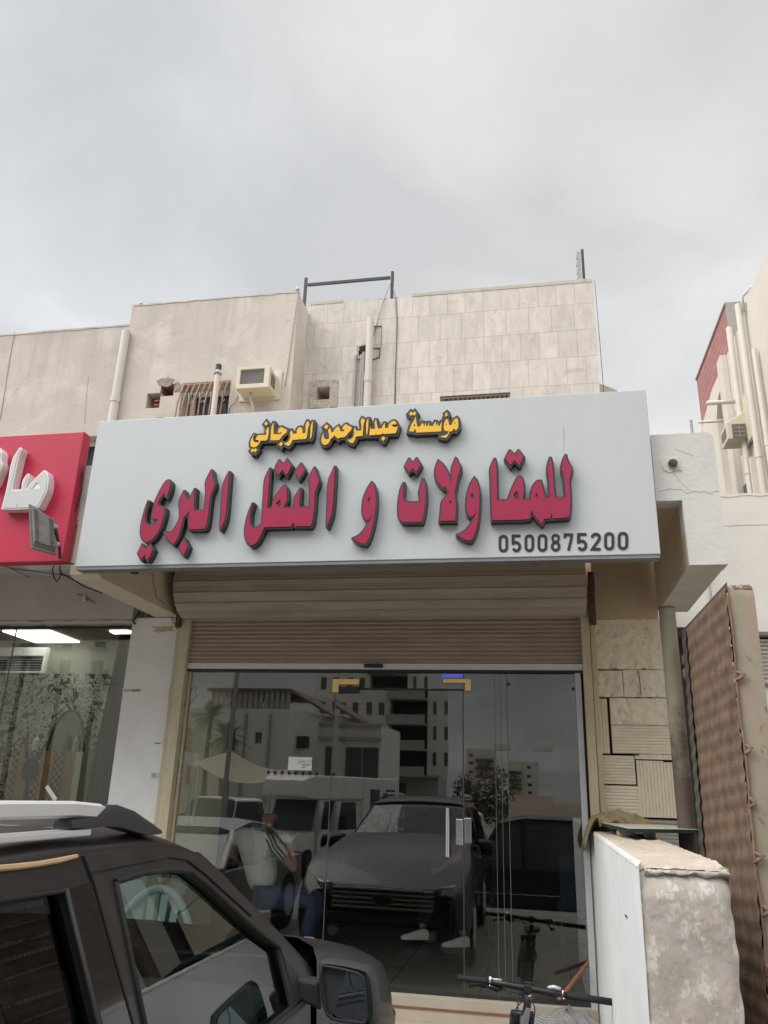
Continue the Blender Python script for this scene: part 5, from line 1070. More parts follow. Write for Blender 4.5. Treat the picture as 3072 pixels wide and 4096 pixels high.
# rag and glass offcut on the wall
M['rag'] = mat('dusty_rag', (0.27, 0.225, 0.125), 0.95, .3, 12, .4, 60, stain=.5, stain_col=(.14, .11, .075))
zq = Z(2280, 3200, .25316)
b = MB()
def ragp(u, v):
    x = .285+.50*u; arch = .105*sin(pi*min(1, u*1.04))**.6
    z = 1.635+arch+.035*mnoise.noise((u*5, v*5, 3))+.014*mnoise.noise((u*13, v*11, 1))+.016*sin(v*17+u*5+3*mnoise.noise((u*3, v*3, 0)))*(.4+.6*sin(pi*v))-(.12*(max(0, .16-u)/.16)**1.3)
    y = -.48+.44*v+.04*mnoise.noise((u*4, v*4, 8))+.08*u
    z -= .055*max(0, (.25-v)/.25)*(u > .2)
    return (x, y, z)
b.grid(ragp, 60, 44); rg = b.build('dusty_rag', M['rag'], smooth=True); tag(rg, 'crumpled dusty khaki rag lying at the far end of the low wall', 'rag')
s_ = rg.modifiers.new('solid', 'SOLIDIFY'); s_.thickness = .008
M['dust_glass'] = mat('dusty_glass', (0.47, 0.41, 0.34), 0.75, .06, 6, stain=.15, stain_col=(.36, .32, .27)); M['glass_edge'] = mat('green_glass_edge', (0.022, 0.075, 0.065), 0.15, .2, 12)
g1 = thing('glass_offcut', (.62, -.9, 1.63), 'dusty sheet of thick glass with dark green edge lying on the low wall', 'glass sheet')
pts = [(.40, -.52), (.485, -1.36), (.90, -1.10), (.86, -.45)]
b = MB(); b.prism([[(x, y, 1.683) for x, y in pts]], (0, 0, -.001)); b.build('top_face', M['dust_glass'], g1)
b = MB(); b.prism([[(x, y, 1.6815) for x, y in pts]], (0, 0, -.019)); b.build('sheet', M['glass_edge'], g1)
b = MB(); b.box(.46, .56, -1.0, -.86, 1.628, 1.6622); b.box(.60, .66, -1.1, -1.0, 1.628, 1.6622); b.build('packing_stone', M['rubble'], g1, bevel=.006)

# ------------------------------------------------------------------ gate post and gate leaf with woven wire
M['post_paint'] = mat('peeling_green_paint', (0.25, 0.225, 0.16), 0.75, .15, 5, .25, 40, stain=.55, stain_col=(.16, .115, .075), stretch=(1, 1, .5))
M['rust_dark'] = mat('dark_rust', (0.115, 0.085, 0.068), 0.85, .3, 7, .3, 40)
pt = thing('gate_post', (.85, -1.0, 0), 'round steel gate post with peeling green paint turning to brown rust below', 'post')
def rusting_paint():
    m = mat('rusting_green_paint', (0.27, 0.245, 0.175), 0.75, .15, 5, .25, 40, stain=.5, stain_col=(.17, .12, .08), stretch=(1, 1, .5)); t = m.node_tree; bs = t.nodes['Principled BSDF']; L = t.links.new
    co = t.nodes.new('ShaderNodeTexCoord'); sp = t.nodes.new('ShaderNodeSeparateXYZ'); L(co.outputs['Object'], sp.inputs[0])
    no = t.nodes.new('ShaderNodeTexNoise'); no.inputs['Scale'].default_value = 6; no.inputs['Detail'].default_value = 8; no.inputs['Roughness'].default_value = .7; L(co.outputs['Object'], no.inputs[0])
    a_ = t.nodes.new('ShaderNodeMath'); a_.operation = 'MULTIPLY_ADD'; L(no.outputs['Fac'], a_.inputs[0]); a_.inputs[1].default_value = 1.5; L(sp.outputs['Z'], a_.inputs[2])
    mr = t.nodes.new('ShaderNodeMapRange'); L(a_.outputs[0], mr.inputs[0]); mr.inputs[1].default_value = 2.75; mr.inputs[2].default_value = 3.15; mr.inputs[3].default_value = 1; mr.inputs[4].default_value = 0
    mi = t.nodes.new('ShaderNodeMixRGB'); src = bs.inputs['Base Color'].links[0].from_socket; L(mr.outputs[0], mi.inputs[0]); L(src, mi.inputs[1]); mi.inputs[2].default_value = (.105, .078, .063, 1); L(mi.outputs[0], bs.inputs['Base Color']); return m
M['rusting'] = rusting_paint()
b = MB(); b.tube([(.85, -1.0, 0), (.85, -1.0, 1.5), (.85, -1.0, 3.0)], .05, 28, caps=False); b.build('pipe', M['rusting'], pt, smooth=True)
b = MB(); b.tube([(.85, -1.0, 2.99), (.85, -1.0, 3.003)], .053, 24); b.build('rim', M['rust'], pt)
gt = thing('gate_leaf', (1.0, -1.7, 0), 'open steel gate leaf covered in brown woven wire with peeling pink and green paint', 'gate')
zg = Z(2700, 2360, .28926)
yN, yF = -2.30, -1.16
pn = P(zg(745, 160), 1, yN); pf = P(zg(105, 300), 1, yF); GX = (pn.x+pf.x)/2; GT = (pn.z+pf.z)/2-.01; GW = .118
def patchy_paint():
    m = bpy.data.materials.new('patchy_gate_paint'); m.use_nodes = True; t = m.node_tree; bs = t.nodes['Principled BSDF']; L = t.links.new; bs.inputs['Roughness'].default_value = .75
    co = t.nodes.new('ShaderNodeTexCoord')
    def layer(c1, c2, sc, a, b_, k, st, dis=.4):
        mp = t.nodes.new('ShaderNodeMapping'); mp.inputs['Scale'].default_value = st; L(co.outputs['Object'], mp.inputs[0])
        n = t.nodes.new('ShaderNodeTexNoise'); n.inputs['Scale'].default_value = sc; n.inputs['Detail'].default_value = 7; n.inputs['Roughness'].default_value = .65; n.inputs['Distortion'].default_value = dis; L(mp.outputs[0], n.inputs[0])
        r = t.nodes.new('ShaderNodeMapRange'); L(n.outputs['Fac'], r.inputs[0]); r.inputs[1].default_value = a; r.inputs[2].default_value = b_; r.inputs[4].default_value = k
        x = t.nodes.new('ShaderNodeMixRGB'); L(r.outputs[0], x.inputs[0]); x.inputs[2].default_value = (*c2, 1)
        if isinstance(c1, tuple): x.inputs[1].default_value = (*c1, 1)
        else: L(c1, x.inputs[1])
        return x.outputs[0]
    c = layer((.225, .205, .14), (.275, .235, .17), 3, .4, .6, 1, (1, 1, 1))
    c = layer(c, (.30, .205, .16), 3.2, .50, .60, .7, (5, 1, .8))
    c = layer(c, (.10, .085, .085), 6, .63, .68, .8, (3, 1, 1)); c = layer(c, (.17, .10, .07), 14, .64, .70, .8, (1, 1, 1))
    L(c, bs.inputs['Base Color']); return m
M['gate_paint'] = patchy_paint()
rim = []; 
# end face: rounded at the top, wraps from camera side over the top
def gx(y): return pf.x+(pn.x-pf.x)*(y-yF)/(yN-yF)
b = MB(); rings = []
R_g = .07
path = [(yN, 0.05), (yN, .8), (yN, 1.6), (yN, GT-R_g)]+[(yN+R_g-R_g*cos(a), GT-R_g+R_g*sin(a)) for a in [radians(10*i) for i in range(1, 10)]]+[(yN+.4, GT-.0), (yF, GT)]
ins = [(yN+.03, 0.05), (yN+.03, .8), (yN+.03, 1.6), (yN+.03, GT-R_g)]+[(yN+R_g-.04*cos(a), GT-R_g+.04*sin(a)) for a in [radians(10*i) for i in range(1, 10)]]+[(yN+.4, GT-.03), (yF, GT-.03)]
for (y, z), (y2, z2_) in zip(path, ins):
    x0 = gx(y); wv = .006*mnoise.noise((z*9, y*9, 0))
    lean = -.012*(GT-z)
    rings.append([(x0+lean, y2, z2_), (x0+lean+.004, y, z), (x0+lean+GW*.5, y-.008*(y == yN), z+.008*(y != yN)), (x0+lean+GW, y, z), (x0+lean+GW, y2, z2_)])
b.loft(rings); b.build('edge_band', M['gate_paint'], gt, smooth=True, angle=60)
M['rust_spot'] = mat('rust_spot', (0.13, 0.075, 0.06), .9, .3, 20)
b = MB(); o_ = ragged(0, 0, .03, .04, 18, .4, 31)
b.grid(lambda u, v: (gx(yN)+.03+.085*u, yN+R_g-(R_g+.0025)*cos(radians(35+50*v))-.003, GT-R_g+(R_g+.0035)*sin(radians(35+50*v))+.008*mnoise.noise((u*8, v*5, 2))), 12, 8); b.build('rust_patch', M['rust_spot'], gt, smooth=True)
# woven strands: vertical wires over horizontal flat laths
M['weave'] = mat('woven_wire', (0.145, 0.098, 0.068), 0.9, .36, 9, .3, 60, stain=.5, stain_col=(.25, .15, .11))
M['weave_dark'] = mat('woven_wire_dark', (0.10, 0.085, 0.07), 0.9, .25, 8, .3, 60)
b = MB(); ny = 78
def wy(y, z): return gx(y)-.012*(GT-z)-.006
z0_, z1_ = .05, GT-.02
PER = .083
def wave(y, z): return 2*pi*z/PER+(y-yF)*5.5*max(0, min(1, (2.35-z)/.6))
for i in range(ny):
    y = yF-.02+(yN+.006-yF+.02)*(i+.5)/ny
    k = 200; f_ = i/ny
    wid = .0054 if .22 < f_ < .9 else .0068
    pts = []
    for j in range(k+1):
        z = z0_+(z1_-z0_)*j/k
        pts.append((wy(y, z)-.005+.0028*cos(wave(y, z))+.0015*mnoise.noise((y*5, z*4, 2))+.0015*mnoise.noise((i*1.7, z*14, 0)), y+.0022*mnoise.noise((i*3.1, z*5, 0)), z))
    for a, c in zip(pts, pts[1:]):
        o = len(b.v); b.v += [(a[0]+.0035, a[1]-wid, a[2]), (a[0], a[1], a[2]), (a[0]+.0035, a[1]+wid, a[2]), (c[0]+.0035, c[1]+wid, c[2]), (c[0], c[1], c[2]), (c[0]+.0035, c[1]-wid, c[2])]; b.f += [(o, o+1, o+4, o+5), (o+1, o+2, o+3, o+4)]; b.m += [0, 0]
wv = b.build('woven_wire', M['weave'], gt)
b = MB(); nl = int((z1_-z0_)/PER)
for j in range(nl+1):
    hh = .036 if mnoise.noise((j*.9, 2.2, 0)) < .12 else .027
    pts = []
    for q in range(41):
        y = yF-.01+(yN+.004-yF)*q/40; z = z0_+PER*(j+.35)-(y-yF)*5.5*.6*PER/(2*pi)*(1 if j*PER < 1.9 else .2)
        pts.append((wy(y, z)+.006, y, max(.05, min(GT-.03, z))))
    for a, c in zip(pts, pts[1:]):
        o = len(b.v); b.v += [(a[0], a[1], a[2]-hh), (a[0], a[1], a[2]+hh), (c[0], c[1], c[2]+hh), (c[0], c[1], c[2]-hh)]; b.f.append((o, o+1, o+2, o+3)); b.m.append(0)
lt_ = b.build('woven_lath', M['weave_dark'], gt)
b = MB()
b.grid(lambda u, v: (wy(yF, .05+(GT-.07)*v)-.014-.006*sin(pi*u)-.003*sin(v*190), yF-.01-.13*u, .05+(GT-.07)*v), 6, 220); b.build('edge_wrap', M['weave_dark'], gt)
b = MB(); pth = [(gx(yN)-.012*(GT-z)-.004+.010*mnoise.noise((z*6, 1, 0))+.014*max(0, mnoise.noise((z*3.3, 7, 0))), yN-.012-.003*sin(z*13), z) for z in [.05+(GT-.1)*i/160 for i in range(161)]]
b.tube(pth, [.006+.004*abs(mnoise.noise((z*7, 3, 0))) for z in [.05+(GT-.1)*i/160 for i in range(161)]], 6); b.build('lacing_wire', M['rust'], gt, smooth=True)
for i, zz in enumerate((1.05, 1.42, 1.78, 2.12, 2.45)):
    pass
b = MB(); kx = [Vector(pth[int(160*f_)]) for f_ in (.42, .50, .58, .66, .74, .86)]
for k_, v in enumerate(kx): t_ = MB(); t_.tube([v+Vector((-.004, -.004, -.02)), v+Vector((.012+.006*(k_%2), -.012, -.006)), v+Vector((.016+.01*(k_%3), -.01, .006)), v+Vector((.0, -.004, .022))], [.006, .010, .009, .005], 6); t_.build('wire_knot', M['rust'], gt, smooth=True)
for zz, m_ in ((P(zg(110, 960), 1, -1.1).z, M['rust']), (P(zg(140, 1150), 1, -1.1).z, M['post_paint'])):
    b = MB(); b.box(.895, gx(yF)+.02, -1.13, -1.08, zz-.03, zz+.025); b.build('hinge', m_, gt, bevel=.004)
b = MB(); b.box(gx(yF)-.015, gx(yF)+GW, yF-.005, yF+.03, 0.05, GT-.02); b.build('hinge_stile', M['rust'], gt)

# ------------------------------------------------------------------ white wall and far building on the right
M['white_wall'] = mat('white_wall', (0.66, 0.64, 0.605), 0.9, .05, 2.5, .2, 40, stain=.3, stain_col=(.54, .50, .45))
yW = .5; zt_ = P(z2(1560, 1165), 1, yW).z
ww = thing('side_wall', (3.0, yW, 0), 'tall white rendered wall behind the gate with a louvred vent', 'wall')
l0, l1, l2, l3 = P(zr(1575, 655), 1, yW), P(zr(1585, 700), 1, yW), P(zr(1640, 1075), 1, yW), P(zr(1630, 1100), 1, yW)
b = MB(); b.panel(1.0, 6.0, 0, zt_, yW, .25, [(l0.x-.02, 2.6, l2.z, l0.z-.03, .14)]); b.build('rendered_wall', M['white_wall'], ww)
b = MB(); b.grid(lambda u, v: (1.0+5*u, [yW-.004, yW-.004, yW+.1][int(round(v*2))], [zt_-.012, zt_+.012, zt_+.016][int(round(v*2))]+.012*mnoise.noise((u*40, v, 4))), 90, 2); b.build('worn_top', M['white_wall'], ww)
lv = MB(); z_ = l2.z+.02; 
while z_ < l0.z-.05: lv.obox(((l0.x-.02+2.6)/2, yW+.06, z_), ((2.6-l0.x+.02)/2, 0, 0), (0, .02, -.012), (0, -.001, .0035)); z_ += .032
lv.build('louvre', M['white_paint'], ww); MB().box(l0.x-.02, 2.6, yW+.13, yW+.138, l2.z, l0.z-.03).build('dark_backing', M['void'], ww)
b = MB(); b.box(l0.x-.03, 2.6, yW-.02, yW-.001, l0.z-.032, l0.z-.005); b.box(l0.x-.03, 2.6, yW-.015, yW-.001, l2.z-.02, l2.z); b.build('vent_frame', M['brown_frame'], ww)
b = MB(); b.tube([(1.0+.1*i, yW-.001, 4.03+.012*mnoise.noise((i*.7, 0, 0))) for i in range(30)], .0016, 4); b.build('render_crack', M['crack'], ww)
# small piece of side wall seen past the stone facade
b = MB(); b.prism([[(.668, 1.4, 3.6), (.95, 1.4, 3.6), (.95, 1.4, 5.84), (.668, 1.4, 5.99)]], (0, 3, 0)); tag(b.build('rear_parapet', M['plaster']), 'sloping beige rear parapet just past the right corner of the stone wall', 'wall')

zR = Z(2650, 900, .49706)
XR = 3.0
M['cream_wall'] = mat('cream_render', (0.66, 0.61, 0.535), 0.9, .06, 1.2, .15, 40, stain=.25, stain_col=(.60, .53, .43))
M['conc'] = mat('grey_concrete', (0.33, 0.305, 0.275), 0.9, .1, 3, .2, 40)
fb = thing('corner_apartment_building', (4.5, 4, 0), 'tall cream apartment building on the right with pipes and a pink brick roof storey', 'building')
def RX(x, y, xx=XR): return P(zR(x, y), 0, xx)
e = [RX(849, 150), RX(700, 560), RX(680, 620)]
b = MB(); b.prism([[(XR, -3.0, 0), (XR, -3.0, 8.27), (XR, 3.62, 8.27), (XR, 3.62, 0)]], (6, 0, 0)); b.build('near_wall', M['cream_wall'], fb)
# far part of the side with arched recess
ar_ = [RX(425, 1560), RX(432, 1420), RX(450, 1340), RX(470, 1305), RX(490, 1320), RX(500, 1400), RX(505, 1560)]
yA0, yA1 = ar_[0].y, ar_[-1].y
hole = [(XR+.02, q.y, q.z) for q in ar_]+[(XR+.02, yA1, 6.2), (XR+.02, yA0, 6.2)]
b = MB(); b.prism([[(XR+.02, 3.621, 0), (XR+.02, 7.15, 0), (XR+.02, 7.15, 7.95), (XR+.02, 6.07, 8.19), (XR+.02, 3.621, 8.2)], hole[::-1]], (.35, 0, 0)); b.build('far_wall', M['cream_wall'], fb)
b = MB(); b.box(XR+.36, XR+.42, 3.63, 7.1, 0, 8.1); b.build('recess_back', M['cream_wall'], fb)
b = MB(); b.box(XR-.08, XR+.019, 4.95, 5.2, 0, 8.2); b.build('pilaster', M['cream_wall'], fb, bevel=.01)
def redbrick():
    m = mat('pink_block', (0.40, 0.19, 0.17), 0.9, .12, 5); t = m.node_tree; b = t.nodes['Principled BSDF']; L = t.links.new
    co = t.nodes.new('ShaderNodeTexCoord'); sp = t.nodes.new('ShaderNodeSeparateXYZ'); L(co.outputs['Object'], sp.inputs[0]); cb = t.nodes.new('ShaderNodeCombineXYZ'); L(sp.outputs['Y'], cb.inputs[0]); L(sp.outputs['Z'], cb.inputs[1])
    br = t.nodes.new('ShaderNodeTexBrick'); L(cb.outputs[0], br.inputs[0])
    for k, v in (('Scale', 1), ('Mortar Size', .008), ('Brick Width', .3), ('Row Height', .12)): br.inputs[k].default_value = v
    br.inputs['Color1'].default_value = (.43, .205, .185, 1); br.inputs['Color2'].default_value = (.37, .165, .15, 1); br.inputs['Mortar'].default_value = (.23, .11, .10, 1)
    L(br.outputs[0], b.inputs['Base Color']); return m
M['pink_block'] = redbrick()
q = [RX(490, 655), RX(272, 1305), RX(305, 1660), RX(385, 1410), RX(385, 1330), RX(525, 1055)]
yb0, yb1 = 4.72, 7.05
b = MB(); b.prism([[(XR+.03, yb0+.02, 8.1), (XR+.03, 6.07, 8.1), (XR+.03, yb1, 7.86), (XR+.03, yb1, 8.92), (XR+.03, yb0+.02, 8.92)]], (.22, 0, 0)); b.build('brick_storey', M['pink_block'], fb)
b = MB(); b.box(XR+.01, XR+.26, yb0-.02, yb1+.02, 8.921, 8.955); b.build('roof_slab', M['conc'], fb)
b = MB(); b.box(XR+.03, XR+2.0, yb0-.03, yb0+.019, 8.0, 8.92); b.build('concrete_end', M['conc'], fb)
# window low on the side
b = MB(); q0, q1 = RX(520, 1990), RX(605, 2100); b.box(XR+.005, XR+.0195, 4.3, 5.0, 5.2, 6.05); b.build('window', M['dark_glass'], fb)
b = MB(); b.box(XR-.06, XR+.018, 5.02, 5.10, 4, 6.2); b.box(XR-.06, XR+.018, 4.2, 4.28, 4, 6.2); b.build('window_surround', M['cream_wall'], fb)
b = MB(); q0 = RX(835, 1000); b.box(XR-.015, XR-.001, 2.35, 2.62, 6.9, 7.35); b.build('window', M['dark_glass'], fb); b = MB(); b.box(XR-.06, XR-.001, 2.3, 2.66, 6.82, 6.899); b.build('sill', M['cream_wall'], fb)
M['pipe_cream'] = mat('cream_pipe', (0.66, 0.625, 0.565), .6, .05, 5)
for (t0, r_, off, lab) in ((RX(575, 825), .062, -.07, 'shorter cream drain pipe running down in front of the cream side wall'), (RX(650, 640), .066, -.07, 'tallest cream drain pipe on the cream side wall near the bent vent'), (RX(775, 995), .05, -.06, 'shortest cream drain pipe on the cream side wall, nearest the right photo edge')):
    y_ = t0.y; pipe('drain_pipe', [(XR+off, y_, t0.z), (XR+off, y_, 0.05)], r_*.68, M['pipe_cream'], lab, 'pipe', [((XR+off, y_, 6.1), (XR+off, y_, 6.0))])['group'] = 'drain pipes on the cream building'
b = MB(); v0 = RX(660, 640); v1 = RX(655, 565); b.tube([(XR-.02, v0.y, v0.z-.1), (XR-.02, v0.y, v1.z-.02), (XR+.0, v0.y-.03, v1.z), (XR+.06, v0.y-.22, v1.z+.0)], .022, 8); tag(b.build('vent_pipe', M['pipe_cream'], smooth=True), 'thin bent vent pipe at the roof edge of the cream building', 'pipe')
for q0, q1, lab in (((605, 1420), (493, 1440), 'upper cream overflow pipe sticking out of the cream side wall'), ((525, 1575), (420, 1585), 'lower thin overflow pipe sticking out beside the arch')):
    c0 = RX(*q0); c1 = P(zR(*q1), 0, XR-.42); b = MB(); b.tube([(XR+.02, c0.y, c0.z), (c1.x, c0.y, c0.z)], .035 if q0[0] > 600 else .022, 8); tag(b.build('overflow_pipe', M['pipe_cream'], smooth=True), lab, 'pipe')
# boxed air conditioner on that side
xa = XR-.50
acb = thing('air_conditioner', (XR-.25, 4.5, 6.6), 'cream boxed air conditioner with sloping top on the cream side wall', 'air conditioner')
f0 = [P(zR(*p), 0, XR-.45) for p in ((515, 1590), (690, 1520), (690, 1700), (500, 1820))]
ya = 4.25
fl_, fr_ = P(zR(522, 1722), 1, ya), P(zR(690, 1712), 1, ya); ftl, ftr = P(zR(518, 1592), 1, ya), P(zR(655, 1500), 1, ya)
xl_ = (fl_.x+ftl.x)/2; zb_a = fl_.z; yb2 = P(zR(488, 1850), 0, xl_).y; yb2 = min(max(yb2, ya+.25), ya+.8)
b = MB(); b.prism([[(xl_, ya, zb_a), (XR-.002, ya, zb_a), (XR-.002, ya, ftr.z+.08), (ftr.x, ya, ftr.z), (xl_, ya, ftl.z)]], (0, yb2-ya, 0)); b.build('casing', M['ac_cream'], acb, bevel=.008)
m0, m1 = P(zR(555, 1605), 1, ya), P(zR(682, 1718), 1, ya)
b = MB(); b.box(m0.x, m1.x, ya-.008, ya-.001, m1.z, m0.z); gm = b.build('front_mesh', M['ac_mesh'], acb)
b = MB(); [b.box(m0.x+.02, m1.x-.02, ya-.013, ya-.0085, m1.z+(m0.z-m1.z)*k, m1.z+(m0.z-m1.z)*k+.008) for k in (.2, .45, .7)]; b.box((m0.x+m1.x)/2-.004, (m0.x+m1.x)/2+.004, ya-.0135, ya-.0086, m1.z+.02, m0.z-.02); b.build('bars', M['grey_pipe'], gm)
b = MB(); b.box(xl_-.006, xl_-.001, ya+.06, yb2-.05, zb_a+.06, ftl.z-.05); b.build('side_mesh', M['ac_mesh'], acb)
b = MB(); b.box(XR-.04, XR-.0, ya-.25, yb2+.1, zb_a-.06, ftr.z+.22); b.build('wall_plate', M['ac_cream'], acb)
b = MB(); p0, p1 = P(zR(228, 1570), 1, .45), P(zR(242, 1665), 1, .45); b.tube([(p1.x, .45, 3.2), (p0.x, .45, p0.z)], .012, 8); tag(b.build('thin_rod', M['grey_pipe']), 'thin upright rod behind the top of the weathered fascia', 'rod')

# ------------------------------------------------------------------ bicycle
bk = Z(1800, 3800, .42194)
bi = thing('bicycle', (-.08, -2.1, FORE), 'black mountain bicycle with flat handlebar and silver ringed headset by the entrance', 'bicycle')
YB_ = -1.25
def B3(x, y, dy=0): return P(bk(x, y), 1, YB_+dy)
M['grip'] = mat('rubber_grip', (.012, .012, .013), .75, .2, 60, .5, 200)
hL, hR = B3(70, 262), B3(1385, 470); dirb = (hR-hL).normalized()
b = MB(); b.tube([B3(340, 290), B3(560, 330), B3(740, 365), B3(920, 395), B3(1120, 430)], [.0145, .0155, .0175, .0165, .0145], 14); b.build('handlebar', M['black'], bi, smooth=True)
b = MB(); b.tube([hL, hL+dirb*.01, B3(200, 276), B3(355, 292)], [.0185, .0165, .0165, .0165], 14); b.build('grip', M['grip'], bi, smooth=True, angle=40)
b = MB(); b.tube([B3(1110, 428), B3(1250, 450), hR+dirb*.09], .0175, 14); b.build('grip', M['grip'], bi, smooth=True)
for x0, x1 in ((372, 392), (1062, 1072)):
    b = MB(); b.tube([B3(x0, 280 if x0 < 500 else 410), B3(x1, 283 if x0 < 500 else 412)], .0195, 14); b.build('clamp_ring', M['chrome'], bi)
b = MB(); b.tube([B3(380, 345), B3(440, 365, .02), B3(500, 355, .02)], [.012, .02, .012], 8); b.tube([B3(370, 340), B3(320, 345, .02), B3(260, 330, .03), B3(200, 338, .04), B3(178, 352, .045)], [.010, .008, .007, .0065, .005], 8); b.build('brake_lever', M['black'], bi, smooth=True)
b = MB(); b.tube([B3(320, 337, .012), B3(260, 322, .022), B3(205, 331, .032)], .0025, 6); b.build('lever_edge', M['chrome'], bi)
b = MB(); b.tube([B3(930, 420), B3(985, 430), B3(1000, 470, .01), B3(1020, 495, .02)], [.010, .010, .008, .007], 8); b.obox(B3(1045, 500, .02), (.018, 0, .001), (0, .01, 0), (0, 0, .010)); b.build('brake_lever', M['black'], bi, bevel=.003)
b = MB(); b.tube([B3(925, 355), B3(985, 352), B3(1050, 372)], [.007, .012, .009], 8); b.build('shifter', M['alu'], bi, smooth=True)
b = MB(); b.tube([B3(395, 275), B3(490, 285)], .006, 6); b.build('shifter', M['alu'], bi, smooth=True)
for x, y in ((376, 338), (1078, 462)): b = MB(); b.ball(B3(x, y, -.02), .005, 6, 8); b.build('bolt', M['chrome'], bi, smooth=True)
st0, st1 = B3(738, 300), B3(742, 445)
b = MB(); b.tube([B3(735, 318), B3(738, 420)], [.0195, .0185], 14); b.obox(B3(738, 365, -.012), dirb*.021, (0, .014, 0), (0, 0, .019)); b.obox(B3(738, 308, .01), dirb*.024, (0, .012, 0), (0, 0, .0035)); b.build('stem', M['black'], bi, smooth=False, bevel=.004)
b = MB(); b.tube([B3(738, 425), B3(742, 440)], .0185, 14); b.tube([B3(742, 455), B3(742, 470)], .0175, 14); b.build('headset_ring', M['chrome'], bi)
b = MB(); b.tube([B3(740, 440), B3(740, 460), B3(735, 510), B3(720, 600), B3(705, 700), B3(690, 800)], [.016, .019, .0205, .0205, .0205, .0205], 14); b.build('head_tube', M['black'], bi, smooth=True)
b = MB()
for i in range(14):
    t = i/13; c = B3(730-45*t, 548, 0)*(1-t)+B3(698, 740, 0)*t if False else B3(733-36*t, 545+195*t)
    ax = (B3(697, 740)-B3(733, 545)).normalized(); b.tube([c-ax*.0016, c+ax*.0016], .0213, 16)
b.build('spacer_rings', M['alu'], bi)
b = MB(); b.tube([B3(510, 375), B3(600, 400, -.01), B3(690, 432)], .0035, 6); b.build('brake_cable', M['cable'], bi, smooth=True)
b = MB(); b.tube([B3(580, 365, -.01), B3(625, 410, -.03), B3(645, 500, -.04), B3(640, 600, -.04), B3(625, 720, -.04)], .0034, 6); b.build('brake_cable', M['cable'], bi, smooth=True)
b = MB(); b.tube([B3(700, 480, -.01), B3(650, 520, -.03), B3(615, 570, -.04), B3(608, 640, -.04), B3(612, 720, -.04)], .0034, 6); b.build('brake_cable', M['cable'], bi, smooth=True)
b = MB(); b.tube([B3(775, 490, -.01), B3(800, 530, -.02), B3(805, 590, -.02), B3(795, 650, -.02), B3(770, 715, -.02)], .0036, 6); b.build('brake_cable', M['cable'], bi, smooth=True)
# rest of the bicycle, below the picture
h0 = B3(690, 800); g0 = FORE
wr = .23; fx, fy = h0.x-.03, h0.y+.16; ry_ = fy-.85
M['tyre'] = mat('tyre', (.015, .015, .015), .85, .2, 30)
for (wx, wy_) in ((fx, fy), (fx+.03, ry_)):
    b = MB(); b.tube([(wx, wy_+wr*cos(a), .23+g0+wr*sin(a)) for a in [2*pi*i/40 for i in range(41)]], .025, 8); wh = b.build('wheel', M['tyre'], bi, smooth=True)
    b = MB(); b.tube([(wx, wy_+(wr-.035)*cos(a), .23+g0+(wr-.035)*sin(a)) for a in [2*pi*i/40 for i in range(41)]], .012, 8); b.build('rim', M['alu'], wh, smooth=True)
b = MB(); fc = Vector((fx, fy, .23+g0)); cr = Vector((h0.x, h0.y+.02, max(h0.z-.12, .5+g0))); b.tube([h0, cr], .02, 10)
for s_ in (-.05, .05): b.tube([cr+Vector((s_, 0, 0)), fc+Vector((s_, 0, 0))], .016, 8)
b.tube([cr+Vector((-.06, 0, 0)), cr+Vector((.06, 0, 0))], .018, 8); b.build('fork', M['black'], bi, smooth=True)
bb = Vector((h0.x+.02, fy-.48, .22+g0)); sp_ = Vector((h0.x+.03, fy-.6, .40+g0)); rc = Vector((fx+.03, ry_, .23+g0))
b = MB(); b.tube([h0, bb], .02, 10); b.tube([h0+Vector((0, -.02, .02)), sp_], .018, 10); b.tube([bb, sp_, sp_+Vector((.005, -.03, .06))], .016, 10)
for s_ in (-.06, .06): b.tube([bb, rc+Vector((s_, 0, 0))], .01, 8); b.tube([sp_, rc+Vector((s_, 0, 0))], .009, 8)
b.build('frame', M['black'], bi, smooth=True)
b = MB(); b.ball(sp_+Vector((.005, -.04, .09)), (.07, .13, .03), 8, 12); b.build('saddle', M['black'], bi, smooth=True)

# striped cloth bundle on the step, broom stick
def stripes():
    m = mat('striped_cloth', (0.36, 0.34, 0.325), .95, .1, 8, .3, 120); t = m.node_tree; b = t.nodes['Principled BSDF']; L = t.links.new
    co = t.nodes.new('ShaderNodeTexCoord'); wv = t.nodes.new('ShaderNodeTexWave'); wv.inputs['Scale'].default_value = 26; wv.inputs['Distortion'].default_value = 3; wv.inputs['Detail'].default_value = 1; wv.inputs['Detail Scale'].default_value = .25; wv.bands_direction = 'DIAGONAL'; L(co.outputs['Object'], wv.inputs[0])
    mr = t.nodes.new('ShaderNodeMapRange'); L(wv.outputs['Fac'], mr.inputs[0]); mr.inputs[1].default_value = .45; mr.inputs[2].default_value = .6; mr.inputs[4].default_value = .75
    mi = t.nodes.new('ShaderNodeMixRGB'); src = b.inputs['Base Color'].links[0].from_socket; L(mr.outputs[0], mi.inputs[0]); L(src, mi.inputs[1]); mi.inputs[2].default_value = (.15, .145, .15, 1); L(mi.outputs[0], b.inputs['Base Color']); return m
M['stripe'] = stripes()
cx, cyc = .135, -.27
b = MB()
def clo(u, v):
    a = 2*pi*v; r = sin(pi*u/1.9+.05) if u < .95 else 1.0; hh = cos(pi*u/2)
    n_ = mnoise.noise((cos(a)*1.4*r+5, sin(a)*1.4*r, u*1.5)); f_ = 1-abs(mnoise.noise((cos(a)*2.1*r, sin(a)*2.1*r, 7)))*2.0
    return (cx+(.245+.05*n_)*r*cos(a), cyc+(.15+.03*n_)*r*sin(a), .362+.135*hh*(1+.35*n_)+.055*f_*min(1, hh*2.0))
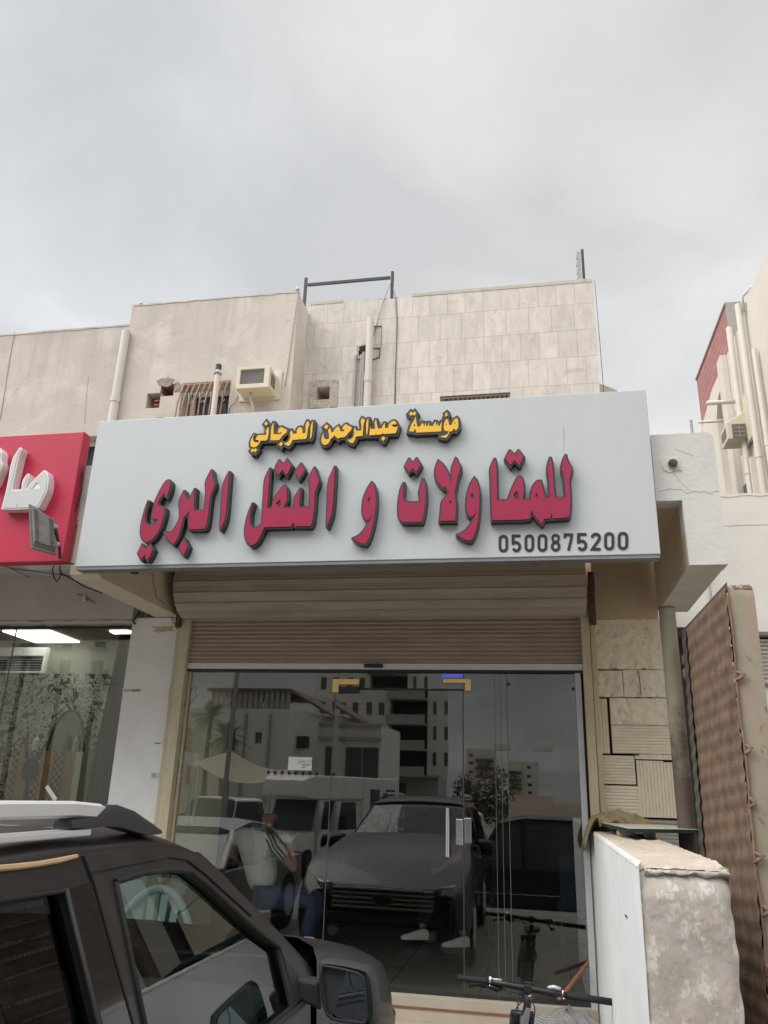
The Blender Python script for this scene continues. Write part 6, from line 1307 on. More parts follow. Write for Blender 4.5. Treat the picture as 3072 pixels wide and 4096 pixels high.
b.grid(clo, 56, 110); tag(b.build('cloth_bundle', M['stripe'], smooth=True), 'crumpled grey striped cloth heaped on the entrance step behind the bicycle', 'cloth')
p0, p1 = P(bk(1300, 130), 1, -.02), P(bk(1105, 380), 1, -.3)
M['wood'] = mat('orange_wood', (.30, .12, .06), .6, .2, 12, stretch=(6, 6, 1))
b = MB(); d_ = (p0-p1); b.tube([p1-d_*.35, p1, p0, p0+d_*.35], .0125, 10); tag(b.build('wooden_stick', M['wood'], smooth=True), 'orange brown wooden stick leaning behind the cloth by the white jamb', 'stick')
# ------------------------------------------------------------------ dark SUV in the foreground
h7 = lambda x, y: (x*.9259, 3100+y*.9259)
hm = Z(1200, 3700, .30139)
def paint(name, col, metal=.0, rough=.38, coat=.2):
    return mat(name, col, rough, .08, 3, metal=metal, coat=coat, spec=.38, stain=.10, stain_col=tuple(c*1.4+.01 for c in col))
M['suv_paint'] = paint('dark_grey_paint', (0.020, 0.0175, 0.018))
M['gloss_black'] = mat('gloss_black', (0.008, 0.008, 0.009), 0.12, .1, 10, coat=.5)
M['rubber'] = mat('rubber', (0.012, 0.012, 0.012), .8, .2, 20)
M['rail_silver'] = mat('rail_silver', (0.60, 0.60, 0.61), .42, .03, 8, metal=.35)
M['rail_black'] = mat('rail_black', (0.024, 0.025, 0.027), .6, .1, 30)
M['car_glass'] = glass_mat('tinted_car_glass', (0.37, 0.46, 0.44), .05)
M['car_glass_dark'] = glass_mat('dark_tinted_glass', (0.05, 0.06, 0.065), .02)
M['wind_glass'] = glass_mat('windshield_glass', (0.50, 0.58, 0.56), .0)
M['seat'] = mat('dark_seat', (0.035, 0.035, 0.037), .8, .15, 20)
suv = thing('parked_suv', (-1.72, -3.8, 0), 'dark grey sport utility vehicle with silver roof rails parked in the foreground', 'car')
CX = -1.72
def side_x(z, s_=1): return CX+s_*(.87-(z-1.12)*.18/.56)
def hood_z(y):
    k = [(-3.0, 1.31), (-2.8, 1.285), (-2.44, 1.215), (-2.0, 1.11), (-1.85, 1.06), (-1.7, 1.0), (-1.55, .935), (-1.42, .87), (-1.32, .80)]
    for (a, b_), (c, d) in zip(k, k[1:]):
        if y <= c: return b_+(d-b_)*(y-a)/(c-a)
    return .80
def station(y, w, hood):
    fwd = lambda z: (.13*max(0, min(1, (.90-z)/.3)) if y > -1.9 else 0)
    if hood:
        zh = hood_z(y); pr = [(w*.95, .28), (w, .48), (w*1.015, .74), (w, zh-.17), (w*.992, zh-.075), (w*.97, zh-.028), (w*.90, zh-.002), (w*.5, zh+.018), (w*.2, zh+.025)]
    else: pr = [(w*.95, .28), (w, .48), (w*1.015, .74), (w, 1.0), (w*.992, 1.09), (w*.975, 1.118), (w*.93, 1.122), (w*.91, 1.11), (w*.90, 1.05)]
    right = [(CX+a, y+fwd(b_), b_) for a, b_ in pr]; left = [(CX-a, y+fwd(b_), b_) for a, b_ in pr[::-1]]
    return right+left
st = [(-6.12, .74, 0), (-6.05, .82, 0), (-5.8, .865, 0), (-5.2, .872, 0), (-4.4, .872, 0), (-3.6, .872, 0), (-2.95, .872, 0), (-2.90, .875, 1), (-2.6, .905, 1), (-2.3, .935, 1), (-2.05, .955, 1), (-1.85, .96, 1), (-1.7, .95, 1), (-1.55, .93, 1), (-1.42, .88, 1), (-1.32, .77, 1)]
b = MB(); R = [station(*s_) for s_ in st]
b.loft(R[:7]); b.loft(R[7:])
b.poly(R[-1]); b.poly(R[0][::-1])
body = b.build('body', M['suv_paint'], suv, smooth=True, angle=38)
b = MB(); b.box(CX-.78, CX+.78, -5.9, -1.6, .22, .32); b.build('underbody', M['rubber'], suv)
b = MB(); b.box(CX-.76, CX+.76, -5.8, -2.95, .45, .5); b.build('cabin_floor', M['seat'], suv)
# side frames with window openings, both sides
fw = [(-4.27, 1.618), (-4.12, 1.625), (-3.95, 1.618), (-3.83, 1.603), (-3.72, 1.555), (-3.57, 1.478), (-3.39, 1.39), (-3.215, 1.315), (-3.17, 1.135), (-4.20, 1.135)]
rw = [(-5.22, 1.60), (-4.8, 1.63), (-4.485, 1.622), (-4.36, 1.135), (-5.16, 1.135)]
qw = [(-5.83, 1.55), (-5.6, 1.59), (-5.36, 1.605), (-5.30, 1.16), (-5.72, 1.20)]
outer = [(-2.80, 1.10), (-2.84, 1.155), (-3.03, 1.272), (-3.2, 1.37), (-3.37, 1.458), (-3.55, 1.56), (-3.70, 1.635), (-3.85, 1.668), (-4.05, 1.685), (-4.5, 1.69), (-5.3, 1.67), (-5.93, 1.60), (-6.04, 1.35), (-6.02, 1.10)]
gl = {}
for s_ in (1, -1):
    T = lambda q, o=0.0: (side_x(q[1], s_)+s_*o, q[0], q[1])
    b = MB(); b.prism([[T(q) for q in outer]]+[[T(q) for q in w_[::-1]] for w_ in (fw, rw, qw)], (-s_*.045, 0, -.012)); b.build('door_frame', M['suv_paint'], suv, bevel=.006)
    b = MB(); b.poly([T((q[0], q[1]), -.02) for q in offset2(fw, .012)]); b.build('front_side_window', M['car_glass'], suv)
    b = MB(); b.poly([T((q[0], q[1]), -.02) for q in offset2(rw, .012)]); b.build('rear_side_window', M['car_glass_dark'], suv)
    b = MB(); b.poly([T((q[0], q[1]), -.02) for q in offset2(qw, .012)]); b.build('quarter_window', M['car_glass_dark'], suv)
    b = MB()
    for w_ in (fw, rw, qw):
        o2 = [T(q, .0025) for q in w_]; b.tube(o2+o2[:2], .0075, 6, caps=False)
    b.build('window_seal', M['rubber'], suv, smooth=True)
    b = MB(); b.prism([[T(q, .003) for q in ((-4.475, 1.624), (-4.365, 1.628), (-4.22, 1.14), (-4.345, 1.14))]], (-s_*.0025, 0, 0)); b.build('pillar_trim', M['gloss_black'], suv)
    b = MB(); b.tube([T((-4.49, 1.625), .006), T((-4.43, 1.38), .006), T((-4.36, 1.13), .006)], .006, 6); b.build('trim_strip', M['rail_black'], suv, smooth=True)
    b = MB(); b.tube([T((-4.40, 1.685), .004), T((-4.372, 1.63), .004), T((-4.22, 1.135), .004)], .003, 5); b.tube([T((q[0]-.02, q[1]+.018), .003) for q in ((-4.36, 1.63), (-3.95, 1.635), (-3.83, 1.62), (-3.72, 1.575), (-3.4, 1.42))], .003, 5); b.build('door_gap', M['rubber'], suv)
    b = MB(); b.tube([T((-2.80, 1.115), .008), T((-3.3, 1.126), .006), T((-4.2, 1.128), .006), T((-5.25, 1.128), .006)], .009, 6); b.build('belt_moulding', M['rail_black'], suv, smooth=True)
    b = MB(); b.prism([[T(q, .004) for q in ((-3.225, 1.31), (-3.215, 1.135), (-2.98, 1.135), (-3.06, 1.20))]], (-s_*.01, 0, 0)); b.build('mirror_sail', M['rail_black'], suv)
    b = MB()
    for wy_ in (-2.25, -5.15):
        b2 = MB(); xw = CX+s_*(.80 if wy_ < -3 else .87); b2.tube([(xw-s_*.11, wy_, .36), (xw-s_*.10, wy_, .36), (xw+s_*.07, wy_, .36), (xw+s_*.08, wy_, .36)], [.33, .36, .36, .33], 28); wh = b2.build('wheel', M['tyre'], suv, smooth=True, angle=40)
        b3 = MB(); b3.tube([(xw+s_*.06, wy_, .36), (xw+s_*.085, wy_, .36)], [.24, .22], 24); b3.build('rim', M['alu'], wh)
        b4 = MB(); n = 18; b4.prism([[(CX+s_*(.884 if wy_ < -3 else .965), wy_+.43*cos(pi*i/n), .36+.43*sin(pi*i/n)) for i in range(n+1)]+[(CX+s_*(.884 if wy_ < -3 else .965), wy_+.37*cos(pi*i/n), .36+.37*sin(pi*i/n)) for i in range(n, -1, -1)]], (-s_*.03, 0, 0)); b4.build('wheel_arch', M['rail_black'], suv)
    for yh in (-3.98, -5.02): b = MB(); b.box(*sorted((CX+s_*.882, CX+s_*.91)), yh-.09, yh+.09, .985, 1.012); b.build('door_handle', M['chrome'], suv, bevel=.006)
    # roof rail on two feet
    RXp = lambda p: P(h7(*p), 0, -1.08)
    rl_ = MB(); mx_ = (lambda x: x if s_ > 0 else 2*CX-x)
    ry = [(-5.75, 1.755), (-5.4, 1.778), (-4.66, 1.785), (-4.4, 1.782), (-4.27, 1.774)]
    rings = []
    for y, z in ry: rings.append([(mx_(-1.08+a), y, z+c) for a, c in ((.022, -.012), (.018, .012), (.004, .0185), (-.014, .0165), (-.02, 0), (-.016, -.017), (.012, -.0185))])
    rl_.loft(rings, closed=True); rail = rl_.build('roof_rail', M['rail_silver'], suv, smooth=True, angle=50)
    ft = MB(); rings = []
    for y, z, hh, dz in ((-4.42, 1.752, .010, .0), (-4.32, 1.755, .016, 0), (-4.272, 1.767, .0255, 0), (-4.20, 1.764, .027, 0), (-4.10, 1.747, .0265, 0), (-4.03, 1.731, .021, 0), (-3.98, 1.723, .014, 0), (-3.945, 1.717, .006, 0)): rings.append([(mx_(-1.08+a), y, z+c*hh) for a, c in ((.026, -1), (.0225, .4), (.012, .95), (-.01, .95), (-.022, .4), (-.024, -1))])
    ft.loft(rings, closed=True); ft.build('rail_foot', M['rail_black'], rail, smooth=True, angle=50)
    ft = MB(); ft.box(*sorted((mx_(-1.10), mx_(-1.055))), -5.7, -4.33, 1.722, 1.738); ft.build('rail_base', M['rail_silver'], rail, bevel=.004)
    ft = MB(); ft.box(*sorted((mx_(-1.10), mx_(-1.06))), -5.85, -5.6, 1.715, 1.765); ft.build('rail_foot', M['rail_black'], rail, bevel=.01)
# roof
def roof(u, v):
    y = -3.71-2.24*v; ze = 1.634 if v == 0 else None
    k = [(-3.71, 1.638, .02), (-3.85, 1.668, .034), (-4.05, 1.685, .042), (-4.5, 1.69, .045), (-5.3, 1.67, .045), (-5.95, 1.598, .035)]
    for (a, z1, c1), (c, z2_, c2) in zip(k, k[1:]):
        if y >= c-1e-6: t = (y-a)/(c-a); ze, cr = z1+(z2_-z1)*t, c1+(c2-c1)*t; break
    q = -1+2*u; w_ = side_x(ze)-CX-.002
    return (CX+w_*q, y+.05*(1-q*q)*(1-v)*.9-.06*(1-q*q)*v, ze+cr*(1-abs(q)**7)+.035*(1-q*q))
b = MB(); b.grid(roof, 40, 40); ro_ = b.build('roof', M['suv_paint'], suv, smooth=True); md = ro_.modifiers.new('s', 'SOLIDIFY'); md.thickness = .03; md.offset = -1
# windshield and rear window
def ws(u, v):
    q = -1+2*u; y0_, z0_ = -2.82, 1.15; y1_, z1_ = -3.72, 1.638
    y = y0_+(y1_-y0_)*v; z = z0_+(z1_-z0_)*(v**.93); w_ = side_x(z)-CX-.02
    return (CX+w_*q, y+.12*(1-q*q)*(1-.55*v), z+.03*(1-q*q)*(v**2))
b = MB(); b.grid(ws, 20, 12); b.build('windshield', M['wind_glass'], suv, smooth=True)
b = MB(); b.tube([ws(1, v/12)for v in range(13)], .012, 6); b.tube([ws(0, v/12) for v in range(13)], .012, 6); b.tube([ws(u/20, 1) for u in range(21)], .010, 6); b.build('windshield_seal', M['rubber'], suv, smooth=True)
b = MB(); b.grid(lambda u, v: (CX+(.66+.02*v)*(-1+2*u), -5.97-.08*(1-v)-.04*(1-(2*u-1)**2), 1.12+.46*v), 10, 6); b.build('rear_window', M['car_glass_dark'], suv, smooth=True)
b = MB(); b.grid(lambda u, v: (CX+.80*(-1+2*u), -2.70-.14*v+.10*(1-(2*u-1)**2), 1.25-.05*v-.03*abs(2*u-1)**3), 20, 3); b.build('cowl', M['rail_black'], suv, smooth=True)
b = MB(); b.tube([ws(.1, .05), ws(.35, .08), ws(.55, .10)], .008, 5); b.tube([ws(.55, .06), ws(.8, .10), ws(.95, .14)], .008, 5); o_ = b.build('wiper', M['black'], suv); 
# painted glint: pale metallic strip standing in for a reflection along the hood edge
b = MB(); q0, q1 = P(hm(180, 490), 0, -.905), P(hm(490, 315), 0, -.98)
def hood_pt(x, y):
    w = .868; zz = hood_z(y); a = abs(x-CX)
    pr = [(0, zz+.027), (w*.2, zz+.025), (w*.5, zz+.018), (w*.90, zz-.002), (w*.97, zz-.028), (w*.992, zz-.075)]
    for (a0, b0), (a1, b1) in zip(pr, pr[1:]):
        if a <= a1: return Vector((x, y, b0+(b1-b0)*(a-a0)/(a1-a0)+.003))
    return Vector((x, y, zz-.1))
M['hood_glint'] = mat('hood_glint', (.30, .28, .26), .3, metal=.6)
b.tube([hood_pt(-.885+(-.125)*t, -2.74+.22*t) for t in [i/8 for i in range(9)]], .0028, 5); b.build('hood_edge_glint', M['hood_glint'], suv)
# drip strip: tan tape along the roof gutter
M['tape'] = mat('tan_tape', (.50, .34, .20), .7, .1, 12)
b = MB(); q = [P(h7(*p), 0, -1.027) for p in ((-60, 406), (60, 396), (160, 384), (250, 368), (325, 350))]
b.tube([v+Vector((.004, 0, 0)) for v in q], [.006, .0062, .0058, .006, .0045], 6); b.build('tape_strip', M['tape'], suv)
# right door mirror
ym = -3.16
ol = [P(hm(*p), 1, ym) for p in ((270, 490), (330, 482), (560, 515), (790, 565), (890, 600), (945, 690), (985, 900), (1000, 1130), (985, 1290), (940, 1345), (860, 1345), (560, 1310), (400, 1275), (330, 1200), (280, 1000), (245, 700), (238, 560))]
gl_ = [P(hm(*p), 1, ym) for p in ((290, 550), (330, 542), (560, 585), (760, 635), (830, 690), (860, 790), (880, 1000), (886, 1200), (878, 1275), (840, 1300), (600, 1275), (450, 1245), (370, 1190), (340, 1120), (300, 850), (278, 650))]
cen = sum(ol, Vector())/len(ol)
b = MB(); b.loft([[cen+(v-cen)*.93+Vector((0, -.002, 0)) for v in ol], [v+Vector((0, .012, 0)) for v in ol], [cen+(v-cen)*1.03+Vector((.004, .05, 0)) for v in ol], [cen+(v-cen)*.92+Vector((.004, .10, 0)) for v in ol], [cen+(v-cen)*.6+Vector((-.005, .135, 0)) for v in ol]], closed=True, capends=False)
b.poly([cen+(v-cen)*.6+Vector((-.005, .135, 0)) for v in ol]); b.poly([cen+(v-cen)*.93+Vector((0, .012, 0)) for v in ol][::-1])
mr_ = b.build('door_mirror', M['rail_black'], suv, smooth=True, angle=60)
M['mirror_glass'] = mat('mirror_glass', (.52, .58, .66), .015, .02, 3, metal=1.0)
cg = sum(gl_, Vector())/len(gl_)
b = MB(); b.grid(lambda u, v: tuple(cg), 1, 1) if False else None
# slightly convex and swung outwards
def mg(v, f): 
    d = (v-cg)*f; return cg+d+Vector((0, -.001+.010-.03*(.01-d.x*d.x-d.z*d.z)-.16*d.x*1.0+.05*d.z, 0))
rings = [[mg(v, f) for v in gl_] for f in (1, .75, .5, .25, .02)]
b = MB(); b.loft([r+r[:1] for r in rings]); b.poly(rings[-1]); b.build('mirror_glass', M['mirror_glass'], mr_, smooth=True)
b = MB(); b.tube([v+Vector((0, -.004, 0)) for v in gl_+gl_[:1]], .0055, 6); b.build('mirror_rim', M['rubber'], mr_, smooth=True)
b = MB(); b.tube([mg(P(hm(*p), 1, ym), 1)+Vector((0, -.003, 0)) for p in ((640, 610), (650, 700), (670, 800), (710, 870), (780, 910), (880, 930))], .0016, 5); b.build('wide_angle_line', M['rubber'], mr_)
for i, t_ in enumerate(('الأجسام في المرآة', 'أقرب مما تبدو')):
    text_mesh(ar(t_), .013, M['ink'], mr_, 'lettering', mg(P(hm(755, 1160+50*i), 1, ym), 1)+Vector((0, -.003, 0)), (1, -.16, -.09), (0.05, 0.05, 1))
b = MB(); b.loft([[P(hm(-60, 700), 1, -3.1), P(hm(240, 750), 1, -3.1), P(hm(270, 1150), 1, -3.1), P(hm(-40, 1000), 1, -3.1)], [v+Vector((0, .07, 0)) for v in (P(hm(-60, 700), 1, -3.1), P(hm(240, 750), 1, -3.1), P(hm(270, 1150), 1, -3.1), P(hm(-40, 1000), 1, -3.1))]], closed=True); b.build('mirror_arm', M['rail_black'], mr_, bevel=.012)
ml = copy_tree(mr_, suv); 
for o in [ml]+list(ml.children):
    pass
ml.location = (0, 0, 0); ml.scale = (-1, 1, 1)
# nose: grille, badge ring, headlights, fog lamps, plate
yF = -1.36
M['lens'] = mat('headlight_lens', (.30, .31, .32), .12, .1, 12, metal=.6); M['lens_red'] = mat('amber_reflector', (.20, .045, .03), .3)
b = MB(); b.box(CX-.57, CX+.57, -1.47, -1.335, .62, .86); gr_ = b.build('grille', M['black'], suv, bevel=.01)
for z in (.655, .70, .745, .79, .835): b = MB(); b.box(CX-.555, CX+.555, -1.335, -1.315, z-.011, z+.011); b.build('grille_bar', M['alu'], gr_, bevel=.004)
b = MB(); b.tube([(CX+.11*cos(a), -1.31, .735+.055*sin(a)) for a in [2*pi*i/24 for i in range(25)]], .011, 8); b.build('badge_ring', M['flood'], gr_, smooth=True)
b = MB(); b.prism([[(CX+.1*cos(a), -1.312, .735+.048*sin(a)) for a in [2*pi*i/24 for i in range(24)]]], (0, .01, 0)); b.build('badge_plate', M['navy'], gr_)
b = MB(); b.box(CX-.6, CX+.6, -1.42, -1.30, .34, .50); b.build('lower_grille', M['black'], suv, bevel=.02)
b = MB(); b.box(CX-.66, CX+.66, -1.40, -1.285, .505, .60); b.build('bumper_bar', M['suv_paint'], suv, bevel=.03)
for s_ in (1, -1):
    b = MB(); b.grid(lambda u, v: (CX+s_*(.575+.20*u), -1.375-.20*u*u-.02*v, .70+.17*v+.03*u), 8, 5); o_ = b.build('headlight', M['lens'], suv, smooth=True); md = o_.modifiers.new('s', 'SOLIDIFY'); md.thickness = .03
    b = MB(); b.grid(lambda u, v: (CX+s_*(.70+.085*u), -1.47-.11*u-.02*v+.012, .72+.12*v+.02*u), 4, 4); b.build('indicator', M['lens_red'], suv)
    b = MB(); b.tube([(CX+s_*.52, -1.31, .42), (CX+s_*.52, -1.275, .42)], .055, 14); b.build('fog_lamp', M['lens'], suv)
    b = MB(); b.box(CX+s_*.70-.08, CX+s_*.70+.08, -6.13, -6.05, .85, 1.08); b.build('tail_light', M['lens_red'], suv, bevel=.02)
for o in suv.children:
    if o.name.split('.')[0] in ('grille', 'lower_grille', 'bumper_bar', 'headlight', 'indicator', 'fog_lamp'): o.location.y += .125
# cabin
for x in (CX-.38, CX+.38):
    for y in (-4.15, -5.1):
        b = MB(); b.box(x-.24, x+.24, y-.2, y+.35, .55, .75); b.loft([[(x-.23, y-.2, .7), (x+.23, y-.2, .7), (x+.23, y-.08, .7), (x-.23, y-.08, .7)], [(x-.2, y-.36, 1.27), (x+.2, y-.36, 1.27), (x+.2, y-.27, 1.27), (x-.2, y-.27, 1.27)]], closed=True); b.box(x-.12, x+.12, y-.38, y-.30, 1.30, 1.45); b.build('seat', M['seat'], suv, bevel=.03)
b = MB(); b.loft([[(CX-.72, -3.25, .75), (CX+.72, -3.25, .75), (CX+.72, -2.85, .75), (CX-.72, -2.85, .75)], [(CX-.72, -3.3, 1.07), (CX+.72, -3.3, 1.07), (CX+.72, -2.85, 1.12), (CX-.72, -2.85, 1.12)]], closed=True); b.build('dashboard', M['seat'], suv, bevel=.03)
b = MB(); b.tube([(CX-.38+.18*cos(a), -3.48-.05*sin(a), 1.02+.17*sin(a)) for a in [2*pi*i/24 for i in range(25)]], .014, 8); b.build('steering_wheel', M['black'], suv, smooth=True)
b = MB(); b.box(CX-.09, CX+.09, -3.72, -3.68, 1.50, 1.57); b.build('rear_view_mirror', M['black'], suv, bevel=.01)

suv.scale = (.88, .88, .88); suv.location = CAM+(suv.location-CAM)*.88; suv.location.z = FORE   # compact model: 4.3 m long
# ------------------------------------------------------------------ white plastic chair in front of the pillar, seen through the car windows
M['chair'] = mat('white_plastic', (.68, .72, .71), .45, .03, 8)
cp_ = P(h7(690, 490), 1, -.42); ch = thing('plastic_chair', (cp_.x, -.42, FORE), 'white moulded plastic armchair with slatted back standing by the pillar', 'chair')
ct = cp_.z; cxx = cp_.x
def cxp(dx, dy, z): 
    a = radians(14); return (cxx+dx*cos(a)-dy*sin(a), -.42+dx*sin(a)+dy*cos(a), z)
b = MB(); arch_ = [cxp(.25*cos(a)*(1+.12*(1-sin(a))), .0-.10*(1-sin(a)), ct-.40+.40*sin(a)) for a in [pi*i/20 for i in range(21)]]
b.tube(arch_, .028, 8); b.build('back_frame', M['chair'], ch, smooth=True)
for dx in (-.13, -.045, .045, .13):
    zt_ = ct-.40+.40*sqrt(max(0, 1-(dx/.26)**2)); b = MB(); b.loft([[cxp(dx*.8-.022, -.10, ct-.44), cxp(dx*.8+.022, -.10, ct-.44), cxp(dx*.8+.022, -.09, ct-.44), cxp(dx*.8-.022, -.09, ct-.44)], [cxp(dx-.026, -.0, zt_), cxp(dx+.026, -.0, zt_), cxp(dx+.026, .01, zt_), cxp(dx-.026, .01, zt_)]], closed=True); b.build('back_slat', M['chair'], ch)
b = MB(); b.tube([cxp(-.27, -.1, ct-.43), cxp(.27, -.1, ct-.43)], .03, 8); b.build('back_rail', M['chair'], ch, smooth=True)
b = MB(); b.loft([[cxp(dx, dy, ct-.50+.01) for dx, dy in ((-.26, -.08), (.26, -.08), (.28, -.52), (-.28, -.52))], [cxp(dx, dy, ct-.53) for dx, dy in ((-.26, -.08), (.26, -.08), (.28, -.52), (-.28, -.52))]], closed=True); b.build('seat', M['chair'], ch, bevel=.01)
for dx, dy in ((-.26, -.1), (.26, -.1), (-.28, -.5), (.28, -.5)): b = MB(); b.tube([cxp(dx, dy, ct-.5), cxp(dx*1.08, dy+(.04 if dy > -.3 else -.04), FORE)], [.03, .022], 8); b.build('leg', M['chair'], ch, smooth=True)
for s_ in (-1, 1): b = MB(); b.tube([cxp(s_*.285, -.1, ct-.32), cxp(s_*.30, -.3, ct-.28), cxp(s_*.30, -.5, ct-.29), cxp(s_*.285, -.52, ct-.5)], .024, 8); b.build('armrest', M['chair'], ch, smooth=True)

# ------------------------------------------------------------------ people inside
def skin_mesh(name, joints, edges, m, parent=None, subs=2, root=0):
    me = bpy.data.meshes.new(name); org = Vector((0, 0, 0)); q = parent
    while q: org += q.location; q = q.parent
    base = Vector(joints[root][0]) if parent is None else org
    me.from_pydata([Vector(j[0])-base for j in joints], edges, []); me.materials.append(m)
    o = bpy.data.objects.new(name, me); COL.objects.link(o)
    if parent is None: o.location = base
    else: o.parent = parent
    s_ = o.modifiers.new('skin', 'SKIN'); s_.use_smooth_shade = True
    for i, j in enumerate(joints):
        r = j[1]; sv = me.skin_vertices[0].data[i]; sv.radius = (r, r) if not isinstance(r, tuple) else r; sv.use_root = (i == root)
    d = o.modifiers.new('sub', 'SUBSURF'); d.levels = subs; d.render_levels = subs
    dg = bpy.context.evaluated_depsgraph_get(); me2 = bpy.data.meshes.new_from_object(o.evaluated_get(dg)); o.modifiers.clear(); o.data = me2
    me2.name = name
    return o
M['skin'] = mat('skin', (.30, .15, .095), .6, .08, 12); M['tee'] = mat('white_tee', (.70, .72, .71), .85, .05, 9, .2, 40); M['jeans'] = mat('blue_jeans', (.035, .055, .115), .9, .2, 14, .2, 60); M['hair'] = mat('black_hair', (.012, .012, .014), .6, .2, 40); M['shoe'] = mat('white_shoe', (.62, .63, .60), .6, .06, 20); M['stripe_black'] = mat('black_stripe', (.02, .02, .022), .8)
def person(lab, pts, yflip=False, shirt=None, trousers=None, shoes=None):
    """pts: dict of joints; one continuous body, with clothes, hair and shoes as children"""
    g_ = lambda k: Vector(pts[k])
    J = [(g_('pelvis'), .10), (g_('waist'), .095), (g_('chest'), .11), (g_('neck'), .042), (g_('skull'), .075), (g_('crown'), .068),
         (g_('shL'), .05), (g_('elL'), .036), (g_('wrL'), .024), (g_('shR'), .05), (g_('elR'), .036), (g_('wrR'), .024),
         (g_('hipL'), .08), (g_('knL'), .055), (g_('anL'), .036), (g_('hipR'), .08), (g_('knR'), .055), (g_('anR'), .036)]
    E = [(0, 1), (1, 2), (2, 3), (3, 4), (4, 5), (2, 6), (6, 7), (7, 8), (2, 9), (9, 10), (10, 11), (0, 12), (12, 13), (13, 14), (0, 15), (15, 16), (16, 17)]
    for s_, wr, el in (('L', 8, 7), ('R', 11, 10)):
        w = J[wr][0]; d = (w-J[el][0]).normalized(); a = d.orthogonal().normalized(); c = d.cross(a)
        i0 = len(J); J.append((w+d*.045, .022)); E.append((wr, i0))
        for k in range(4):
            off = a*(.022*(k-1.5)/1.5); p1 = w+d*.07+off; p2 = p1+d*.028+c*.008; p3 = p2+d*.02+c*.016
            n_ = len(J); J += [(p1, .0085), (p2, .008), (p3, .0065)]; E += [(i0, n_), (n_, n_+1), (n_+1, n_+2)]
        n_ = len(J); t0 = w+d*.03+a*.03+c*.006; J += [(t0, .009), (t0+d*.025+a*.012+c*.012, .008)]; E += [(wr, n_), (n_, n_+1)]
    o = skin_mesh('person', J, E, M['skin'])
    tag(o, lab, 'person')
    f = (g_('face')-g_('skull')).normalized(); sk_ = g_('skull'); up_ = (g_('crown')-sk_).normalized(); sd = f.cross(up_).normalized()
    b = MB()
    def hp(u, v):
        th = pi*(.0+.62*u); ph = 2*pi*v; d = up_*cos(th)+(sd*cos(ph)+f*sin(ph))*sin(th)
        k = .096 if sin(ph) < .35 or u < .45 else .074
        return sk_+up_*.035+d*k*Vector((1, 1, 1)).length/1.732+(-f)*.008
    b.grid(hp, 10, 18); b.build('hair', M['hair'], o, smooth=True)
    b = MB(); b.ball(sk_+f*.082-up_*.012, (.012, .012, .018), 6, 8); b.build('nose', M['skin'], o, smooth=True)
    for s_ in (-1, 1):
        b = MB(); b.ball(sk_+sd*s_*.078-f*.01-up_*.012, (.014, .018, .026), 6, 8); b.build('ear', M['skin'], o, smooth=True)
        b = MB(); b.ball(sk_+f*.07+sd*s_*.028+up_*.018, .010, 6, 8); b.build('eye', M['hair'], o, smooth=True)
    b = MB(); b.obox(sk_+f*.075-up_*.042, sd*.02, up_*.004, f*.006); b.build('mouth', M['lens_red'], o)
    half = lambda a, c, t: g_(a)+(g_(c)-g_(a))*t
    sj = [(g_('pelvis')+Vector((0, 0, .03)), .15), (g_('waist'), .145), (g_('chest'), .165), (half('chest', 'neck', .8), .06), (g_('shL'), .068), (half('shL', 'elL', .6), .06), (g_('shR'), .068), (half('shR', 'elR', .6), .06)]
    sh = skin_mesh('shirt', sj, [(0, 1), (1, 2), (2, 3), (2, 4), (4, 5), (2, 6), (6, 7)], shirt or M['tee'], o, 2)
    tj = [(g_('pelvis'), .118), (g_('hipL'), .10), (g_('knL'), .072), (half('knL', 'anL', .93), .055), (g_('hipR'), .10), (g_('knR'), .072), (half('knR', 'anR', .93), .055)]
    skin_mesh('trousers', tj, [(0, 1), (1, 2), (2, 3), (0, 4), (4, 5), (5, 6)], trousers or M['jeans'], o, 2)
    for s_ in ('L', 'R'):
        a = g_('an'+s_); t = g_('toe'+s_); d = (t-a); d.z = 0; L_ = d.length; d.normalize(); n_ = Vector((-d.y, d.x, 0)); tz = t.z
        b = MB(); rings = []
        for k, (q, w_, h_) in enumerate(((-.06, .028, .075), (-.03, .036, .085), (.04, .038, .075), (.10, .041, .055), (.16, .036, .04), (.195, .018, .026))):
            zb_ = tz*(q+.06)/.25+(a.z-.075)*(1-(q+.06)/.25)
            c_ = Vector((a.x, a.y, 0))+d*q
            rings.append([tuple(c_+n_*w_*cx_+Vector((0, 0, zb_+h_*cz_))) for cx_, cz_ in ((-1, 0), (-1, .35), (-.6, .85), (0, 1), (.6, .85), (1, .35), (1, 0))])
        b.loft(rings, closed=True); b.build('shoe', shoes or M['shoe'], o, smooth=True, angle=50)
    return o, sh
yP = 1.0
M['dark_cloth'] = mat('dark_clothes', (.015, .016, .02), .95, .2, 10)
Q = lambda x, y, d=yP: P(z6(x, y), 1, d)
pel = Q(800, 930, 1.05); pel.z = .93
p1 = dict(pelvis=pel, waist=Q(760, 760, 1.0), chest=Q(720, 590, .98), neck=Q(815, 430, .98), skull=Q(850, 275, .98), crown=Q(848, 205, .98), face=Q(960, 290, 1.08),
          shL=Q(545, 470, 1.12), elL=Q(440, 640, 1.15), wrL=Q(560, 760, 1.25), shR=Q(880, 560, .86), elR=Q(1110, 835, .9), wrR=Q(1040, 540, 1.05),
          hipL=pel+Vector((.03, .12, -.01)), hipR=pel+Vector((.05, -.09, -.01)), knL=pel+Vector((.46, .18, .02)), knR=pel+Vector((.47, -.06, .0)), anL=pel+Vector((.38, .20, -.33)), anR=pel+Vector((.40, -.03, -.33)), toeL=(0, 0, 0), toeR=(0, 0, 0))
